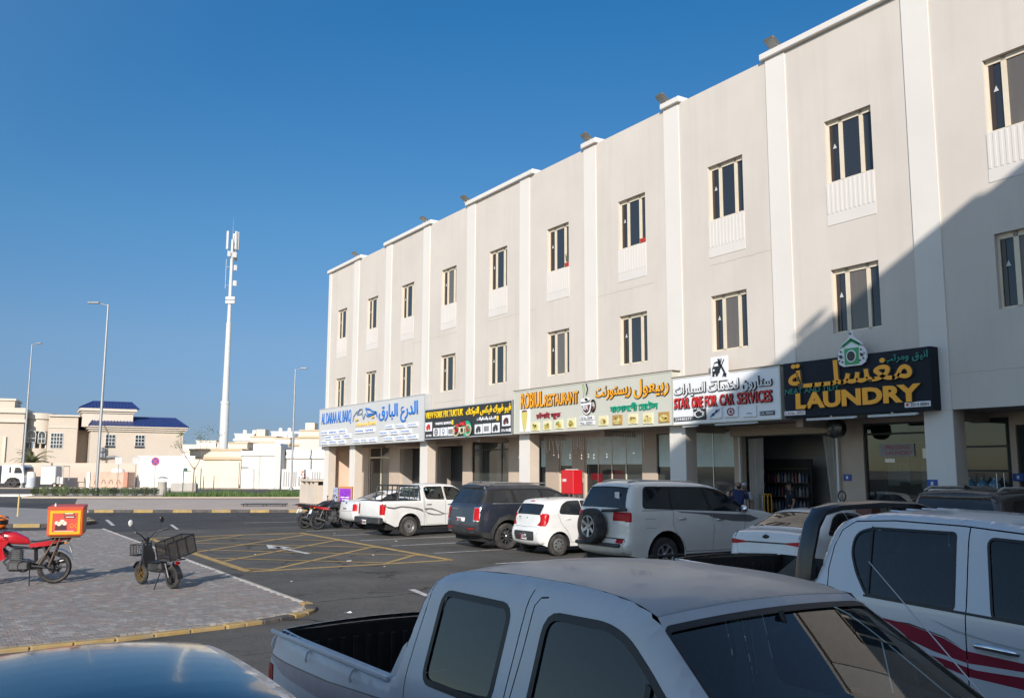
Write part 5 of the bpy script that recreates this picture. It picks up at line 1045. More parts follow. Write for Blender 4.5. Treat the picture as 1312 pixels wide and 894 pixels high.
c.addwin('window', FGLASS2, rnd([(2.985, 1.23), (2.985, 1.66), (3.36, 1.665), (3.48, 1.635), (3.62, 1.545), (3.98, 1.28), (3.98, 1.23)], [.05, .07, .1, .1, .05, .03, .03]), .032)
for sm in ([(1.985, 1.765), (1.96, 1.55), (1.94, 1.39), (1.92, 1.0), (1.93, .45)], [(2.815, 1.762), (2.805, 1.6), (2.795, 1.35), (2.80, .45)], [(2.94, 1.742), (2.89, 1.735), (2.865, 1.7), (2.855, 1.5), (2.83, 1.25), (2.825, 1.22), (2.80, 1.2)]): c.add('seam', SEAM, line(sm, .007), -.010, split=False)
c.add('rear_trim', RUBBER, line([(1.815, 1.34), (1.865, 1.5), (1.915, 1.67), (1.97, 1.735)], .016), .002)
c.add('side_stripe', DECAL_F, [(-.12, 1.035), (.13, 1.035), (1.0, 1.045), (1.69, 1.08), (1.69, .98), (.9, .935), (.53, .95), (.29, .96), (.08, 1.0)], .0015); c.add('stripe_edge', DECAL_G, line([(-.12, 1.04), (.13, 1.04), (1.0, 1.05), (1.69, 1.087)], .008), .002, split=False)
c.add('stripe_edge', DECAL_G, line([(.2, .99), (.26, 1.03)], .012), .0025, split=False)
c.add('tail_lamp', TLRED, [(-.2, .72), (.05, .72), (.06, .98), (-.2, .98)], .006)
for sg in (1, -1): c.add('tail_lamp', TLRED, c.stp([(-.09, .74, sg*.66), (-.08, .99, sg*.66), (-.08, .99, sg*.9), (-.09, .74, sg*.9)], 0, 1.2), .006, 'strip')
c.add('bed_opening', None, c.stp([(.09, 1.205, -.765), (1.73, 1.205, -.765), (1.73, 1.205, .765), (.09, 1.205, .765)], .5, 3), 0, 'strip', False)
c.add('bed_rail_cap', mat('rail_cap', (.02, .022, .028), .3, var=(6, .3), dirt=(6, .2, (.12, .11, .1))), c.stp([(-.005, 1.18, -.8), (1.75, 1.205, -.8), (1.75, 1.205, .8), (-.005, 1.18, .8)], .5, 3), .006, 'strip')
c.add('roof_panel', ROOFD, c.stp([(2.0, 1.755, -.9), (3.575, 1.73, -.9), (3.575, 1.73, .9), (2.0, 1.755, .9)], 2, 6), .001, 'strip', False)
c.addwin('windscreen', FGLASS, rnd(c.stp([(3.625, 1.69, -.62), (4.31, 1.225, -.74), (4.31, 1.225, .74), (3.625, 1.69, .62)]), .04), .035, 'strip')
c.addwin('rear_window', FGLASS2, rnd(c.stp([(1.82, 1.36, -.58), (1.885, 1.64, -.54), (1.885, 1.64, .54), (1.82, 1.36, .58)], 1.9, 5), .05), .03, 'strip'); front_bits(c, .7, .9, .45, .8)
c.build(); bpy.data.objects.remove(c.parts[('bed_opening', None)]); bed(c.root, .075, 1.745, .775, 1.2, .72, LINERM, .1)
for sg in (-1, 1):
    hm = MB().tube([(-.035, 0, .035), (-.03, -.02, .02), (-.02, -.034, -.012), (-.02, -.025, -.03)], .010, 6).mesh('tie_hook', P_DUSTY, 60)
    for x in (.17, .74, 1.38): o = link('tie_hook', hm, c.root, (x, sg*.832, 1.145)); o.scale = (1, -sg, 1)
    MB().rbox(.02, 1.75, sg*.825-.010, sg*.825+.010, 1.185, 1.212, .006).build('bed_rail', P_DUSTY, c.root)
    MB().prism([(1.70, sg*.79, 1.205), (1.83, sg*.79, 1.205), (1.86, sg*.775, 1.4), (1.815, sg*.775, 1.37)], (0, -sg*.02, 0)).build('cab_gusset', P_DUSTY, c.root)
interior(c.root, 2.95, 1.22, rear=2.12, wheel=3.62, dash=3.85, hw=.7, zw=1.19)
MB().rbox(3.66, 3.70, -.11, .11, 1.60, 1.67, .02).tube([(3.68, 0, 1.67), (3.66, 0, 1.72)], .012).build('rear_view_mirror', PLAST, c.root, 60); MB().rbox(4.05, 4.3, -.45, -.12, 1.175, 1.19, .004).build('dash_paper', mat('cardboard', (.42, .28, .16), .8), c.root)
MB().tube([(4.28, .78, 1.15), (4.08, .78, 1.35), (3.56, .78, 1.87)], [.006, .004, .0022], 6).build('aerial', STEEL, c.root)
MB().tube([(4.36, -.3, 1.215), (4.1, .35, 1.385)], .008).tube([(4.36, .3, 1.215), (4.2, .7, 1.30)], .008).build('wiper', RUBBER, c.root)
mirror(c, 4.1, .84, 1.16, PLAST, -1); mirror(c, 4.1, .84, 1.16, PLAST, 1); handle(c.root, c, 2.02, 1.08, m=PLAST); handle(c.root, c, 2.9, 1.08, m=PLAST); MB().rbox(-.22, -.05, -.84, .84, .52, .7, .03).build('rear_bumper', CHROME, c.root)

# ---- near pickup at the right edge, white with maroon flash
hH = math.atan2(-.99, -.139)
c = Car('pickup_truck', 'white double cab pickup with maroon side flashes and a black sports bar', 'pickup', (8.25, 8.05), hH, 6.2,
        [(.14, .6), (-.03, .65), (-.05, 1.0), (.0, 1.2), (.04, 1.262), (2.36, 1.262), (2.40, 1.30), (2.44, 1.6), (2.50, 1.78), (2.64, 1.87), (3.0, 1.925), (3.7, 1.92), (4.4, 1.88), (4.7, 1.81), (5.42, 1.3), (5.56, 1.23), (6.0, 1.1), (6.18, .9), (6.2, .55), (6.1, .42)],
        [(0, .82), (.5, .885), (1.0, .89), (1.17, .885), (1.22, .875), (1.74, .70), (1.84, .655), (1.93, .6)], (1.25, 5.2), .45, .5, 'alloy6', .39, .26, .08, (.1, .04), paint=paint('pearl_white', (.60, .61, .63), .25, .15), sharp=(4, 5), sp=.05, crown=.03)
c.add('window_bar', RUBBER, [(2.965, 1.80), (3.055, 1.22), (3.08, 1.22), (2.99, 1.80)], .003)
c.addwin('window', FGLASS2, rnd([(3.05, 1.235), (2.90, 1.40), (2.80, 1.57), (2.81, 1.72), (2.97, 1.775), (3.84, 1.785), (3.935, 1.225)], [.05, .05, .08, .08, .08, .03, .03]), .022); c.addwin('window', FGLASS2, rnd([(4.16, 1.765), (4.295, 1.215), (5.28, 1.21), (4.78, 1.69), (4.58, 1.755)], [.05, .03, .03, .05, .05]), .022)
c.add('belt_seal', RUBBER, [(3.02, 1.205), (5.3, 1.18), (5.3, 1.20), (3.02, 1.225)], .003, split=False)
for sm in ([(3.965, 1.845), (3.985, 1.7), (4.055, 1.25), (4.055, .6), (4.0, .5)], [(2.95, .55), (2.72, .85), (2.60, 1.15), (2.555, 1.4), (2.57, 1.6), (2.63, 1.75), (2.76, 1.835), (3.2, 1.862), (3.9, 1.855), (4.45, 1.825), (4.7, 1.76)]): c.add('seam', SEAM, line(sm, .011), -.012, split=False)
c.add('side_stripe#m', DECAL_M, [(2.8, 1.10), (3.14, 1.06), (3.52, 1.04), (3.86, .985), (4.03, .925), (4.53, .92), (5.6, 1.0), (5.6, .95), (4.52, .86), (4.05, .835), (3.74, .87), (3.46, .93), (3.2, 1.02)], .0015); c.add('side_stripe#m', DECAL_M, [(3.4, .85), (3.59, .84), (3.85, .825), (4.12, .795), (4.52, .82), (5.6, .9), (5.6, .8), (4.51, .735), (4.04, .735), (3.74, .78)], .0015)
c.add('side_stripe#l', DECAL_L, [(3.72, 1.12), (3.95, 1.07), (4.3, 1.03), (4.9, 1.0), (4.3, 1.015), (3.95, 1.05)], .0015); c.add('side_stripe#k', RUBBER, [(3.3, 1.045), (3.52, 1.052), (3.86, 1.0), (4.0, .945), (3.86, .992), (3.52, 1.042)], .002)
c.add('tail_lamp', TLRED, [(-.2, .8), (.06, .8), (.08, 1.15), (-.2, 1.15)], .006); c.add('bed_opening', None, c.stp([(.09, 1.262, -.79), (2.3, 1.262, -.79), (2.3, 1.262, .79), (.09, 1.262, .79)], .5, 3.6), 0, 'strip', False); c.add('bed_rail_cap', PLAST, c.stp([(.02, 1.255, -.86), (2.37, 1.262, -.86), (2.37, 1.262, .86), (.02, 1.255, .86)], .5, 3.6), .008, 'strip')
c.addwin('windscreen', FGLASS, rnd(c.stp([(4.78, 1.75, -.62), (5.4, 1.315, -.76), (5.4, 1.315, .76), (4.78, 1.75, .62)]), .04), .03, 'strip'); c.addwin('rear_window', FGLASS2, rnd(c.stp([(2.425, 1.45, -.62), (2.48, 1.72, -.58), (2.48, 1.72, .58), (2.425, 1.45, .62)], 2, 6), .05), .03, 'strip'); front_bits(c, .8, 1.0, .45, .85)
c.build(); bpy.data.objects.remove(c.parts[('bed_opening', None)]); bed(c.root, .075, 2.32, .80, 1.255, .78, LINERM, .16)
for sg in (-1, 1):
    h_ = MB().tube([(4.12, sg*(c.ybody(4.12, .97)-.01), .975), (4.17, sg*(c.ybody(4.2, .97)+.03), .985), (4.3, sg*(c.ybody(4.3, .97)+.037), .99), (4.44, sg*(c.ybody(4.4, .97)+.03), .985), (4.49, sg*(c.ybody(4.45, .97)-.01), .975)], [.016, .024, .024, .024, .018], 12).build('door_handle', CHROME, c.root, 60)
    MB().prism([(1.85, sg*.80, 1.262), (2.34, sg*.80, 1.262), (2.34, sg*.76, 1.62), (2.2, sg*.77, 1.5)], (0, sg*.05, 0)).build('bar_foot', PLAST, c.root); MB().lathe([(.03, -.01), (.03, .01), (.018, .012), (.018, -.01)], Matrix.Translation((2.22, sg*.83, 1.34)) @ Matrix.Rotation(R(90), 4, 'X'), 12).lathe([(.03, -.01), (.03, .01), (.018, .012), (.018, -.01)], Matrix.Translation((2.22, sg*.832, 1.40)) @ Matrix.Rotation(R(90), 4, 'X'), 12).build('bar_bolt', RIMS, c.root)
secs = []
for y, z, x in ((-.87, 1.26, 2.30), (-.85, 1.5, 2.33), (-.79, 1.78, 2.36), (-.70, 1.91, 2.37), (-.5, 1.955, 2.375), (0, 1.975, 2.38), (.5, 1.955, 2.375), (.70, 1.91, 2.37), (.79, 1.78, 2.36), (.85, 1.5, 2.33), (.87, 1.26, 2.30)):
    a = math.atan2(z-1.26, y)*.0; n = Vector((0, y*.5, 1 if abs(y) < .72 else .35)).normalized(); secs.append([tuple(Vector((x+dx, y, z))+n*dz) for dx, dz in ((-.13, -.03), (.05, -.04), (.07, .01), (.02, .03), (-.11, .03), (-.15, .0))])
MB().loft(secs).build('sports_bar', mat('bar_black', (.012, .012, .014), .35, coat=.3), c.root, 50)
interior(c.root, 4.05, 1.28, rear=2.9, wheel=4.85, dash=5.05, hw=.72)
rb = MB().loft([[(2.95, -.03, 1.945), (2.95, .03, 1.945), (2.95, .018, 1.955), (2.95, -.018, 1.955)], [(4.3, -.03, 1.905), (4.3, .03, 1.905), (4.3, .018, 1.915), (4.3, -.018, 1.915)]]).mesh('roof_rib', c.paint)
for y in (-.4, -.2, 0, .2, .4): link('roof_rib', rb, c.root, (0, y, -.02*(y/.5)**2))
mirror(c, 5.0, .88, 1.28, CHROME, -1); mirror(c, 5.0, .88, 1.28, CHROME, 1); num_plate(c.root, -.06, 0, .8); MB().tube([(2.25, -.4, 1.2), (2.26, -.42, 1.05), (2.24, -.38, .95), (2.27, -.4, .85)], .012).build('strap', mat('strap_white', (.5, .5, .48), .8), c.root)

# ---- roof of the car right in front of the camera
c = Car('parked_car', 'pale car close to the camera with a dark glass roof mirroring the sky', 'car', (.66, 6.2, -.03), R(-90), 4.4,
        [(.14, .34), (.0, .38), (-.04, .6), (.0, .85), (.12, 1.0), (.75, 1.26), (1.18, 1.415), (1.4, 1.45), (2.0, 1.475), (2.7, 1.45), (3.05, 1.36), (3.6, 1.02), (3.75, .98), (4.2, .84), (4.38, .6), (4.4, .4), (4.3, .3)],
        [(0, .8), (.35, .86), (.7, .89), (1.0, .87), (1.42, .66), (1.5, .6)], (.85, 3.5), .27, .37, 'alloy5', .32, .2, .1, (.12, .1), paint=paint('pale', (.62, .60, .58), .35, .7, (.5, .42, .37)), sp=.05, crown=.045)
c.addwin('window', CGLASS, rnd([(.9, 1.08), (1.3, 1.36), (2.0, 1.385), (2.0, 1.0)], .05), .022); c.addwin('window', CGLASS, rnd([(2.08, 1.0), (2.07, 1.385), (2.6, 1.36), (3.3, 1.0)], .04), .022); c.add('seam', SEAM, line([(2.04, 1.4), (2.04, .3)], .01), -.01, split=False)
c.add('roof_glass', mat('roof_glass', (.016, .022, .032), .16, spec=.8, coat=.3, dirt=(1.5, .3, (.16, .16, .17))), rnd(c.stp([(1.30, 1.43, -.60), (2.75, 1.435, -.60), (2.75, 1.435, .60), (1.30, 1.43, .60)], .8, 4), .08), .004, 'strip', False)
windscreen(c, 3.07, 1.345, 3.58, 1.04, .56, .7); c.addwin('rear_window', CGLASS, rnd(c.stp([(.35, 1.1, -.62), (1.1, 1.38, -.54), (1.1, 1.38, .54), (.35, 1.1, .62)], .4, 3), .05), .02, 'strip'); c.add('tail_lamp', TLRED, [(-.1, .75), (.2, .75), (.25, .95), (-.1, .95)], .006)
front_bits(c, .6, .75, .4, .8); c.build()
# ------------------------------------------------------------------ tall block behind the camera; low one added to shade the nearest cars
OPP = mat('plaster_opposite', (.55, .50, .44), .9, var=(.5, .05), bump=(70, .15))
def block(name, label, x0, x1, y0, y1, zt, cop=None, floors=4, cat='building'):
    b = thing(name, label, cat); hs = []
    nb = max(1, int((x1-x0)//4.2)); fh = zt/floors
    for f in range(floors):
        for k in range(nb):
            xc = x0+(k+.5)*(x1-x0)/nb; hs.append((xc-.7, xc+.7, f*fh+1.1, f*fh+2.8))
    mb = MB(); wall_holes(mb, 'y', y1, x0, x1, 0, zt, [], -.2) if not hs else None
    us = sorted({x0, x1, *[h[0] for h in hs], *[h[1] for h in hs]}); zs = sorted({0, zt, *[h[2] for h in hs], *[h[3] for h in hs]})
    for a, b_ in zip(us, us[1:]):
        for c, d in zip(zs, zs[1:]):
            if any(h[0] < (a+b_)/2 < h[1] and h[2] < (c+d)/2 < h[3] for h in hs): continue
            mb.quad((b_, y1, c), (a, y1, c), (a, y1, d), (b_, y1, d))
    for h in hs: mb.box(h[0], h[1], y1-.22, y1-.18, h[2], h[3])
    mb.quad((x0, y1, 0), (x0, y0, 0), (x0, y0, zt), (x0, y1, zt)); mb.quad((x0, y0, 0), (x1, y0, 0), (x1, y0, zt), (x0, y0, zt)); mb.quad((x1, y0, 0), (x1, y1, 0), (x1, y1, zt), (x1, y0, zt)); mb.quad((x0, y0, zt), (x1, y0, zt), (x1, y1, zt), (x0, y1, zt))
    mb.build('wall', OPP, b); wm = MB().box(-.68, .68, -.17, -.15, 0, 1.66).mesh('window', PANE)
    for h in hs: link('window', wm, b, ((h[0]+h[1])/2, y1, h[2]+.02))
    if cop: MB().box(cop[0], cop[1], y1-.5, y1+.02, zt, zt+.15).build('coping', WHITE, b)
    return b
block('apartment_building', 'tall cream block behind the camera whose roof edge shades the laundry end', -3.45, 13.2, -17, -3, 16.25, (-3.45, 8.46), 4)
block('added_shade_block', 'unseen lower block added behind the camera to shade the nearest cars', -12, -3.5, -17, -3, 6.5, None, 2)  # unseen block, added to keep the nearest pickup and car in shade
def flood(loc, rz=0, label=None):
    t = thing('floodlight', label, 'floodlight', loc, rz, 'floodlights along the roof edge')
    MB().tube([(0, 0, 0), (0, 0, .16)], .025).tube([(0, -.16, .14), (0, -.16, .3)], .018).tube([(0, .16, .14), (0, .16, .3)], .018).tube([(0, -.16, .15), (0, .16, .15)], .018).build('bracket', STEEL, t)
    M = Matrix.Translation((-.05, 0, .32)) @ Matrix.Rotation(R(35), 4, 'Y'); o = MB().rbox(-.22, .22, -.2, .2, -.05, .05, .03, M).build('lamp_head', mat('lamp_bronze', (.16, .14, .11), .45, .4), t); MB().box(-.18, .18, -.16, .16, -.056, -.051, M).build('lamp_glass', mat('lamp_glass', (.4, .4, .36), .15), o); return t
for y, lab in ((17.25, 'square floodlight on the coping nearest the camera'), (22.1, 'square floodlight on the second small cap from the camera'), (26.4, 'square floodlight on the single cap above the restaurant'), (35.85, 'square floodlight at the near end of the middle long coping'), (40.1, 'square floodlight at the near end of the next long coping'), (49.1, 'square floodlight on the farthest coping near the building corner')): flood((20.2, y, 14.6), 0, lab)
t = flood((4.2, -3.3, 16.4), math.pi/2, 'square floodlight on the roof behind the camera'); t.scale = (1.4, 1.4, 1.4)

# ------------------------------------------------------------------ beyond the road: frame turned so that local x runs to the right and y away
RZ = -YAW
def at(u, v, z=0): return tuple(_r0*u+_f0*v+Vector((0, 0, z)))
V_BEIGE = mat('villa_beige', (.50, .425, .35), .9, var=(.5, .04), bump=(40, .1)); V_TRIM = mat('villa_trim', (.56, .49, .41), .9, var=(.5, .04)); V_WHITE = mat('villa_white', (.70, .66, .61), .9, var=(.4, .04)); V_CREAM = mat('villa_cream', (.62, .54, .43), .9, var=(.4, .05)); V_TAN = mat('villa_tan', (.48, .37, .25), .9)
BLUE = mat('roof_blue', (.022, .04, .15), .5, var=(1, .1)); VWIN = mat('villa_window', (.03, .04, .05), .15); VW_FR = mat('villa_window_frame', (.55, .55, .54), .5)
def vwin(par, u, v, z, w, h, bars=(2, 2), arch=False, nrm=-1):
    """window set in a face looking towards -v: frame part with pane and bars"""
    f = MB(); y = v
    pts = [(u-w/2, z), (u+w/2, z), (u+w/2, z+h)]+([(u+w/2*math.cos(R(a)), z+h+w/2*math.sin(R(a))) for a in range(0, 181, 20)] if arch else [])+[(u-w/2, z+h)]
    f.prism([(p[0], y-.05, p[1]) for p in grow(pts, .1)], (0, .1, 0)); o = f.build('window', VW_FR, par); MB().prism([(p[0], y-.075, p[1]) for p in pts], (0, .02, 0)).build('pane', VWIN, o)
    g = MB()
    for k in range(1, bars[0]): x = u-w/2+w*k/bars[0]; g.box(x-.035, x+.035, y-.1, y-.076, z, z+h)
    for k in range(1, bars[1]): zz = z+h*k/bars[1]; g.box(u-w/2, u+w/2, y-.102, y-.078, zz-.035, zz+.035)
    if g.v: g.build('window_bars', VW_FR, o)
    return o
def hip(par, u0, u1, v0, v1, z0, z1, ru0, ru1, over=.0):
    """hipped tiled roof with raised tile ribs"""
    vm = (v0+v1)/2; A = [(u0, v0, z0), (u1, v0, z0), (u1, v1, z0), (u0, v1, z0), (ru0, vm, z1), (ru1, vm, z1)]
    o = MB().add(A, [(0, 1, 5, 4), (1, 2, 5), (2, 3, 4, 5), (3, 0, 4), (3, 2, 1, 0)]).build('roof', BLUE, par)
    rb = MB(); n = int((u1-u0)/.45)
    for k in range(1, n):
        u = u0+(u1-u0)*k/n; f = 1.0
        if u < ru0: f = (u-u0)/(ru0-u0)
        if u > ru1: f = (u1-u)/(u1-ru1)
        if f > .1: rb.tube([(u, v0+.02, z0+.05), (u, v0+(vm-v0)*f*.98, z0+(z1-z0)*f*.98+.05)], .06, 4)
    rb.build('roof_tiles', BLUE, o, kind='stuff')
    MB().tube([A[4], A[5]], .13, 6).tube([A[4], A[0]], .11, 6).tube([A[5], A[1]], .11, 6).build('ridge_tile', V_TRIM if False else BLUE, o); return o
# villa with the blue roofs
b = thing('villa', 'beige villa with bright blue hipped roofs on two levels behind the wall', 'house', at(0, 118), RZ); K = .1026
U = lambda px: (px-656)*K
Zp = lambda py: 2.3+(598.7-py)*K
MB().box(U(118.5), U(247.5), 0, 9, 0, Zp(546)).build('wall', V_BEIGE, b); MB().box(U(107), U(177), 2.0, 8, Zp(546), Zp(523)).build('wall', V_TRIM, b); MB().box(U(97), U(118), 5, 10, 0, Zp(550)).build('wall', V_BEIGE, b)
for z0, z1, e in ((Zp(552), Zp(549.5), .25), (Zp(549.5), Zp(547), .5), (Zp(547), Zp(545.5), .75)): MB().box(U(118.5)-e, U(247.5)+e, -e, 9+e, z0, z1).build('cornice', V_TRIM, b)
for z0, z1, e in ((Zp(528), Zp(525.5), .2), (Zp(525.5), Zp(522), .45)): MB().box(U(107)-e, U(177)+e, 2-e, 8+e, z0, z1).build('cornice', V_TRIM, b)
hip(b, U(115), U(253.5), -.8, 9.8, Zp(545.4), Zp(531.5), U(126), U(242)); hip(b, U(102), U(184), 1.5, 8.5, Zp(521.9), Zp(511.5), U(122), U(177)); hip(b, U(88), U(117), 4, 10, Zp(550), Zp(539), U(95), U(112))
for px in (145.5, 186): vwin(b, U(px), -.02, Zp(570), 1.25, 1.35, (3, 3)); MB().box(U(px)-.7, U(px)+.7, -.12, -.03, Zp(573), Zp(570.6)).build('window_grille', DARKM, b)
for px, py in ((134, 576), (135, 583)): MB().rbox(U(px)-.45, U(px)+.45, -.75, -.1, Zp(py+3), Zp(py-3), .05).build('air_conditioner', mat('ac_grey', (.3, .3, .3), .5), b)
MB().tube([(U(132), -.3, Zp(586)), (U(150), -.3, Zp(584.5)), (U(158), -.3, Zp(586))], .18, 8).build('duct', mat('duct_grey', (.4, .4, .4), .4, .6), b)
def pivot(o, u0, v0, ang, sx):
    """turn a villa about the local point (u0, v0) so that its front squares up to the road bend"""
    L = o.location.copy(); A = Matrix.Rotation(RZ, 3, 'Z'); B = Matrix.Rotation(RZ+ang, 3, 'Z'); o.rotation_euler.z = RZ+ang; o.scale = (sx, 1, 1); o.location = L+A @ Vector((u0, v0, 0))-B @ Vector((u0*sx, v0, 0))
pivot(b, U(118.5), 0, R(28), .87); villa_blue = b
# villa with the arches
b = thing('villa', 'beige villa with a rounded arched balcony left of the blue roofed one', 'house', at(0, 116), RZ); K = .1009
MB().box(U(-80), U(33), 0, 10, 0, Zp(530)).build('wall', V_BEIGE, b); MB().box(U(-30), U(16), 3, 9, Zp(524), Zp(512.5)).build('wall', V_BEIGE, b); MB().box(U(-31), U(17.5), 2.8, 9.2, Zp(512.5), Zp(510)).build('cornice', V_TRIM, b)
MB().box(U(-81), U(34), -.3, 10, Zp(530), Zp(523.5)).build('parapet', V_TRIM, b); MB().box(U(-81), U(34.5), -.35, 10, Zp(542), Zp(538)).build('cornice', V_TRIM, b)
MB().box(U(62), U(99), 1, 10, 0, Zp(532)).build('wall', V_BEIGE, b); MB().box(U(62), U(101), .7, 10.3, Zp(532.6), Zp(530.5)).build('cornice', V_TRIM, b); MB().box(U(62), U(99.5), .9, 1, Zp(547.5), Zp(546)).build('cornice', V_TRIM, b)
cu, cr = U(49), U(49)-U(32)
def ring(r, z0, z1, m, nm, v=3.2, n=20):
    q = [(cu+r*math.cos(R(180+180*i/n)), v+r*math.sin(R(180+180*i/n))*.9) for i in range(n+1)]+[(cu+r, v+4), (cu-r, v+4)]
    return MB().prism([(x, y, z0) for x, y in q], (0, 0, z1-z0)).build(nm, m, b)
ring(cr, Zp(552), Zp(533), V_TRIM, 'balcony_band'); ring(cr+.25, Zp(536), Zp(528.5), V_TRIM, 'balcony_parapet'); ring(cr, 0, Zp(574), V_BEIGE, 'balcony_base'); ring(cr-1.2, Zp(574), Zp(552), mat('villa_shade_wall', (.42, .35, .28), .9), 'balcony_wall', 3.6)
for k in range(6): a = R(195+30*k); MB().lathe([(.16, 0), (.12, .15), (.12, Zp(552)-Zp(574)-.15), (.16, Zp(552)-Zp(574))], Matrix.Translation((cu+(cr-.25)*math.cos(a), 3.2+(cr-.25)*math.sin(a)*.9, Zp(574))), 10).build('balcony_column', V_TRIM, b, 40)
vwin(b, U(73.5), 1-.02, Zp(573.5), 1.45, 1.9, (4, 4)); vwin(b, U(30)-3.6, -.02, Zp(577), 1.1, 2.3, (2, 3), True); vwin(b, U(41), 1.72, Zp(566), 1.0, 1.0, (2, 2), True); vwin(b, U(54), 1.72, Zp(567), .8, 1.1, (2, 2), True)
for s in (-1, 1): pts = [(U(-2)+s*1.3, Zp(594)), (U(-2)+s*1.3, Zp(562))]; MB().box(U(-2)+s*1.3-.2, U(-2)+s*1.3+.2, -.25, 0, Zp(600), Zp(560)).build('door_pilaster', V_CREAM, b)
pivot(b, U(33), 0, R(22), .93)
lab = ('beige villa farther left along the far road, arches facing the road', 'beige villa two plots left along the far road', 'beige villa three plots left along the far road')
for k in range(3):
    d = copy_tree(b, None, label=lab[k]); d.location = b.location+_r0*(-30-27*k)+_f0*(-5-9*k)
    bl = copy_tree(villa_blue, None, label=('blue roofed villa left of the arched one', 'second blue roofed villa farther left', 'third blue roofed villa farthest left')[k]); bl.location = villa_blue.location+_r0*(-43-27*k)+_f0*(-5-9*k)
# boundary walls
def bwall(name, label, u0, u1, v, z, m, cap=None, cat='wall'):
    b = thing(name, label, cat, at(0, v), RZ); MB().box(u0, u1, 0, .25, 0, z).build('wall_body', m, b)
    if cap: MB().box(u0-.05, u1+.05, -.06, .31, z, z+.12).build('wall_cap', cap, b)
    return b
bwall('boundary_wall', 'long beige boundary wall in front of the two villas', -72, -44.2, 107.5, 2.85, mat('wall_pinkbeige', (.52, .42, .345), .95, var=(.4, .05), dirt=(.3, .3, (.44, .36, .3)), bump=(30, .15)))
bwall('boundary_wall', 'white boundary wall behind the young staked tree', -44.1, -37.4, 106.8, 3.6, V_WHITE, V_WHITE)
b = thing('boundary_wall', 'cream boundary wall with a wave shaped top under the mast', 'wall', at(0, 105), RZ)
top = [(-37.3, 3.35), (-36, 3.3), (-35, 2.9), (-34.6, 2.85), (-33.8, 3.1), (-33, 3.2), (-32.2, 3.1), (-31.6, 2.95)]; MB().prism([(-37.3, 0, 0)]+[(x, 0, z) for x, z in top][::1]+[(-31.6, 0, 0)], (0, .25, 0)).build('wall_body', V_CREAM, b)
# white house and slatted gate
b = thing('villa', 'white flat roofed house with tall plain panels right of the mast', 'house', at(0, 102), RZ); K = .0887
Zp = lambda py: 2.3+(598.9-py)*K
MB().box(U(313), U(356), 0, 5, 0, Zp(578)).build('wall', V_WHITE, b); MB().box(U(312), U(357.5), -.2, 5.2, Zp(583), Zp(577)).build('cornice', V_WHITE, b); MB().box(U(322), U(357), 1.5, 5, Zp(577), Zp(567)).build('roof_room', mat('villa_bluewhite', (.55, .58, .62), .8), b); MB().box(U(334.5), U(336.5), -.12, 0, 0, Zp(584)).build('pier', V_TRIM, b); MB().box(U(356), U(363.5), -.4, 5, 0, Zp(571)).build('pier', mat('villa_greywhite', (.5, .49, .47), .9), b)
MB().box(U(363.5), U(425), 1.5, 8, 0, Zp(585)).build('wall', V_WHITE, b); MB().box(U(363.5), U(426), 1.2, 8, Zp(586), Zp(582.5)).build('cornice', V_WHITE, b); MB().box(U(365), U(425), 1.4, 8, Zp(582.5), Zp(575)).build('parapet', V_WHITE, b)
b = thing('metal_gate', 'white slatted gate with a small red emblem at the white house', 'gate', at(0, 101.4), RZ)
MB().box(U(366), U(425), .06, .12, 0, Zp(600)).build('gate_frame', V_WHITE, b); sl = MB().box(-.07, .07, 0, .05, .3, Zp(603)).mesh('slat', mat('gate_slot', (.28, .28, .29), .6))
for px in (369, 372, 375, 378.5, 381.5, 384, 405, 408, 411, 414): link('slat', sl, b, (U(px), 0, 0))
for dx, dz in ((0, 0), (.35, 0), (.1, .3), (.45, -.3), (.25, -.45)): MB().prism([(U(391)+dx-.13, -.02, Zp(606)+dz-.13), (U(391)+dx+.13, -.02, Zp(606)+dz-.1), (U(391)+dx+.05, -.02, Zp(606)+dz+.16)], (0, .04, 0)).build('emblem', mat('emblem_red', (.55, .1, .05), .5), b)
for k in range(4): MB().box(U(387)+k*.33, U(387)+k*.33+.2, -.01, .05, .4+.2*k, 1.4).build('gate_ornament', mat('gate_slot', (.28, .28, .29), .6), b)
# flat roofed houses far off
far = [(250, 315, 130, 577, 0, 'beige house with a broad brown roof slab behind the wavy wall', V_CREAM, V_TAN), (258, 282, 170, 566, 0, 'small white far house beside the blue roofed villa', V_WHITE, V_CREAM), (284, 322, 165, 568, 0, 'tan far house left of the mast foot', V_CREAM, V_TAN), (306, 330, 190, 557, 0, 'tall white far house with roof tanks', V_WHITE, V_WHITE), (326, 358, 175, 560, 0, 'cream far house with arches above the white panelled house', V_CREAM, V_TAN), (357, 395, 170, 562, 0, 'white far house crossed by the third lamp post', V_WHITE, V_TAN), (388, 416, 165, 552, 0, 'cream far house at the corner of the shops', V_CREAM, V_TAN), (352, 392, 200, 554, 0, 'bluish white far house behind the others', mat('villa_bluewhite', (.55, .58, .62), .8), V_WHITE), (200, 262, 180, 571, 0, 'low white far house mostly behind the blue roofed villa', V_WHITE, V_CREAM)]
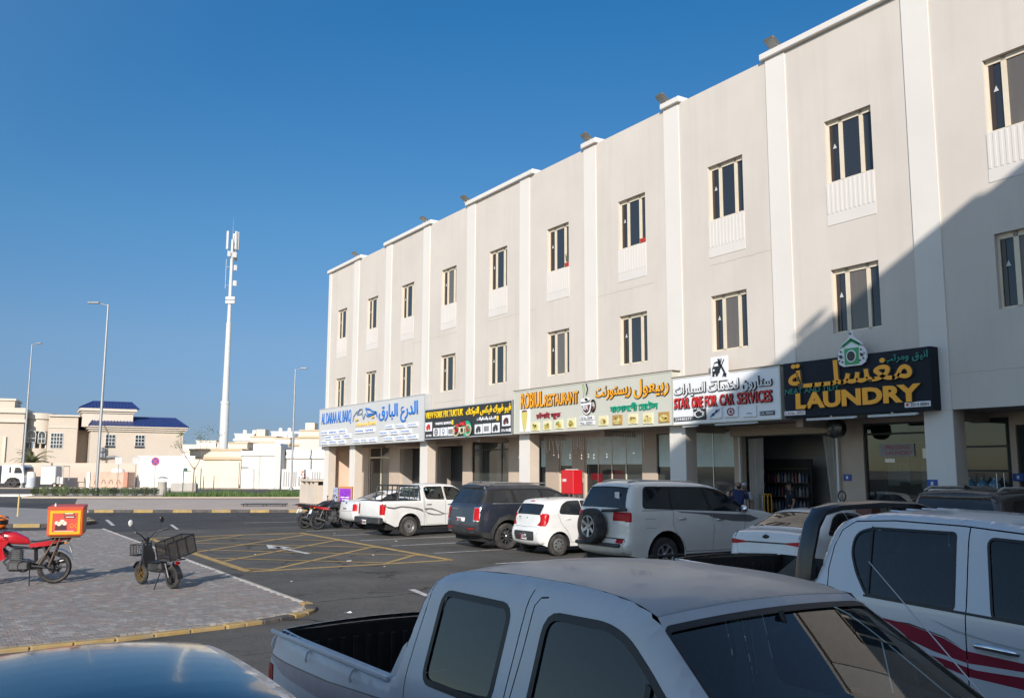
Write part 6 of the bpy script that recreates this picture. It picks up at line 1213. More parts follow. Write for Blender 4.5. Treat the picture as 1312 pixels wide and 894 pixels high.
for i, (a, c_, v, py, _, lab, m, m2) in enumerate(far):
    b = thing('house', lab, 'house', at(0, v), RZ); K = v/1140; zt = 2.3+(598.9-py)*K; MB().box(U(a), U(c_), 0, 8, 0, zt).build('wall', m, b); MB().box(U(a)-.3, U(c_)+.3, -.3, 8.3, zt-1.3, zt-.9).build('cornice', m2, b); MB().box(U(a)-.15, U(c_)+.15, -.15, 8.1, zt, zt+.25).build('coping', m2, b)
    rr = random.Random(i); n = int((U(c_)-U(a))/1.8)
    for k in range(n):
        if rr.random() < .6: vwin(b, U(a)+(k+.5)*(U(c_)-U(a))/n, -.02, zt-3.0, .8, 1.0, (1, 1))
    if i in (3, 5, 7): 
        for q in range(2): MB().lathe([(.0, .85), (.35, .8), (.42, .7), (.42, .06), (.35, 0)], Matrix.Translation((U(a)+1.5+q*2, 2, zt+.25)), 12).build('water_tank', V_WHITE, b, 40)
    if i in (4, 6): MB().box(U(a)+.5, U(a)+2.2, 2, 5, zt+.25, zt+1.6).build('roof_room', m, b)
# mast
t = thing('mobile_mast', 'tall white stepped phone mast with panel antennas at its top', 'mast', (37.35, 142.1, 0)); MW = mat('mast_white', (.52, .52, .515), .5, var=(1, .04)); MG = mat('mast_grey', (.35, .35, .35), .5)
MB().lathe([(.72, 0), (.64, 12.5), (.50, 12.55), (.38, 25.0), (.30, 25.05), (.24, 32), (.2, 38.5), (0, 38.5)], seg=20).build('pole', MW, t, 40); MB().lathe([(.7, 12.2), (.7, 12.6), (.55, 12.6)], seg=20).build('flange', MW, t, 40)
pan = MB().rbox(-.22, .22, -.1, .1, -1.5, 1.5, .06).mesh('panel_antenna', MW)
for a in (200, 290, 330, 60): M = Vector((math.cos(R(a))*.95, math.sin(R(a))*.95, 0)); link('panel_antenna', pan, t, (M.x, M.y, 38.2), (0, 0, R(a+90))); MB().tube([(M.x*.85, M.y*.85, 36.4), (M.x*.85, M.y*.85, 39.5)], .05).tube([(0, 0, 37.2), (M.x*.85, M.y*.85, 37.2)], .04).build('antenna_mount', MG, t)
for a, z, r in ((210, 36.0, .3), (300, 35.9, .34), (20, 35.6, .36), (340, 33.9, .3), (350, 31.4, .34)): M = Vector((math.cos(R(a)), math.sin(R(a)), 0)); MB().rbox(-r*.8, r*.8, -r*.6, r*.6, -.45, .45, .05, Matrix.Translation((M.x*.62, M.y*.62, z))).build('radio_unit', MG if a < 100 else MW, t)
for z in (28.3, 28.9): MB().rbox(-.75, .75, -.2, .2, -.25, .25, .05, Matrix.Translation((0, -.3, z)) @ Matrix.Rotation(RZ, 4, 'Z')).build('equipment_box', MW, t)
MB().tube([at(-.75, -.3, 30.5), at(-.75, -.3, 35.2)], .03).tube([at(-.75, -.3, 34), at(0, 0, 34)], .025).tube([at(-.75, -.3, 31), at(0, 0, 31)], .025).build('side_ladder', MW, t); MB().tube([(0, 0, 38.5), (0, 0, 42)], [.03, .008]).build('lightning_rod', MG, t)
# street lamps
GALV = mat('galvanised', (.33, .335, .34), .45, .5, var=(2, .08))
for x, y, h, lab, arm in ((8.3, 115.9, 16.3, 'slim grey street lamp in front of the arched villa', 1.0), (10.73, 77.4, 15.3, 'tall grey street lamp standing in the hedge, head turned left', -1.5), (32.3, 94.8, 13.0, 'grey street lamp in front of the white house', 1.2)):
    t = thing('street_lamp', lab, 'street lamp', (x, y, 0), RZ, 'grey street lamps along the far road'); k = h/15
    MB().lathe([(.24, 0), (.24, .25), (.12, .3), (.105, h*.5), (.065, h), (0, h)], seg=12).build('pole', GALV, t, 40); MB().lathe([(.3, 0), (.3, .06), (0, .06)], seg=12).build('base_plate', GALV, t)
    MB().tube([(0, 0, h-.1), (arm*.6, 0, h+.12)], .04).build('arm', GALV, t); MB().rbox(min(arm*.45, arm*1.1), max(arm*.45, arm*1.1), -.16, .16, h+.06, h+.2, .05).build('lamp_head', GALV, t, 40)
# road side things beyond the parking
def leafball(seed, n, rx, ry, rz, size, zc, hole=.25):
    rr = random.Random(seed); mb = MB()
    for _ in range(n):
        while True:
            p = Vector((rr.uniform(-1, 1), rr.uniform(-1, 1), rr.uniform(-1, 1)))
            if hole < p.length < 1: break
        q = Vector((p.x*rx, p.y*ry, zc+p.z*rz)); d = Vector((rr.uniform(-1, 1), rr.uniform(-1, 1), rr.uniform(-.3, 1))).normalized(); e = d.orthogonal().normalized(); s = size*rr.uniform(.6, 1.4)
        mb.add([q-d*s, q+e*s*.35, q+d*s, q-e*s*.35], [(0, 1, 2, 3)])
    return mb
LEAF = [mat('leaf_dark', (.05, .075, .022), .6, var=(2, .25)), mat('leaf_mid', (.075, .105, .03), .6, var=(2, .25)), mat('leaf_dry', (.14, .14, .055), .7, var=(2, .2))]
GRASSM = mat('grass_green', (.07, .12, .025), .7, var=(1.5, .25)); BARK = mat('bark', (.20, .14, .10), .9, var=(8, .2))
sm = [leafball(k, 420, .75, .6, .42, .085, .45, .2).mesh('foliage', LEAF[k % 2]) for k in range(4)]
labs = ['low clipped shrub at the left end of the hedge row'] + ['low clipped green shrub in the hedge row on the median']*13
for i in range(13):
    u = -12.5+i*.74; p = rd(u, 24.0+random.uniform(-.2, .2), .1); t = thing('shrub', labs[min(i, 1)] if i else labs[0], 'shrub', p, random.random()*6, 'clipped shrubs along the median'); s = random.uniform(.78, .98); t.scale = (s*.62, s*.8, s)
    link('foliage', sm[i % 4], t); MB().tube([(0, 0, -.05), (.02, 0, .4)], .03).build('stem', BARK, t)
rr = random.Random(5); mb = MB()
for _ in range(9000):
    u = rr.uniform(-2.8, 26); w_ = rr.uniform(23.0, 30.5); p = Vector(rd(u, w_, .1)); h = rr.uniform(.2, .62)*(1.3 if w_ < 24.5 else .8)*(.75+.35*math.sin(u*1.3)); a = rr.random()*6.28; d = Vector((math.cos(a), math.sin(a), 0))*.03; b_ = Vector((rr.uniform(-.12, .12), rr.uniform(-.12, .12), h)); mb.add([p-d, p+d, p+b_], [(0, 1, 2)])
mb.build('grass', GRASSM, kind='stuff')
slab('lawn', [rd(-2.8, 22.95)[:2], rd(26, 22.95)[:2], rd(26, 30.8)[:2], rd(-2.8, 30.8)[:2]], .128, mat('lawn_green', (.075, .11, .035), .9, var=(1, .2), dirt=(1, .4, (.2, .17, .1))))
t = thing('litter_bin', 'round concrete litter bin with a domed metal lid by the grass', 'bin', (16.0, 79.3, .1)); MB().lathe([(.36, 0), (.38, .05), (.36, .95), (.4, 1.0), (.36, 1.05), (.3, 1.05)], seg=20).build('body', mat('concrete', (.40, .37, .33), .9, var=(2, .1)), t, 40); MB().lathe([(.0, 1.52), (.2, 1.48), (.46, 1.36), (.47, 1.33), (0, 1.33)], seg=20).build('lid', MG, t, 40)
for a in (45, 135, 225, 315): MB().tube([(.3*math.cos(R(a)), .3*math.sin(R(a)), 1.0), (.34*math.cos(R(a)), .34*math.sin(R(a)), 1.35)], .02, 6).build('lid_post', MG, t)
t = thing('no_stopping_sign', 'round blue and red no stopping sign on a grey pole', 'road sign', (16.75, 86.5, 0), RZ); MB().tube([(0, .05, 0), (0, .05, 3.2)], .035).build('pole', GALV, t)
o = MB().lathe([(.38, -.02), (.38, 0), (0, 0)], Matrix.Translation((0, 0, 2.88)) @ Matrix.Rotation(R(90), 4, 'X'), 24).build('sign_plate', mat('sign_road_blue', (.03, .05, .30), .4), t); RD = mat('sign_road_red', (.55, .02, .03), .4); MB().lathe([(.38, .006), (.31, .006), (.31, .004), (.38, .004)], Matrix.Translation((0, 0, 2.88)) @ Matrix.Rotation(R(90), 4, 'X'), 24, True).build('sign_ring', RD, o)
for s in (45, -45): MB().box(-.3, .3, -.012, -.008, -.035, .035, Matrix.Translation((0, -.002*(1+s/45), 2.88)) @ Matrix.Rotation(R(s), 4, 'Y')).build('sign_bar', RD, o)
for x, y, lab in ((15.3, 96.9, 'back of a square road sign on a thin pole, left of two'), (16.4, 93.9, 'back of a square road sign on a thin pole, right of two')):
    t = thing('road_sign', lab, 'road sign', (x, y, 0), RZ+R(12)); MB().tube([(0, .04, 0), (0, .04, 3.2)], .035).build('pole', GALV, t); MB().rbox(-.35, .35, -.015, .015, 2.6, 3.35, .02).build('sign_plate', GALV, t); MB().box(-.3, .3, .016, .03, 2.8, 2.84).box(-.3, .3, .016, .03, 3.1, 3.14).build('sign_rail', GALV, t)
def limb(mb, p, d, l, r, depth, rr, tips):
    q = p+d*l; mb.tube([p, p+d*l*.5+Vector((rr.uniform(-.04, .04), rr.uniform(-.04, .04), 0)), q], [r, r*.85, r*.65], 6)
    if depth == 0: tips.append(q); return
    for _ in range(rr.choice((2, 2, 3))):
        limb(mb, q-d*l*rr.uniform(0, .3), (d+Vector((rr.uniform(-.7, .7), rr.uniform(-.7, .7), rr.uniform(-.1, .5)))).normalized(), l*rr.uniform(.55, .85), r*.6, depth-1, rr, tips)
t = thing('young_tree', 'thin young tree with sparse leaves tied between green stakes', 'tree', (18.75, 80.5, .1)); rr = random.Random(11); mb = MB(); tips = []; limb(mb, Vector((0, 0, 0)), Vector((.02, 0, 1)), 2.3, .06, 4, rr, tips); mb.build('trunk', BARK, t, 60); lm = MB()
for p in tips:
    for _ in range(9): q = p+Vector((rr.gauss(0, .22), rr.gauss(0, .22), rr.gauss(0, .18))); d = Vector((rr.uniform(-1, 1), rr.uniform(-1, 1), rr.uniform(-.6, .4))).normalized(); e = d.orthogonal().normalized(); s = rr.uniform(.06, .12); lm.add([q-d*s, q+e*s*.4, q+d*s, q-e*s*.4], [(0, 1, 2, 3)])
lm.build('crown', LEAF[1], t); GST = mat('stake_green', (.03, .08, .06), .6)
t = thing('tree_stake', 'pair of dark green stakes with a crossbar holding the young tree', 'stake', (18.6, 80.3, .1), RZ); MB().tube([(-.75, 0, 0), (-.75, 0, 2.0)], .04).build('post', GST, t); MB().tube([(.75, 0, 0), (.75, 0, 2.2)], .04).build('post', GST, t); MB().tube([(-.75, 0, 1.95), (-.1, 0, 1.9)], .03).build('crossbar', GST, t); MB().rbox(-.75, -.45, -.1, .1, 1.9, 2.2, .03).build('box', GST, t)
t = thing('concrete_block', 'low grey concrete block behind the young tree', 'block', at(-29.9, 83, .1), RZ); MB().rbox(-1.15, 1.15, -.4, .4, 0, .85, .12).build('block_body', mat('concrete', (.40, .37, .33), .9), t); MB().rbox(-1.6, -1.2, -.3, .3, 0, .3, .1).build('block_end', mat('concrete', (.40, .37, .33), .9), t)
K = 100/1140
for px, lab in ((259, 'leftmost of the three thin yellow and black posts by the cream wall'), (269, 'middle of the three thin yellow and black posts by the cream wall'), (282, 'rightmost of the three thin yellow and black posts by the cream wall')): t = thing('marker_post', lab, 'post', at(U(px), 100), 0, 'thin marker posts by the wall'); MB().tube([(0, 0, 0), (0, 0, .9)], .05).build('post_lower', KB, t); MB().tube([(0, 0, .9), (0, 0, 1.45)], .05).build('post_upper', KY, t)
t = thing('marker_post', 'thin weathered yellow post on the grey island left', 'post', (3.3, 47.0, .1)); MB().tube([(0, 0, 0), (0, 0, .98)], .035).build('post_body', mat('post_yellow', (.5, .36, .14), .7), t); MB().lathe([(.07, 0), (.05, .04), (0, .04)], seg=10).build('base', KC, t)
t = thing('kiosk', 'pinkish tiled utility kiosk with arch patterns by the far wall', 'kiosk', at(-46.0, 104), RZ); PK_ = mat('tile_pink', (.50, .34, .26), .8, var=(2, .15)); MB().rbox(-2.0, 1.95, 0, 2.2, 0, 1.8, .05).build('kiosk_body', PK_, t); MB().box(1.5, 1.97, -.02, .3, 0, 1.82).build('kiosk_corner', mat('tile_red', (.42, .20, .14), .8), t)
for k in range(4): pts = band([(-1.6+k*.85+.2*math.cos(R(a)), .45+.45*math.sin(R(a))) for a in range(0, 181, 20)], .07); mb = MB(); [mb.prism([(x, -.03, z) for x, z in p], (0, .04, 0)) for p in pts]; mb.build('arch_pattern', mat('tile_dark', (.2, .14, .11), .8), t)
MB().box(-2.7, -2.35, -.02, .2, 0, 1.8).build('side_panel', V_WHITE, t); MB().lathe([(.75, 0), (.7, .25), (.5, .42), (0, .5)], Matrix.Translation((.3, 1.2, 1.8)), 18).build('dome', V_WHITE, t, 50)
t = thing('trailer', 'small white box trailer with an open frame parked by the beige wall', 'trailer', at(-52.2, 103), RZ); MB().rbox(-1.3, .35, 0, 1.4, .4, 2.45, .04).build('trailer_box', mat('trailer_white', (.56, .55, .53), .6, dirt=(2, .4, (.45, .42, .38))), t)
mb = MB()
for x, y in ((.4, 0), (1.25, 0), (.4, 1.4), (1.25, 1.4)): mb.tube([(x, y, .4), (x, y, 2.45)], .04, 6)
mb.tube([(-1.3, 0, 2.5), (1.3, 0, 2.5)], .04).tube([(1.25, 0, 2.45), (1.25, 1.4, 2.45)], .04).tube([(-1.6, .7, .42), (1.3, .7, .42)], .06); mb.build('trailer_frame', MG, t, kind=None); MB().rbox(.45, .8, .1, .5, .45, 1.3, .04).build('trailer_bin', MG, t); MB().rbox(.85, 1.2, .1, .5, .45, 1.2, .04).build('trailer_bin', V_WHITE, t)
wmm = wheel_meshes(.3, .2, 'steel'); [link('wheel', wmm[0], t, (.3, y, .3), (R(90), 0, 0)) for y in (.05, 1.35)]
t = thing('water_tank', 'upright pale tank standing left of the box trailer', 'tank', at(-54.6, 103), RZ); MB().lathe([(.55, 0), (.55, 1.1), (.5, 1.15)], seg=18).build('tank_lower', mat('tank_grey', (.42, .45, .5), .6), t, 40); MB().lathe([(.5, 1.15), (.5, 1.6), (.35, 1.8), (0, 1.85)], seg=18).build('tank_upper', V_WHITE, t, 40)
# lorry at the left edge
t = thing('lorry', 'white lorry cab with big dark wheel at the left edge of the far road', 'lorry', at(-55.0, 102), RZ); LW = mat('lorry_white', (.62, .62, .61), .4)
prof = [(-2.4, .55), (-2.4, 2.6), (-.35, 2.6), (-.05, 2.3), (.12, 1.4), (.15, .6), (-.2, .55), (-.35, 1.0), (-.8, 1.18), (-1.35, 1.18), (-1.75, 1.0), (-1.9, .55)]
MB().prism([(x, 0, z) for x, z in prof], (0, 2.3, 0)).build('cab', LW, t); MB().prism([(x, -.012, z) for x, z in ((-1.0, 1.65), (-.9, 2.3), (-.4, 2.3), (-.2, 2.1), (-.05, 1.65))], (0, .02, 0)).build('window', PANE, t); MB().box(-1.55, -1.35, -.012, .01, 1.7, 2.35).build('window', PANE, t); MB().prism([(.13, .2, 1.45), (.13, 2.1, 1.45), (-.03, 2.0, 2.3), (-.03, .3, 2.3)], (.012, 0, .01)).build('windscreen', PANE, t)
MB().box(-9, -2.6, .1, 2.2, .7, 1.0).build('chassis', DARKM, t); MB().rbox(-9, -2.7, 0, 2.3, 1.0, 2.5, .05).build('cargo_body', mat('lorry_grey', (.4, .42, .44), .6), t); MB().rbox(-2.0, -.3, -.03, .3, .55, .75, .03).build('step', DARKM, t)
wmm = wheel_meshes(.52, .3, 'steel'); [link('wheel', wmm[0], t, (x, y, .52), (R(90), 0, 0)) for x in (-1.1, -6.5) for y in (.12, 2.2)]; MB().tube([(-2.45, -.1, 2.2), (-2.5, -.1, .9)], .06).build('exhaust_stack', DARKM, t)
# young palm behind the wall
t = thing('palm_tree', 'young date palm with arching grey green fronds behind the beige wall', 'palm', at(-58.6, 110.5, 0)); MB().lathe([(.4, 0), (.32, 1.0), (.36, 2.0), (.2, 2.9)], seg=12).build('trunk', BARK, t, 40); rr = random.Random(4); PAL = mat('palm_leaf', (.16, .17, .085), .6, var=(2, .2))
for k in range(34):
    a = rr.random()*6.28; el0 = R(rr.uniform(15, 82)); L_ = rr.uniform(2.4, 3.3); mb = MB(); p = Vector((0, 0, 2.75)); h = Vector((math.cos(a), math.sin(a), 0)); prev = p
    for i in range(9):
        e = el0-R(9.5)*i; d = h*math.cos(e)+Vector((0, 0, math.sin(e))); q = prev+d*L_/9; w_ = Vector((-h.y, h.x, 0)); mb.tube([prev, q], .022, 4, False)
        for s in (-1, 1):
            for j in (.25, .75): b0 = prev.lerp(q, j); tip = b0+(w_*s*.75+d*.65)*.62*(1-.07*i)+Vector((0, 0, -.05)); mb.add([b0-d*.06, tip, b0+d*.09], [(0, 1, 2)])
        prev = q
    mb.build('frond', PAL, t)
# low steel frames lying on the pink pavement, wall end box, poster board
t = thing('steel_rack', 'low dark steel rack lying on the pavement behind the kerb', 'rack', (16.3, 52.4, .12), R(-28)); mb = MB()
for y in (-.5, .5): mb.tube([(-1.25, y, .12), (1.25, y, .12)], .035, 6)
mb.build('rail', DARKM, t); lg = MB().tube([(0, 0, 0), (0, 0, .12)], .035, 6).mesh('leg', DARKM)
for x in (-1.1, 0, 1.1):
    for y in (-.5, .5): link('leg', lg, t, (x, y, 0))
bm_ = MB().rbox(-.06, .06, -.5, .5, .13, .16, .01).mesh('cross_slat', mat('slat_grey', (.2, .2, .22), .6))
for k in range(14): link('cross_slat', bm_, t, (-1.15+k*.177, 0, 0))
t = thing('utility_box', 'cream masonry utility box with a raised roof slab at the building corner', 'utility box', (20.1, 57.3, .1)); MB().box(0, 2.4, -2.7, 0, 0, 1.15).build('box_body', mat('box_cream', (.53, .46, .385), .9, var=(1, .06), streak=(3, .3, (.45, .38, .31))), t); MB().rbox(-.06, 2.46, -2.76, .06, 1.38, 1.52, .02).build('box_roof', mat('box_cream', (.53, .46, .385), .9), t); pm_ = MB().box(-.1, .1, -.1, .1, 1.151, 1.379).mesh('post', mat('box_cream', (.53, .46, .385), .9))
for x in (.15, 2.25):
    for y in (-.15, -1.0, -1.85, -2.55): link('post', pm_, t, (x, y, 0))
MB().box(.25, 2.1, -2.4, -.3, 1.151, 1.36).build('vent_core', DARKM, t)
t = thing('advertising_board', 'small advertising board with an orange frame and purple poster by the motorbikes', 'advertising board', (17.6, 43.3, 0), R(-60)); OF = mat('frame_orange', (.45, .20, .06), .5); PUR = mat('poster_purple', (.22, .03, .42), .4, var=(3, .3)); M = None
MB().rbox(-.42, .42, -.06, .06, .25, 1.4, .02).build('board_frame', OF, t); MB().box(-.35, .35, -.068, -.061, .36, 1.3).build('poster', PUR, t); mb = MB(); rr = random.Random(2)
for z in (.62, .72, .84): mb.box(-.27+rr.uniform(0, .1), .27, -.073, -.069, z, z+.05)
mb.build('poster_print', mat('print_white', (.7, .6, .75), .5), t); MB().box(-.4, -.34, -.05, .05, 0, .25).build('leg', DARKM, t); MB().box(.34, .4, -.05, .05, 0, .25).build('leg', DARKM, t); MB().rbox(-.75, -.45, -.1, .1, .2, 1.35, .03).build('side_banner', mat('banner_grey', (.25, .27, .38), .6, var=(6, .5)), t)
# ------------------------------------------------------------------ motorbikes
ENG = mat('engine_grey', (.10, .10, .105), .45, .6, var=(8, .3)); ENGD = mat('engine_dark', (.03, .03, .032), .5, .3, var=(8, .3)); RED = mat('bike_red', (.42, .012, .02), .22, coat=.7, var=(2, .06)); BLK = mat('bike_black', (.015, .015, .017), .3, coat=.4); SEATM = mat('seat_vinyl', (.025, .027, .035), .6); RACK = mat('rack_brown', (.12, .075, .05), .6, var=(4, .2))
def bwheel(name, par, x, r, w, spokes=6, rimm=None, drive=False):
    t = MB().lathe([(r-.07, -w*.35), (r-.03, -w*.5), (r-.004, -w*.2), (r, 0), (r-.004, w*.2), (r-.03, w*.5), (r-.07, w*.35)], seg=28)
    o = link(name, t.mesh(name, TYRE, 40), par, (x, 0, r), (R(90), 0, 0)); m = MB(); m.lathe([(r-.068, -.025), (r-.068, .025), (r-.095, .028), (r-.095, -.028)], None, 28, True)
    for i in range(spokes):
        M = Matrix.Rotation(2*math.pi*i/spokes, 4, 'Z'); m.prism([(.03, -.014, -.012), (r-.09, -.010, -.012), (r-.09, .010, -.012), (.03, .014, -.012)], (0, 0, .024), M)
    m.lathe([(0, -.06), (.045, -.06), (.045, .06), (0, .06)], seg=14); link('rim', m.mesh('rim', rimm or RIMD, 40), o); link('brake_disc', MB().lathe([(.13, .045), (.13, .05), (.06, .05), (.06, .045)], None, 24, True).mesh('brake_disc', ENG, 40), o); return o
def shell(secs, n=10):
    """loft through rounded sections (x, zc, half height, half width)"""
    L = []
    for x, zc, hh, hw in secs: L.append([(x, hw*math.copysign(abs(math.cos(2*math.pi*k/n))**.75, math.cos(2*math.pi*k/n)), zc+hh*math.copysign(abs(math.sin(2*math.pi*k/n))**.75, math.sin(2*math.pi*k/n))) for k in range(n)])
    return MB().loft(L)
def motorbike(label, loc, rz, tank, accent, box=None, lean=R(-5), group=None):
    t = thing('motorbike', label, 'motorbike', loc, 0, group, rot=(lean, 0, rz)); W_ = 1.32; r = .31
    bwheel('wheel', t, 0, r, .12); bwheel('wheel', t, W_, r, .09)
    shell([(.42, .80, .02, .06), (.5, .83, .07, .11), (.7, .89, .12, .15), (.88, .92, .13, .16), (1.0, .90, .10, .12), (1.06, .86, .05, .07)], 14).build('tank', tank, t, 50)
    for s in (-1, 1): MB().prism([(.80, s*.13, .84), (1.08, s*.17, .86), (1.12, s*.16, .66), (.92, s*.15, .48), (.84, s*.14, .52), (.9, s*.13, .7)], (0, s*.03, 0)).build('fairing', tank, t); MB().prism([(-.22, s*.07, .86), (.15, s*.1, .74), (.45, s*.11, .72), (.45, s*.11, .79), (.1, s*.1, .84), (-.24, s*.06, .9)], (0, s*.025, 0)).build('side_panel', accent, t)
    shell([(-.2, .87, .03, .07), (-.02, .86, .04, .11), (.2, .80, .045, .12), (.36, .785, .045, .10), (.5, .81, .03, .07)], 12).build('seat', SEATM, t, 50)
    MB().tube([(1.05, 0, .92), (1.0, 0, .75), (.62, 0, .44), (.35, 0, .42)], .032, 8).tube([(1.05, .0, .88), (.75, 0, .72), (.35, 0, .68), (-.15, 0, .78)], .025, 8).tube([(.35, .1, .68), (.33, .1, .42)], .02).tube([(.35, -.1, .68), (.33, -.1, .42)], .02).build('frame', BLK, t, 60)
    e = MB().rbox(.42, .82, -.15, .15, .26, .48, .05).rbox(.58, .78, -.11, .11, .46, .68, .03, None); [e.rbox(.565, .795, -.125, .125, .49+.035*k, .505+.035*k, .004) for k in range(5)]; e.lathe([(.11, -.17), (.11, .17), (.07, .18), (0, .18)], Matrix.Translation((.52, 0, .36)) @ Matrix.Rotation(R(90), 4, 'X'), 16); e.build('engine', ENG, t, 35)
    MB().tube([(.78, -.06, .55), (.92, -.1, .42), (.8, -.14, .27), (.3, -.16, .27), (.05, -.18, .36), (-.18, -.2, .42)], [.022, .024, .024, .028, .05, .052], 10).build('exhaust', mat('exhaust_steel', (.2, .2, .2), .35, .8), t, 50)
    MB().tube([(.4, .09, .36), (0, .09, .31)], .026, 8).tube([(.4, -.09, .36), (0, -.09, .31)], .026, 8).build('swing_arm', ENGD, t, 60)
    for s in (-1, 1): MB().tube([(.02, s*.11, .34), (.2, s*.12, .72)], .026, 8).build('rear_shock', ENG, t, 60); MB().tube([(W_, s*.075, .31), (1.1, s*.075, .88), (1.05, s*.07, .98)], [.026, .024, .024], 8).build('fork', ENG, t, 60)
    MB().loft([[(W_+.20*math.cos(R(a))*1.75, y, r+.2*math.sin(R(a))*1.75) for y in (-.06, -.03, .03, .06)] for a in range(35, 150, 15)], False, False).build('front_mudguard', BLK, t, 60); MB().loft([[(.36*math.cos(R(a)), y, r+.36*math.sin(R(a))) for y in (-.07, -.03, .03, .07)] for a in range(60, 175, 15)], False, False).build('rear_mudguard', BLK, t, 60)
    MB().tube([(.98, .38, 1.03), (1.02, .2, 1.05), (1.03, 0, 1.02), (1.02, -.2, 1.05), (.98, -.38, 1.03)], .014, 8).build('handlebar', BLK, t, 60)
    for s in (-1, 1): MB().tube([(.975, s*.30, 1.035), (.955, s*.42, 1.025)], .02, 8).build('grip', RUBBER, t, 60); MB().tube([(1.0, s*.26, 1.05), (1.04, s*.32, 1.2)], .007, 6).ball((1.04, s*.34, 1.22), (.012, .06, .035), seg=10, rings=6).build('mirror', BLK, t, 60); MB().tube([(-.2, s*.1, .8), (-.2, s*.17, .8)], .012).ball((-.2, s*.18, .8), .025, seg=8, rings=6).build('indicator', mat('lamp_amber', (.6, .2, .01), .2), t)
    shell([(1.06, .93, .09, .09), (1.14, .93, .10, .10), (1.19, .92, .085, .085)], 14).build('headlamp', BLK, t, 50); MB().ball((1.185, 0, .92), (.02, .08, .08), seg=14, rings=8).build('headlamp_glass', LWHITE, t, 60)
    MB().rbox(-.27, -.22, -.06, .06, .84, .9, .015).build('tail_lamp', TLRED, t); MB().prism([(-.3, -.08, .6), (-.3, .08, .6), (-.24, .08, .76), (-.24, -.08, .76)], (-.006, 0, 0)).build('number_plate', PLATEW, t)
    MB().tube([(.42, .1, .28), (.38, .3, .0)], .012, 6).build('kickstand', BLK, t, 60); MB().tube([(.5, .14, .3), (.5, .27, .3)], .016).tube([(.5, -.14, .3), (.5, -.27, .3)], .016).tube([(.18, .12, .38), (.16, .22, .37)], .014).tube([(.18, -.12, .38), (.16, -.22, .37)], .014).build('foot_peg', ENGD, t, 60)
    rk = MB().tube([(.1, .12, .84), (-.2, .12, .9), (-.42, .1, .92)], .011).tube([(.1, -.12, .84), (-.2, -.12, .9), (-.42, -.1, .92)], .011); [rk.tube([(x, -.12, .91), (x, .12, .91)], .009) for x in (-.15, -.28, -.41)]
    if box: rk.tube([(.08, .17, .36), (-.1, .2, .92)], .016).tube([(.25, .17, .40), (-.02, .2, .90)], .016).tube([(.08, -.17, .36), (-.1, -.2, .92)], .016).rbox(-.45, .1, -.24, .24, .905, .935, .01)
    rk.build('luggage_rack', RACK if box else BLK, t, 60); return t
motorbike('black motorbike in front of the saloon, its red tank showing behind the others', (12.55, 34.75, 0), R(4), RED, BLK, group='motorbikes parked by the shops')
motorbike('black motorbike with bare rear wheel, middle of the three by the shops', (12.2, 34.1, 0), R(-2), BLK, BLK, group='motorbikes parked by the shops')
motorbike('black motorbike with red and white accents, nearest of the three by the shops', (12.42, 33.3, 0), R(8), BLK, RED, group='motorbikes parked by the shops')
dp = (2.12, 20.1, .05); dr = math.atan2(.24, -.97)
bk = motorbike('red delivery motorbike with a luggage rack standing on the block paving', dp, dr, RED, RED, True, R(-3))
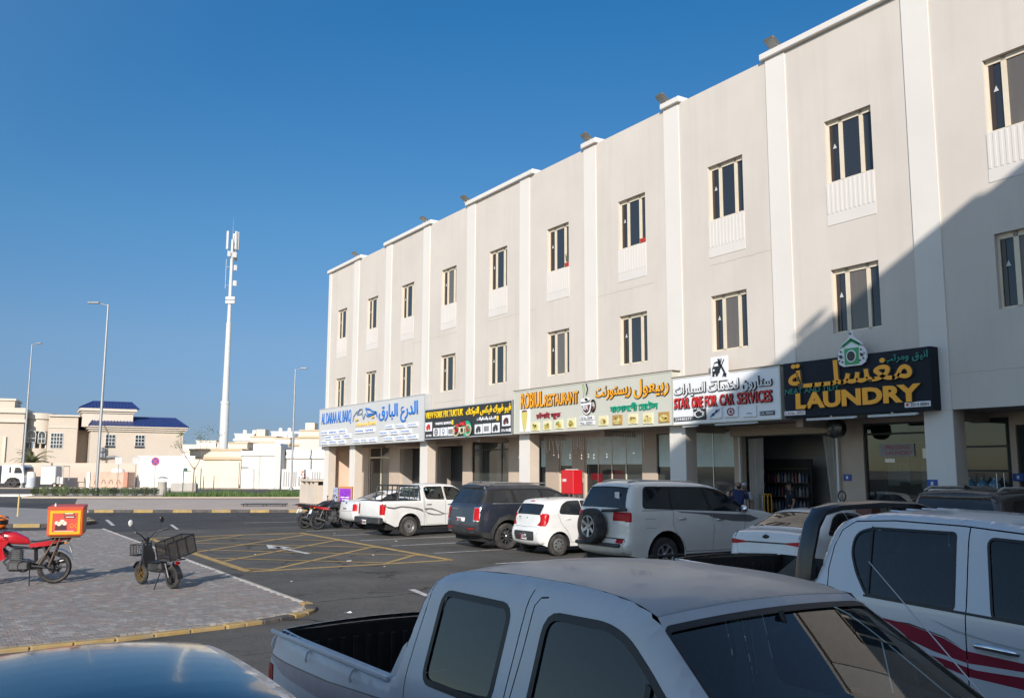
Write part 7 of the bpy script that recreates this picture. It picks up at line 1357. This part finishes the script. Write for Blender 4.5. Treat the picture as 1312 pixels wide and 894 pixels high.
# delivery box and helmet rest on the bike
db = thing('delivery_box', 'orange red food delivery box with a yellow framed picture on its side', 'delivery box', (dp[0], dp[1], dp[2]), 0, rot=(R(-3), 0, dr)); OR = mat('box_orange', (.62, .10, .02), .45, var=(2, .06)); YF = mat('box_yellow', (.75, .36, .01), .4)
x0, x1, y0, y1, z0, z1 = -.50, .14, -.28, .28, .94, 1.50
MB().rbox(x0, x1, y0, y1, z0, z1, .025).build('box_body', OR, db); MB().rbox(x0-.008, x1+.008, y0-.008, y1+.008, z1-.05, z1+.012, .02).build('lid', mat('box_lid', (.45, .07, .04), .5), db)
for s in (1, -1):
    yy = s*(y1+.001); f = MB()
    for a, b_, c_, d_ in ((x0+.05, x1-.05, z0+.04, z0+.085), (x0+.05, x1-.05, z1-.115, z1-.07), (x0+.05, x0+.095, z0+.085, z1-.115), (x1-.095, x1-.05, z0+.085, z1-.115)): f.box(a, b_, min(yy, yy+s*.014), max(yy, yy+s*.014), c_, d_)
    f.build('picture_frame', YF, db); MB().box(x0+.096, x1-.096, min(yy, yy+s*.006), max(yy, yy+s*.006), z0+.086, z1-.116).build('picture', mat('box_picture', (.55, .07, .05), .4), db)
    Mx = Matrix.Translation((0, s*(y1+.009), 0)); pr = lambda pts, m, nm, h=.003: MB().prism([(a, s*(y1+.0085), c_) for a, c_ in pts], (0, s*h, 0)).build(nm, m, db)
    xm = lambda q: (x1-.1-q*.44) if s > 0 else (x0+.1+q*.44)       # 0 at the viewer's left
    pr([(xm(.1), 1.06), (xm(.58), 1.06), (xm(.56), 1.16), (xm(.12), 1.17)], mat('print_dark', (.05, .015, .02), .5), 'picture_pot')
    for q, z, a in ((.16, 1.20, .035), (.26, 1.18, .04), (.38, 1.22, .045), (.48, 1.19, .04)): pr([(xm(q)+a*math.cos(k), z+a*math.sin(k)) for k in [i*.7 for i in range(9)]], mat('print_cream', (.72, .62, .5), .5), 'picture_food', .005)
    for q0, z in ((.42, 1.355), (.46, 1.29)): pr([(xm(q0), z), (xm(q0+.44), z), (xm(q0+.44), z+.045), (xm(q0), z+.045)], mat('print_dark', (.05, .015, .02), .5), 'caption'); pr([(xm(q0+.05), z+.014), (xm(q0+.39), z+.014), (xm(q0+.39), z+.03), (xm(q0+.05), z+.03)], mat('print_cream', (.72, .62, .5), .5), 'caption_text', .006)
    for pts in band([(xm(.78+.07*math.cos(k*.7)), 1.14+.035*math.sin(k*.7)) for k in range(10)], .009)+band([(xm(.98), 1.09), (xm(.9), 1.14), (xm(.98), 1.19)], .009): pr(pts, YF, 'emblem', .005)
    pr([(xm(.08), 1.035), (xm(.86), 1.035), (xm(.86), 1.046), (xm(.08), 1.046)], mat('print_cream', (.72, .62, .5), .5), 'caption_text')
pr2 = MB().box(x0-.004, x0-.001, y0+.05, y1-.05, z0+.05, z1-.08).build('rear_poster', mat('rear_poster', (.30, .22, .17), .5, var=(9, .6), dirt=(7, .8, (.05, .03, .03))), db); MB().tube([(x1-.12, .18, z1+.01), (x1-.12, .18, z1+.07)], [.022, .01], 8).build('lid_knob', LWHITE, db)
hp = Matrix.Translation(Vector(dp)) @ Euler((R(-3), 0, dr)).to_matrix().to_4x4() @ Vector((.98, .2, 1.22))
h_ = thing('helmet', 'orange helmet with dark stripes resting on the red motorbike handlebar', 'helmet', tuple(hp), dr+R(170)); MB().ball((0, 0, 0), (.155, .125, .14), seg=20, rings=14).build('shell', mat('helmet_orange', (.75, .17, .01), .25, coat=.6), h_, 60)
for s in (-1, 1): MB().loft([[(.13*math.cos(R(a)), s*(.128-.00*a), .03+.05*math.sin(R(a*1.6))+d) for d in (0, .03)] for a in range(20, 160, 14)], False, False).build('stripe', BLK, h_)
MB().loft([[(.159*math.cos(R(a)), .13*math.sin(R(a)), z) for z in (-.04, .045)] for a in range(-70, 71, 10)], False, False).build('visor', CGLASS, h_, 60); MB().lathe([(.135, -.10), (.125, -.13), (.1, -.14)], seg=18).build('rim_trim', BLK, h_, 60)

# electric delivery bike with big mesh crate
eb = thing('electric_bike', 'black electric bike with a wire front basket parked at the paving edge', 'bike', (3.93, 18.05, .05), 0, rot=(R(-4), 0, math.atan2(1.08, -.40))); eb.scale = (.92, .92, .92); W_ = 1.16; r = .23
bwheel('wheel', eb, 0, r, .1, 5); bwheel('wheel', eb, W_, r, .09, 5, mat('rim_bronze', (.25, .16, .06), .4, .6))
MB().tube([(.98, 0, .86), (.88, 0, .42), (.7, 0, .34), (.25, 0, .34), (.05, 0, .30)], .035, 8).tube([(.3, 0, .36), (.22, 0, .62)], .03).tube([(.05, .08, .26), (.0, .08, .24)], .02).build('frame', BLK, eb, 60); MB().rbox(.32, .8, -.1, .1, .30, .50, .05).build('battery_case', PLAST, eb); MB().loft([[(.86, -.13, .42), (.9, -.15, .62), (.96, -.1, .84), (.96, .1, .84), (.9, .15, .62), (.86, .13, .42)], [(.82, -.12, .42), (.86, -.14, .62), (.92, -.09, .84), (.92, .09, .84), (.86, .14, .62), (.82, .12, .42)]]).build('leg_shield', BLK, eb); MB().loft([[(W_+.27*math.cos(R(a)), y, r+.27*math.sin(R(a))) for y in (-.05, .05)] for a in range(20, 150, 16)], False, False).build('front_mudguard', BLK, eb, 60); MB().lathe([(.11, -.05), (.11, .05), (0, .05)], Matrix.Translation((0, .0, r)) @ Matrix.Rotation(R(90), 4, 'X'), 18).build('hub_motor', ENG, eb, 40); MB().tube([(.95, .05, .95), (1.05, .12, .8), (.95, .06, .6)], .006, 5).tube([(.86, -.26, 1.1), (1.0, -.14, .9), (.95, -.05, .6)], .006, 5).tube([(.1, .1, .3), (.3, .12, .4), (.5, .1, .36)], .008, 5).build('cable', RUBBER, eb, 60); MB().tube([(.3, .12, .58), (-.28, .12, .60), (-.28, -.12, .60), (.3, -.12, .58)], .012, 6).build('rear_rack', BLK, eb, 60); MB().rbox(.36, .78, -.13, .13, .505, .525, .01).build('footboard', RUBBER, eb)
for s in (-1, 1): MB().tube([(W_, s*.07, r), (1.02, s*.06, .62), (.98, s*.03, .74)], .02, 8).build('fork', ENG, eb, 60); MB().tube([(0, s*.09, r), (.12, s*.09, .52)], .022, 8).build('rear_shock', ENG, eb, 60)
MB().tube([(.98, 0, .7), (.93, 0, .92), (.9, 0, 1.0)], .022, 8).tube([(.93, 0, .92), (.92, .17, 1.08), (.80, .32, 1.14)], .014).tube([(.93, 0, .92), (.92, -.17, 1.08), (.80, -.32, 1.14)], .014).build('handlebar', BLK, eb, 60)
for s in (-1, 1): MB().tube([(.83, s*.28, 1.125), (.74, s*.38, 1.15)], .02, 8).build('grip', RUBBER, eb, 60); MB().tube([(.86, s*.26, 1.12), (.95, s*.35, 1.30)], .007).build('mirror_stem', BLK, eb); MB().ball((.95, s*.36, 1.33), (.014, .05, .07), seg=12, rings=8).build('mirror', LWHITE if s > 0 else BLK, eb, 60)
MB().rbox(.95, 1.05, -.07, .07, .85, .97, .03).build('headlamp', PLAST, eb); MB().rbox(-.05, .36, -.11, .11, .60, .68, .04).build('seat', SEATM, eb, 50); MB().tube([(.3, .1, .3), (.2, .3, .01)], .012).tube([(.3, -.1, .3), (.2, -.26, .02)], .012).build('kickstand', BLK, eb)
MB().loft([[(.27*math.cos(R(a)), y, r+.27*math.sin(R(a))) for y in (-.06, .06)] for a in range(30, 200, 17)], False, False).build('rear_mudguard', BLK, eb, 60); MB().rbox(-.2, -.16, -.05, .05, .5, .56, .01).build('tail_lamp', TLRED, eb)
MESHM = glassmat('wire_mesh', (.55, .45, .36), .62, .5, (.05, .035, .025))
def wirebox(name, par, x0, x1, y0, y1, z0, z1, rod, posts, mesh=True, top=False):
    f = MB()
    for z in (z0, z1):
        f.tube([(x0, y0, z), (x1, y0, z), (x1, y1, z), (x0, y1, z), (x0, y0, z)], rod, 6)
    for x in (x0, x1):
        for y in (y0, y1): f.tube([(x, y, z0), (x, y, z1)], rod, 6)
    for k in range(1, posts): x = x0+(x1-x0)*k/posts; f.tube([(x, y0, z0), (x, y0, z1)], rod, 6); f.tube([(x, y1, z0), (x, y1, z1)], rod, 6)
    o = f.build(name, BLK, par)
    g = MB(); st = .035
    def grid(p, u, v, nu, nv):
        p, u, v = Vector(p), Vector(u), Vector(v)
        for i in range(1, nu): g.tube([p+u*i/nu, p+u*i/nu+v], .0028, 3, False)
        for j in range(1, nv): g.tube([p+v*j/nv, p+v*j/nv+u], .0028, 3, False)
    a, b_, c_ = x1-x0, y1-y0, z1-z0; n = lambda l: max(2, int(l/st))
    for y in (y0, y1): grid((x0, y, z0), (a, 0, 0), (0, 0, c_), n(a), n(c_))
    for x in (x0, x1): grid((x, y0, z0), (0, b_, 0), (0, 0, c_), n(b_), n(c_))
    grid((x0, y0, z0), (a, 0, 0), (0, b_, 0), n(a), n(b_)); g.build('wire_mesh', PLAST, o, kind='stuff'); return o
wirebox('front_basket', eb, 1.05, 1.30, -.17, .17, .62, .84, .009, 2)
cr = thing('delivery_crate', 'large black framed mesh crate tilted on the back of the electric bike', 'crate', (3.93, 18.05, .05), 0, rot=(R(-4), R(0), math.atan2(1.08, -.40))); cr.scale = (.92, .92, .92); Mc = thing; o = wirebox('crate_frame', cr, -.33, .33, -.19, .19, .0, .36, .015, 3); o.location = (.04, -.14, .64); o.rotation_euler = (0, R(0), R(96)); o.rotation_euler.rotate(Euler((R(-10), 0, 0)))
pn = MB(); [pn.quad((-.32, y, .01), (.32, y, .01), (.32, y, .35), (-.32, y, .35)) for y in (-.186, .186)]; pn.quad((-.32, -.18, .005), (.32, -.18, .005), (.32, .18, .005), (-.32, .18, .005)); pn.build('mesh_lining', MESHM, o)

# ------------------------------------------------------------------ people
SKIN = mat('skin_brown', (.32, .18, .12), .55, var=(8, .06)); HAIR = mat('hair_black', (.012, .010, .009), .7, var=(30, .3))
def skin_mesh(nm, V, E, rad, m, sub=2):
    me = bpy.data.meshes.new(nm); me.from_pydata(V, E, []); o = bpy.data.objects.new(nm, me); COL.objects.link(o)
    md = o.modifiers.new('s', 'SKIN'); md.use_smooth_shade = True; s = o.modifiers.new('u', 'SUBSURF'); s.levels = sub; s.render_levels = sub
    for i, v in enumerate(me.skin_vertices[0].data): v.radius = rad[i] if isinstance(rad[i], tuple) else (rad[i], rad[i]); v.use_root = i == 0
    bpy.context.view_layer.update(); out = bpy.data.meshes.new_from_object(o.evaluated_get(bpy.context.evaluated_depsgraph_get())); bpy.data.objects.remove(o); out.materials.clear(); out.materials.append(m); out.shade_smooth(); return out
def person(label, loc, rz, shirt, trouser, pose=None, seated=False, beard=False, hair=True, cap=None, head_turn=0, H=1.75):
    k = H/1.75; t = thing('person', label, 'person', loc, rz); t.scale = (k, k, k)
    J = {'pel': (0, 0, .95), 'wai': (0, 0, 1.08), 'che': (.0, 0, 1.28), 'nec': (-.01, 0, 1.47), 'jaw': (.02, 0, 1.55), 'hed': (.01, 0, 1.63), 'crn': (.0, 0, 1.70)}
    for s, n in ((1, 'l'), (-1, 'r')):
        J.update({'sh'+n: (-.01, s*.17, 1.42), 'el'+n: (-.03, s*.25, 1.14), 'wr'+n: (.07, s*.25, .90), 'pa'+n: (.10, s*.245, .83), 'hi'+n: (0, s*.09, .90), 'kn'+n: (.02, s*.10, .49), 'an'+n: (-.02, s*.105, .09), 'to'+n: (.13, s*.12, .03)})
    if seated:
        for n, s in (('l', 1), ('r', -1)): J.update({'kn'+n: (.42, s*.12, .98), 'an'+n: (.55, s*.12, .58), 'to'+n: (.68, s*.12, .52), 'el'+n: (.12, s*.24, 1.14), 'wr'+n: (.36, s*.18, 1.2), 'pa'+n: (.42, s*.16, 1.23)})
    if pose: J.update(pose)
    RD = {'pel': (.15, .11), 'wai': (.14, .10), 'che': (.16, .115), 'nec': .055, 'jaw': .068, 'hed': .088, 'crn': .065}
    for n in 'lr': RD.update({'sh'+n: .068, 'el'+n: .042, 'wr'+n: .028, 'pa'+n: (.036, .018), 'hi'+n: .085, 'kn'+n: .055, 'an'+n: .038, 'to'+n: (.04, .025)})
    names = list(J); V = [J[n] for n in names]; rad = [RD[n] for n in names]; I = {n: i for i, n in enumerate(names)}; E = [(I[a], I[b]) for a, b in (('pel', 'wai'), ('wai', 'che'), ('che', 'nec'), ('nec', 'jaw'), ('jaw', 'hed'), ('hed', 'crn'))]
    for n in 'lr': E += [(I[a], I[b]) for a, b in (('che', 'sh'+n), ('sh'+n, 'el'+n), ('el'+n, 'wr'+n), ('wr'+n, 'pa'+n), ('pel', 'hi'+n), ('hi'+n, 'kn'+n), ('kn'+n, 'an'+n), ('an'+n, 'to'+n))]
    for n, s in (('l', 1), ('r', -1)):
        w_, p = Vector(J['wr'+n]), Vector(J['pa'+n]); d = (p-w_).normalized(); sd = Vector((1, 0, 0)) if not seated else Vector((0, -s, 0)); sd = (sd-d*sd.dot(d)).normalized(); inn = d.cross(sd)*s
        for f, l in ((-1.5, .062), (-.5, .078), (.5, .084), (1.5, .076)):
            a = p+sd*f*.019+d*.02; b = a+d*l*.55+inn*.006; c = b+d*l*.4+inn*.02; i0 = len(V); V += [tuple(a), tuple(b), tuple(c)]; rad += [.0095, .0085, .007]; E += [(I['pa'+n], i0), (i0, i0+1), (i0+1, i0+2)]
        a = w_.lerp(p, .6)+sd*.035; b = a+sd*.025+d*.03+inn*.012; i0 = len(V); V += [tuple(a), tuple(b)]; rad += [.011, .0085]; E += [(I['pa'+n], i0), (i0, i0+1)]
    link('body', skin_mesh('body', V, E, rad, SKIN), t)
    hd = Matrix.Translation(Vector(J['hed'])) @ Matrix.Rotation(head_turn, 4, 'Z')
    f = MB().ball((.088, 0, -.015), (.026, .014, .024), hd, 8, 6); [f.ball((.0, s*.086, -.005), (.02, .012, .032), hd, 8, 6) for s in (1, -1)]; f.build('face_features', SKIN, t, 60); MB().ball((.078, .031, .012), (.014, .014, .009), hd, 8, 6).ball((.078, -.031, .012), (.014, .014, .009), hd, 8, 6).build('eyes', mat('eye_dark', (.05, .045, .04), .3), t); MB().ball((.078, 0, -.058), (.014, .026, .007), hd, 8, 5).build('mouth', mat('lip', (.18, .07, .055), .5), t)
    if hair: MB().ball((-.012, 0, .03), (.098, .092, .10), hd @ Matrix.Rotation(R(-14), 4, 'Y'), 16, 10).build('hair', HAIR, t, 60)
    else: MB().ball((-.035, 0, .0), (.075, .093, .07), hd, 14, 8).build('hair', HAIR, t, 60)
    if beard: MB().ball((.035, 0, -.065), (.055, .066, .06), hd, 14, 8).build('beard', HAIR, t, 60)
    if cap: MB().ball((-.005, 0, .045), (.103, .097, .085), hd, 16, 8).rbox(.06, .18, -.07, .07, .045, .06, .006, hd).build('cap', cap, t, 50)
    def cover(nm, pairs, grow_, m):
        ns = []
        for a, b in pairs:
            for q in (a, b):
                if q not in ns: ns.append(q)
        vv = [tuple(J[q]) if isinstance(q, str) else q for q in ns]; rr_ = [tuple(x+grow_ for x in (RD[q] if isinstance(RD[q], tuple) else (RD[q], RD[q]))) for q in ns]
        link(nm, skin_mesh(nm, vv, [(ns.index(a), ns.index(b)) for a, b in pairs], rr_, m), t)
    for n in 'lr':
        J['sl'+n] = tuple(Vector(J['sh'+n]).lerp(Vector(J['el'+n]), .75)); RD['sl'+n] = .056; RD['sh'+n] = .07
    J['cu'] = (-.01, 0, 1.42); RD['cu'] = (.10, .085)
    cover('shirt', [('pel', 'wai'), ('wai', 'che'), ('che', 'cu'), ('che', 'shl'), ('shl', 'sll'), ('che', 'shr'), ('shr', 'slr')], .022, shirt); cover('trousers', [('wai', 'pel'), ('pel', 'hil'), ('hil', 'knl'), ('knl', 'anl'), ('pel', 'hir'), ('hir', 'knr'), ('knr', 'anr')], .016, trouser)
    for n in 'lr': a, b = Vector(J['an'+n]), Vector(J['to'+n]); MB().rbox(min(a.x, b.x)-.05, b.x+.05, b.y-.045, b.y+.045, b.z-.03, b.z+.045, .03).build('shoe', RUBBER, t, 60)
    return t
NAVY = mat('shirt_navy', (.018, .028, .085), .85, var=(6, .15)); SW = mat('shirt_white', (.55, .55, .58), .85, streak=(30, .9, (.12, .16, .4))); DKS = mat('shirt_dark', (.015, .017, .028), .85, var=(6, .2)); TR = mat('trouser_dark', (.03, .03, .035), .9)
person('balding bearded person in a navy shirt standing left of the shop opening', (20.35, 19.32, .15), R(228), NAVY, TR, beard=True, hair=False, head_turn=R(10), H=1.84)
person('person in a white striped shirt and pale cap standing behind the bearded one', (20.95, 19.66, .15), R(200), SW, TR, cap=mat('cap_pale', (.5, .5, .5), .8), H=1.76)
p_ = person('person with black hair and a dark shirt seen in profile inside the shop', (22.3, 19.05, .16), R(150), DKS, TR, H=1.80); MB().prism([(.155, .05, 1.34), (.155, .11, 1.34), (.155, .10, 1.27), (.155, .06, 1.27)], (.01, 0, 0)).build('shirt_badge', LWHITE, p_)
bp = Matrix.Translation((12.72, 29.06, 0)) @ Matrix.Rotation(R(6), 4, 'Z')
person('person sitting behind the wheel of the white pickup with the rack', tuple(bp @ Vector((2.62, .36, .06))), R(6), mat('shirt_maroon', (.16, .03, .03), .85), TR, seated=True, H=1.66)

# ------------------------------------------------------------------ shop front things
t = thing('fire_box', 'bright red metal cabinet on short legs beside the restaurant door', 'cabinet', (20.75, 28.6, .15)); FR = mat('fire_red', (.55, .012, .02), .35, var=(2, .05)); MB().rbox(0, .45, -.40, .40, 1.2, 2.12, .02).build('cabinet_body', FR, t); MB().rbox(-.015, .0, -.37, .37, 1.24, 2.08, .01).build('cabinet_door', FR, t); MB().box(-.02, -.0155, .04, .28, 1.68, 1.78).build('label_plate', LWHITE, t); MB().rbox(.05, .4, -.2, .2, 2.121, 2.16, .01).build('cabinet_top', LWHITE, t)
for y in (-.33, .33): MB().box(.05, .12, y-.03, y+.03, 0, 1.2).build('leg', STEEL, t); MB().box(.33, .4, y-.03, y+.03, 0, 1.2).build('leg', STEEL, t)
t = thing('hose_cabinet', 'dark red wall cabinet right of the bright red one', 'cabinet', (21.65, 28.05, .15)); MB().rbox(0, .24, -.24, .24, .95, 2.0, .02).build('cabinet_body', mat('cabinet_maroon', (.14, .01, .015), .4), t); MB().box(-.006, -.001, -.18, .18, 1.2, 1.75).build('cabinet_glass', SHOPG, t)
t = thing('light_string', 'tangled white icicle light string hung across the restaurant front', 'light string', (20.85, 0, 0)); WIRE = mat('wire_pale', (.62, .58, .52), .6); BULB = mat('bulb_white', (.7, .7, .68), .3); rr = random.Random(8); mb = MB(); mb.tube([(0, 32.1-(8.1)*i/40, 3.6+rr.uniform(-.03, .03)) for i in range(41)], .008, 4).build('main_wire', WIRE, t)
for i in range(62):
    y = 32.0-i*.128; l = (.5+.28*rr.random())*(1.15 if i % 3 == 0 else .8); dy = rr.uniform(-.25, .25) if i < 26 else rr.uniform(-.02, .02); w_ = MB().tube([(0, y, 3.59), (rr.uniform(-.02, .02), y+dy*.5, 3.59-l*.5), (rr.uniform(-.02, .02), y+dy+rr.uniform(-.04, .04), 3.59-l)], .010, 3); o = w_.build('strand', WIRE, t); b_ = MB()
    for k in range(1, 8): f = k/7; b_.ball((0, y+dy*f, 3.59-l*f), .024, None, 5, 4)
    b_.build('bulbs', BULB, o, kind='stuff')
# curtains, shelves and goods in the open shop
CUR = mat('curtain_grey', (.42, .39, .36), .9, var=(3, .08))
def curtain(label, y0, y1, yb0, yb1):
    t = thing('curtain', label, 'curtain', (22.15, 0, 0)); mb = MB(); n = 40
    for j in range(9):
        z = 3.3-j*(3.05/8); f = j/8
        for i in range(n+1): u = i/n; a, b_ = y0+(yb0-y0)*f, y1+(yb1-y1)*f; mb.v.append((.05*math.sin(u*34), a+(b_-a)*u, z))
    for j in range(8):
        for i in range(n): a = j*(n+1)+i; mb.f.append((a, a+1, a+n+2, a+n+1))
    mb.build('cloth', CUR, t, 60); MB().tube([(0, min(y0, y1)-.05, 3.32), (0, max(y0, y1)+.05, 3.32)], .015).build('curtain_rail', STEEL, t)
curtain('grey pleated curtain drawn to the left of the shop opening', 20.55, 19.95, 20.55, 20.0); curtain('grey pleated curtain drawn to the right of the shop opening', 17.62, 16.95, 17.3, 16.92)
t = thing('goods_shelf', 'dark shelf with rows of bottles inside the open shop', 'shelf', (23.5, 0, .16)); MB().box(.2, .3, 19.35, 21.3, 0, 2.5).build('back_panel', DARKM, t)
for z in (.4, .85, 1.3, 1.75, 2.2): MB().box(0, .2, 19.35, 21.3, z-.025, z).build('shelf_board', BROWNM, t)
BC = [mat('bottle_'+n, c_, .4) for n, c_ in (('grey', (.12, .13, .14)), ('white', (.3, .3, .31)), ('red', (.22, .03, .03)), ('blue', (.04, .07, .16)), ('dark', (.05, .05, .05)))]
bmsh = [MB().lathe([(0, 0), (.05, 0), (.05, .2), (.02, .26), (.02, .3), (0, .3)], seg=8).mesh('bottle', m, 50) for m in BC]; rr = random.Random(3)
for z in (.4, .85, 1.3, 1.75):
    for k in range(13): tag(link('bottle', rr.choice(bmsh), None, (23.6, 19.45+k*.145, .16+z)), 'dim bottle in a row on the dark shelf inside the open shop', 'bottle', 'bottles on the shop shelf')
t = thing('counter', 'brown wooden cabinet standing at the back right of the open shop', 'cabinet', (24.4, 18.55, .16)); MB().rbox(0, .5, -.35, .35, 1.1, 2.0, .02).build('cabinet_body', mat('wood_brown', (.12, .06, .035), .6, var=(4, .2)), t); MB().rbox(0, .6, -.5, .5, 0, 1.08, .02).build('cabinet_base', mat('counter_grey', (.4, .4, .4), .7), t)
for y, m_, lab in ((19.6, YF, 'yellow hoop stand in the shop doorway'), (19.75, YF, 'second yellow hoop stand in the shop doorway'), (19.95, STEEL, 'grey hoop stand left of the yellow ones')): t = thing('hoop_stand', lab, 'stand', (22.0, y, .16)); MB().tube([(0, -.07, 0), (0, -.07, 1.3), (0, -.04, 1.4), (0, .04, 1.4), (0, .07, 1.3), (0, .07, 0)], .018, 6).build('hoop', m_, t, 60)
t = thing('hand_truck', 'tall hand truck with a black loop handle leaning by the shop pillar', 'hand truck', (21.3, 16.4, .15)); MB().tube([(0, 0, .2), (.02, 0, 1.3)], .03).build('shaft', STEEL, t); MB().tube([(0.02, .12*math.sin(a*.5), 1.44+.14*math.cos(a*.5)*-1) for a in range(14)], .022, 8).build('loop_handle', BLK, t, 60); MB().rbox(-.2, .05, -.2, .2, .1, .14, .01).build('toe_plate', BLK, t)
for y in (-.2, .2): MB().lathe([(.1, -.03), (.1, .03), (0, .03)], Matrix.Translation((0, y, .1)) @ Matrix.Rotation(R(90), 4, 'X'), 14).build('wheel', RUBBER, t)
t = thing('wooden_box', 'reddish brown wooden box raised on legs by the laundry window', 'box', (21.0, 15.5, .15)); MB().rbox(0, .4, -.25, .25, .95, 1.3, .02).build('box_body', mat('wood_red', (.16, .06, .04), .6, var=(5, .2)), t); [MB().box(.02+a, .07+a, b_-.025, b_+.025, 0, .95).build('leg', DARKM, t) for a in (0, .31) for b_ in (-.22, .22)]
t = thing('round_fan', 'black round fan fixed under the laundry sign', 'fan', (21.0, 16.25, 3.45)); MB().lathe([(.24, -.12), (.27, -.1), (.27, .1), (.24, .12), (.1, .14), (0, .14)], Matrix.Rotation(R(-90), 4, 'Y'), 24).build('housing', BLK, t, 50); MB().box(-.03, .03, -.03, .03, .3, .38).build('bracket', STEEL, t)
for k in range(6): MB().tube([(-.145, .29*math.cos(k*math.pi/6), .29*math.sin(k*math.pi/6)), (-.145, -.29*math.cos(k*math.pi/6), -.29*math.sin(k*math.pi/6))], .006, 4).build('grille_bar', DARKM, t)
WB_ = mat('water_blue', (.12, .28, .42), .15, spec=.6, var=(8, .2)); bt = MB().lathe([(0, 0), (.13, 0), (.135, .03), (.135, .14), (.125, .15), (.135, .16), (.135, .30), (.06, .38), (.03, .40), (.03, .45), (0, .45)], seg=14).mesh('water_bottle', WB_, 40)
st = thing('bottle_stand', 'tall wire stand of water bottles at the window right of the last column', 'stand', (21.55, 12.55, .15)); MB().box(-.16, .16, -.5, .5, 0, .04).box(-.16, .16, -.5, .5, 1.5, 1.53).build('stand_shelf', STEEL, st); [MB().tube([(a, b_, 0), (a, b_, 2.1)], .012).build('stand_post', STEEL, st) for a in (-.16, .16) for b_ in (-.5, .5)]
for i, y in enumerate((12.2, 12.5, 12.8)): tag(link('water_bottle', bt, None, (21.55, y, 1.685)), 'large blue water bottle on the wire stand, '+('nearest the camera', 'middle one', 'farthest in the row')[i], 'water bottle', 'blue water bottles on the stand')
for x, y, z, lab in ((19.965, 13.0+.35-.55, 2.0, 'small blue number plate on the last column'), (21.88, 12.4-.6, 2.15, 'small blue number plate on the wall right of the water bottles'), (21.88, 16.62, 2.1, 'small blue number plate on the pillar right of the shop opening')): t = thing('number_plate', lab, 'number plate', (x, y, z)); MB().rbox(-.012, .006, -.13, .13, -.09, .09, .005).build('plate_body', mat('plate_blue', (.01, .06, .28), .4), t); MB().box(-.014, -.0125, -.03, .03, -.04, .04).build('plate_digits', LWHITE, t)
tag(MB().box(21.978, 21.988, 14.12, 14.32, 2.62, 2.88).build('window_sticker', LWHITE), 'small white pictogram sticker on the laundry window', 'sticker'); tag(MB().box(21.978, 21.988, 15.15, 15.45, 2.52, 2.62).build('window_sticker', LWHITE), 'small white strip sticker in the middle of the laundry window', 'sticker')
t = thing('window_notice', 'pale printed notice board inside the laundry window', 'notice', (21.975, 15.3, 2.8)); MB().box(-.01, .01, -.75, .3, -.12, .22).build('notice_sheet', mat('notice', (.30, .28, .29), .6), t); lettering('PRESSING\nLAUNDRY', (.1, -.7, -.08, .18), -.011, mat('notice_red', (.3, .03, .05), .5), t, .02, .003)
POT = mat('pot_red', (.40, .03, .02), .6)
for y, lab, tall in ((27.55, 'red flower pot with a small leafless plant on the upper window sill', True), (23.1, 'red flower pot alone on the upper sill nearer the camera', False)):
    t = thing('flower_pot', lab, 'flower pot', (20.08, y, 10.065)); t.scale = (.75, .75, .75); MB().loft([[(-.09, -.15, 0), (.09, -.15, 0), (.09, .15, 0), (-.09, .15, 0)], [(-.11, -.18, .2), (.11, -.18, .2), (.11, .18, .2), (-.11, .18, .2)]]).build('pot', POT, t)
    if tall:
        rr = random.Random(1); mb = MB(); lf = MB()
        for k in range(6): q = Vector((rr.uniform(-.08, .08), rr.uniform(-.2, .2), .2+rr.uniform(.25, .5))); mb.tube([(0, rr.uniform(-.08, .08), .2), q], .008, 4); [lf.add([q+Vector((rr.gauss(0, .04), rr.gauss(0, .04), rr.gauss(0, .05))) for _ in range(3)], [(0, 1, 2)]) for _ in range(5)]
        mb.build('stem', BARK, t); lf.build('foliage', LEAF[1], t)

# clothes on a rail inside the laundry window
t = thing('clothes_rail', 'steel rail with a hanging row inside the laundry window', 'rail', (22.9, 0, .16)); MB().tube([(0, 13.6, 0), (0, 13.6, 2.9), (0, 16.1, 2.9), (0, 16.1, 0)], .025, 8).build('rail_frame', STEEL, t, 60); MB().tube([(0, 13.6, 1.5), (0, 16.1, 1.5)], .02, 8).build('lower_bar', STEEL, t)
GC = [mat('garment_'+n, c_, .9, var=(5, .1)) for n, c_ in (('white', (.55, .54, .52)), ('black', (.015, .015, .017)), ('blue', (.06, .10, .2)), ('sand', (.42, .35, .26)))]
for i, (y, k, l, z) in enumerate(((15.85, 0, 1.05, 2.85), (15.5, 0, .95, 2.85), (15.15, 3, 1.0, 2.85), (14.8, 0, 1.1, 2.85), (14.45, 1, 1.1, 2.85), (14.1, 0, .9, 2.85), (15.6, 1, 1.0, 1.45), (15.2, 1, .95, 1.45), (14.7, 0, .9, 1.45), (14.3, 2, 1.0, 1.45))):
    w_ = .17; secs = []
    for f in (0, .06, .2, .5, .8, 1.0):
        hw = (.02 if f == 0 else .14 if f == .06 else w_*(.9+.25*f)); secs.append([(.045*math.cos(a)*(1+.3*math.sin(5*a+i)), y+hw*math.sin(a), z-.08-l*f) for a in [q*math.pi/6 for q in range(12)]])
    g = thing('garment', ('white', 'black', 'blue', 'sand coloured')[k]+' garment hanging on the '+('upper' if z > 2 else 'lower')+' bar inside the laundry window, '+('first', 'second', 'third', 'fourth', 'fifth', 'sixth')[i if i < 6 else i-6]+' from the left', 'garment', (22.9, 0, .16), 0, 'garments hanging in the laundry'); MB().loft(secs).build('cloth', GC[k], g, 60); MB().tube([(0, y, z-.08), (0, y, z), (0, y+.03, z+.03)], .006, 5).build('hanger_hook', STEEL, g)
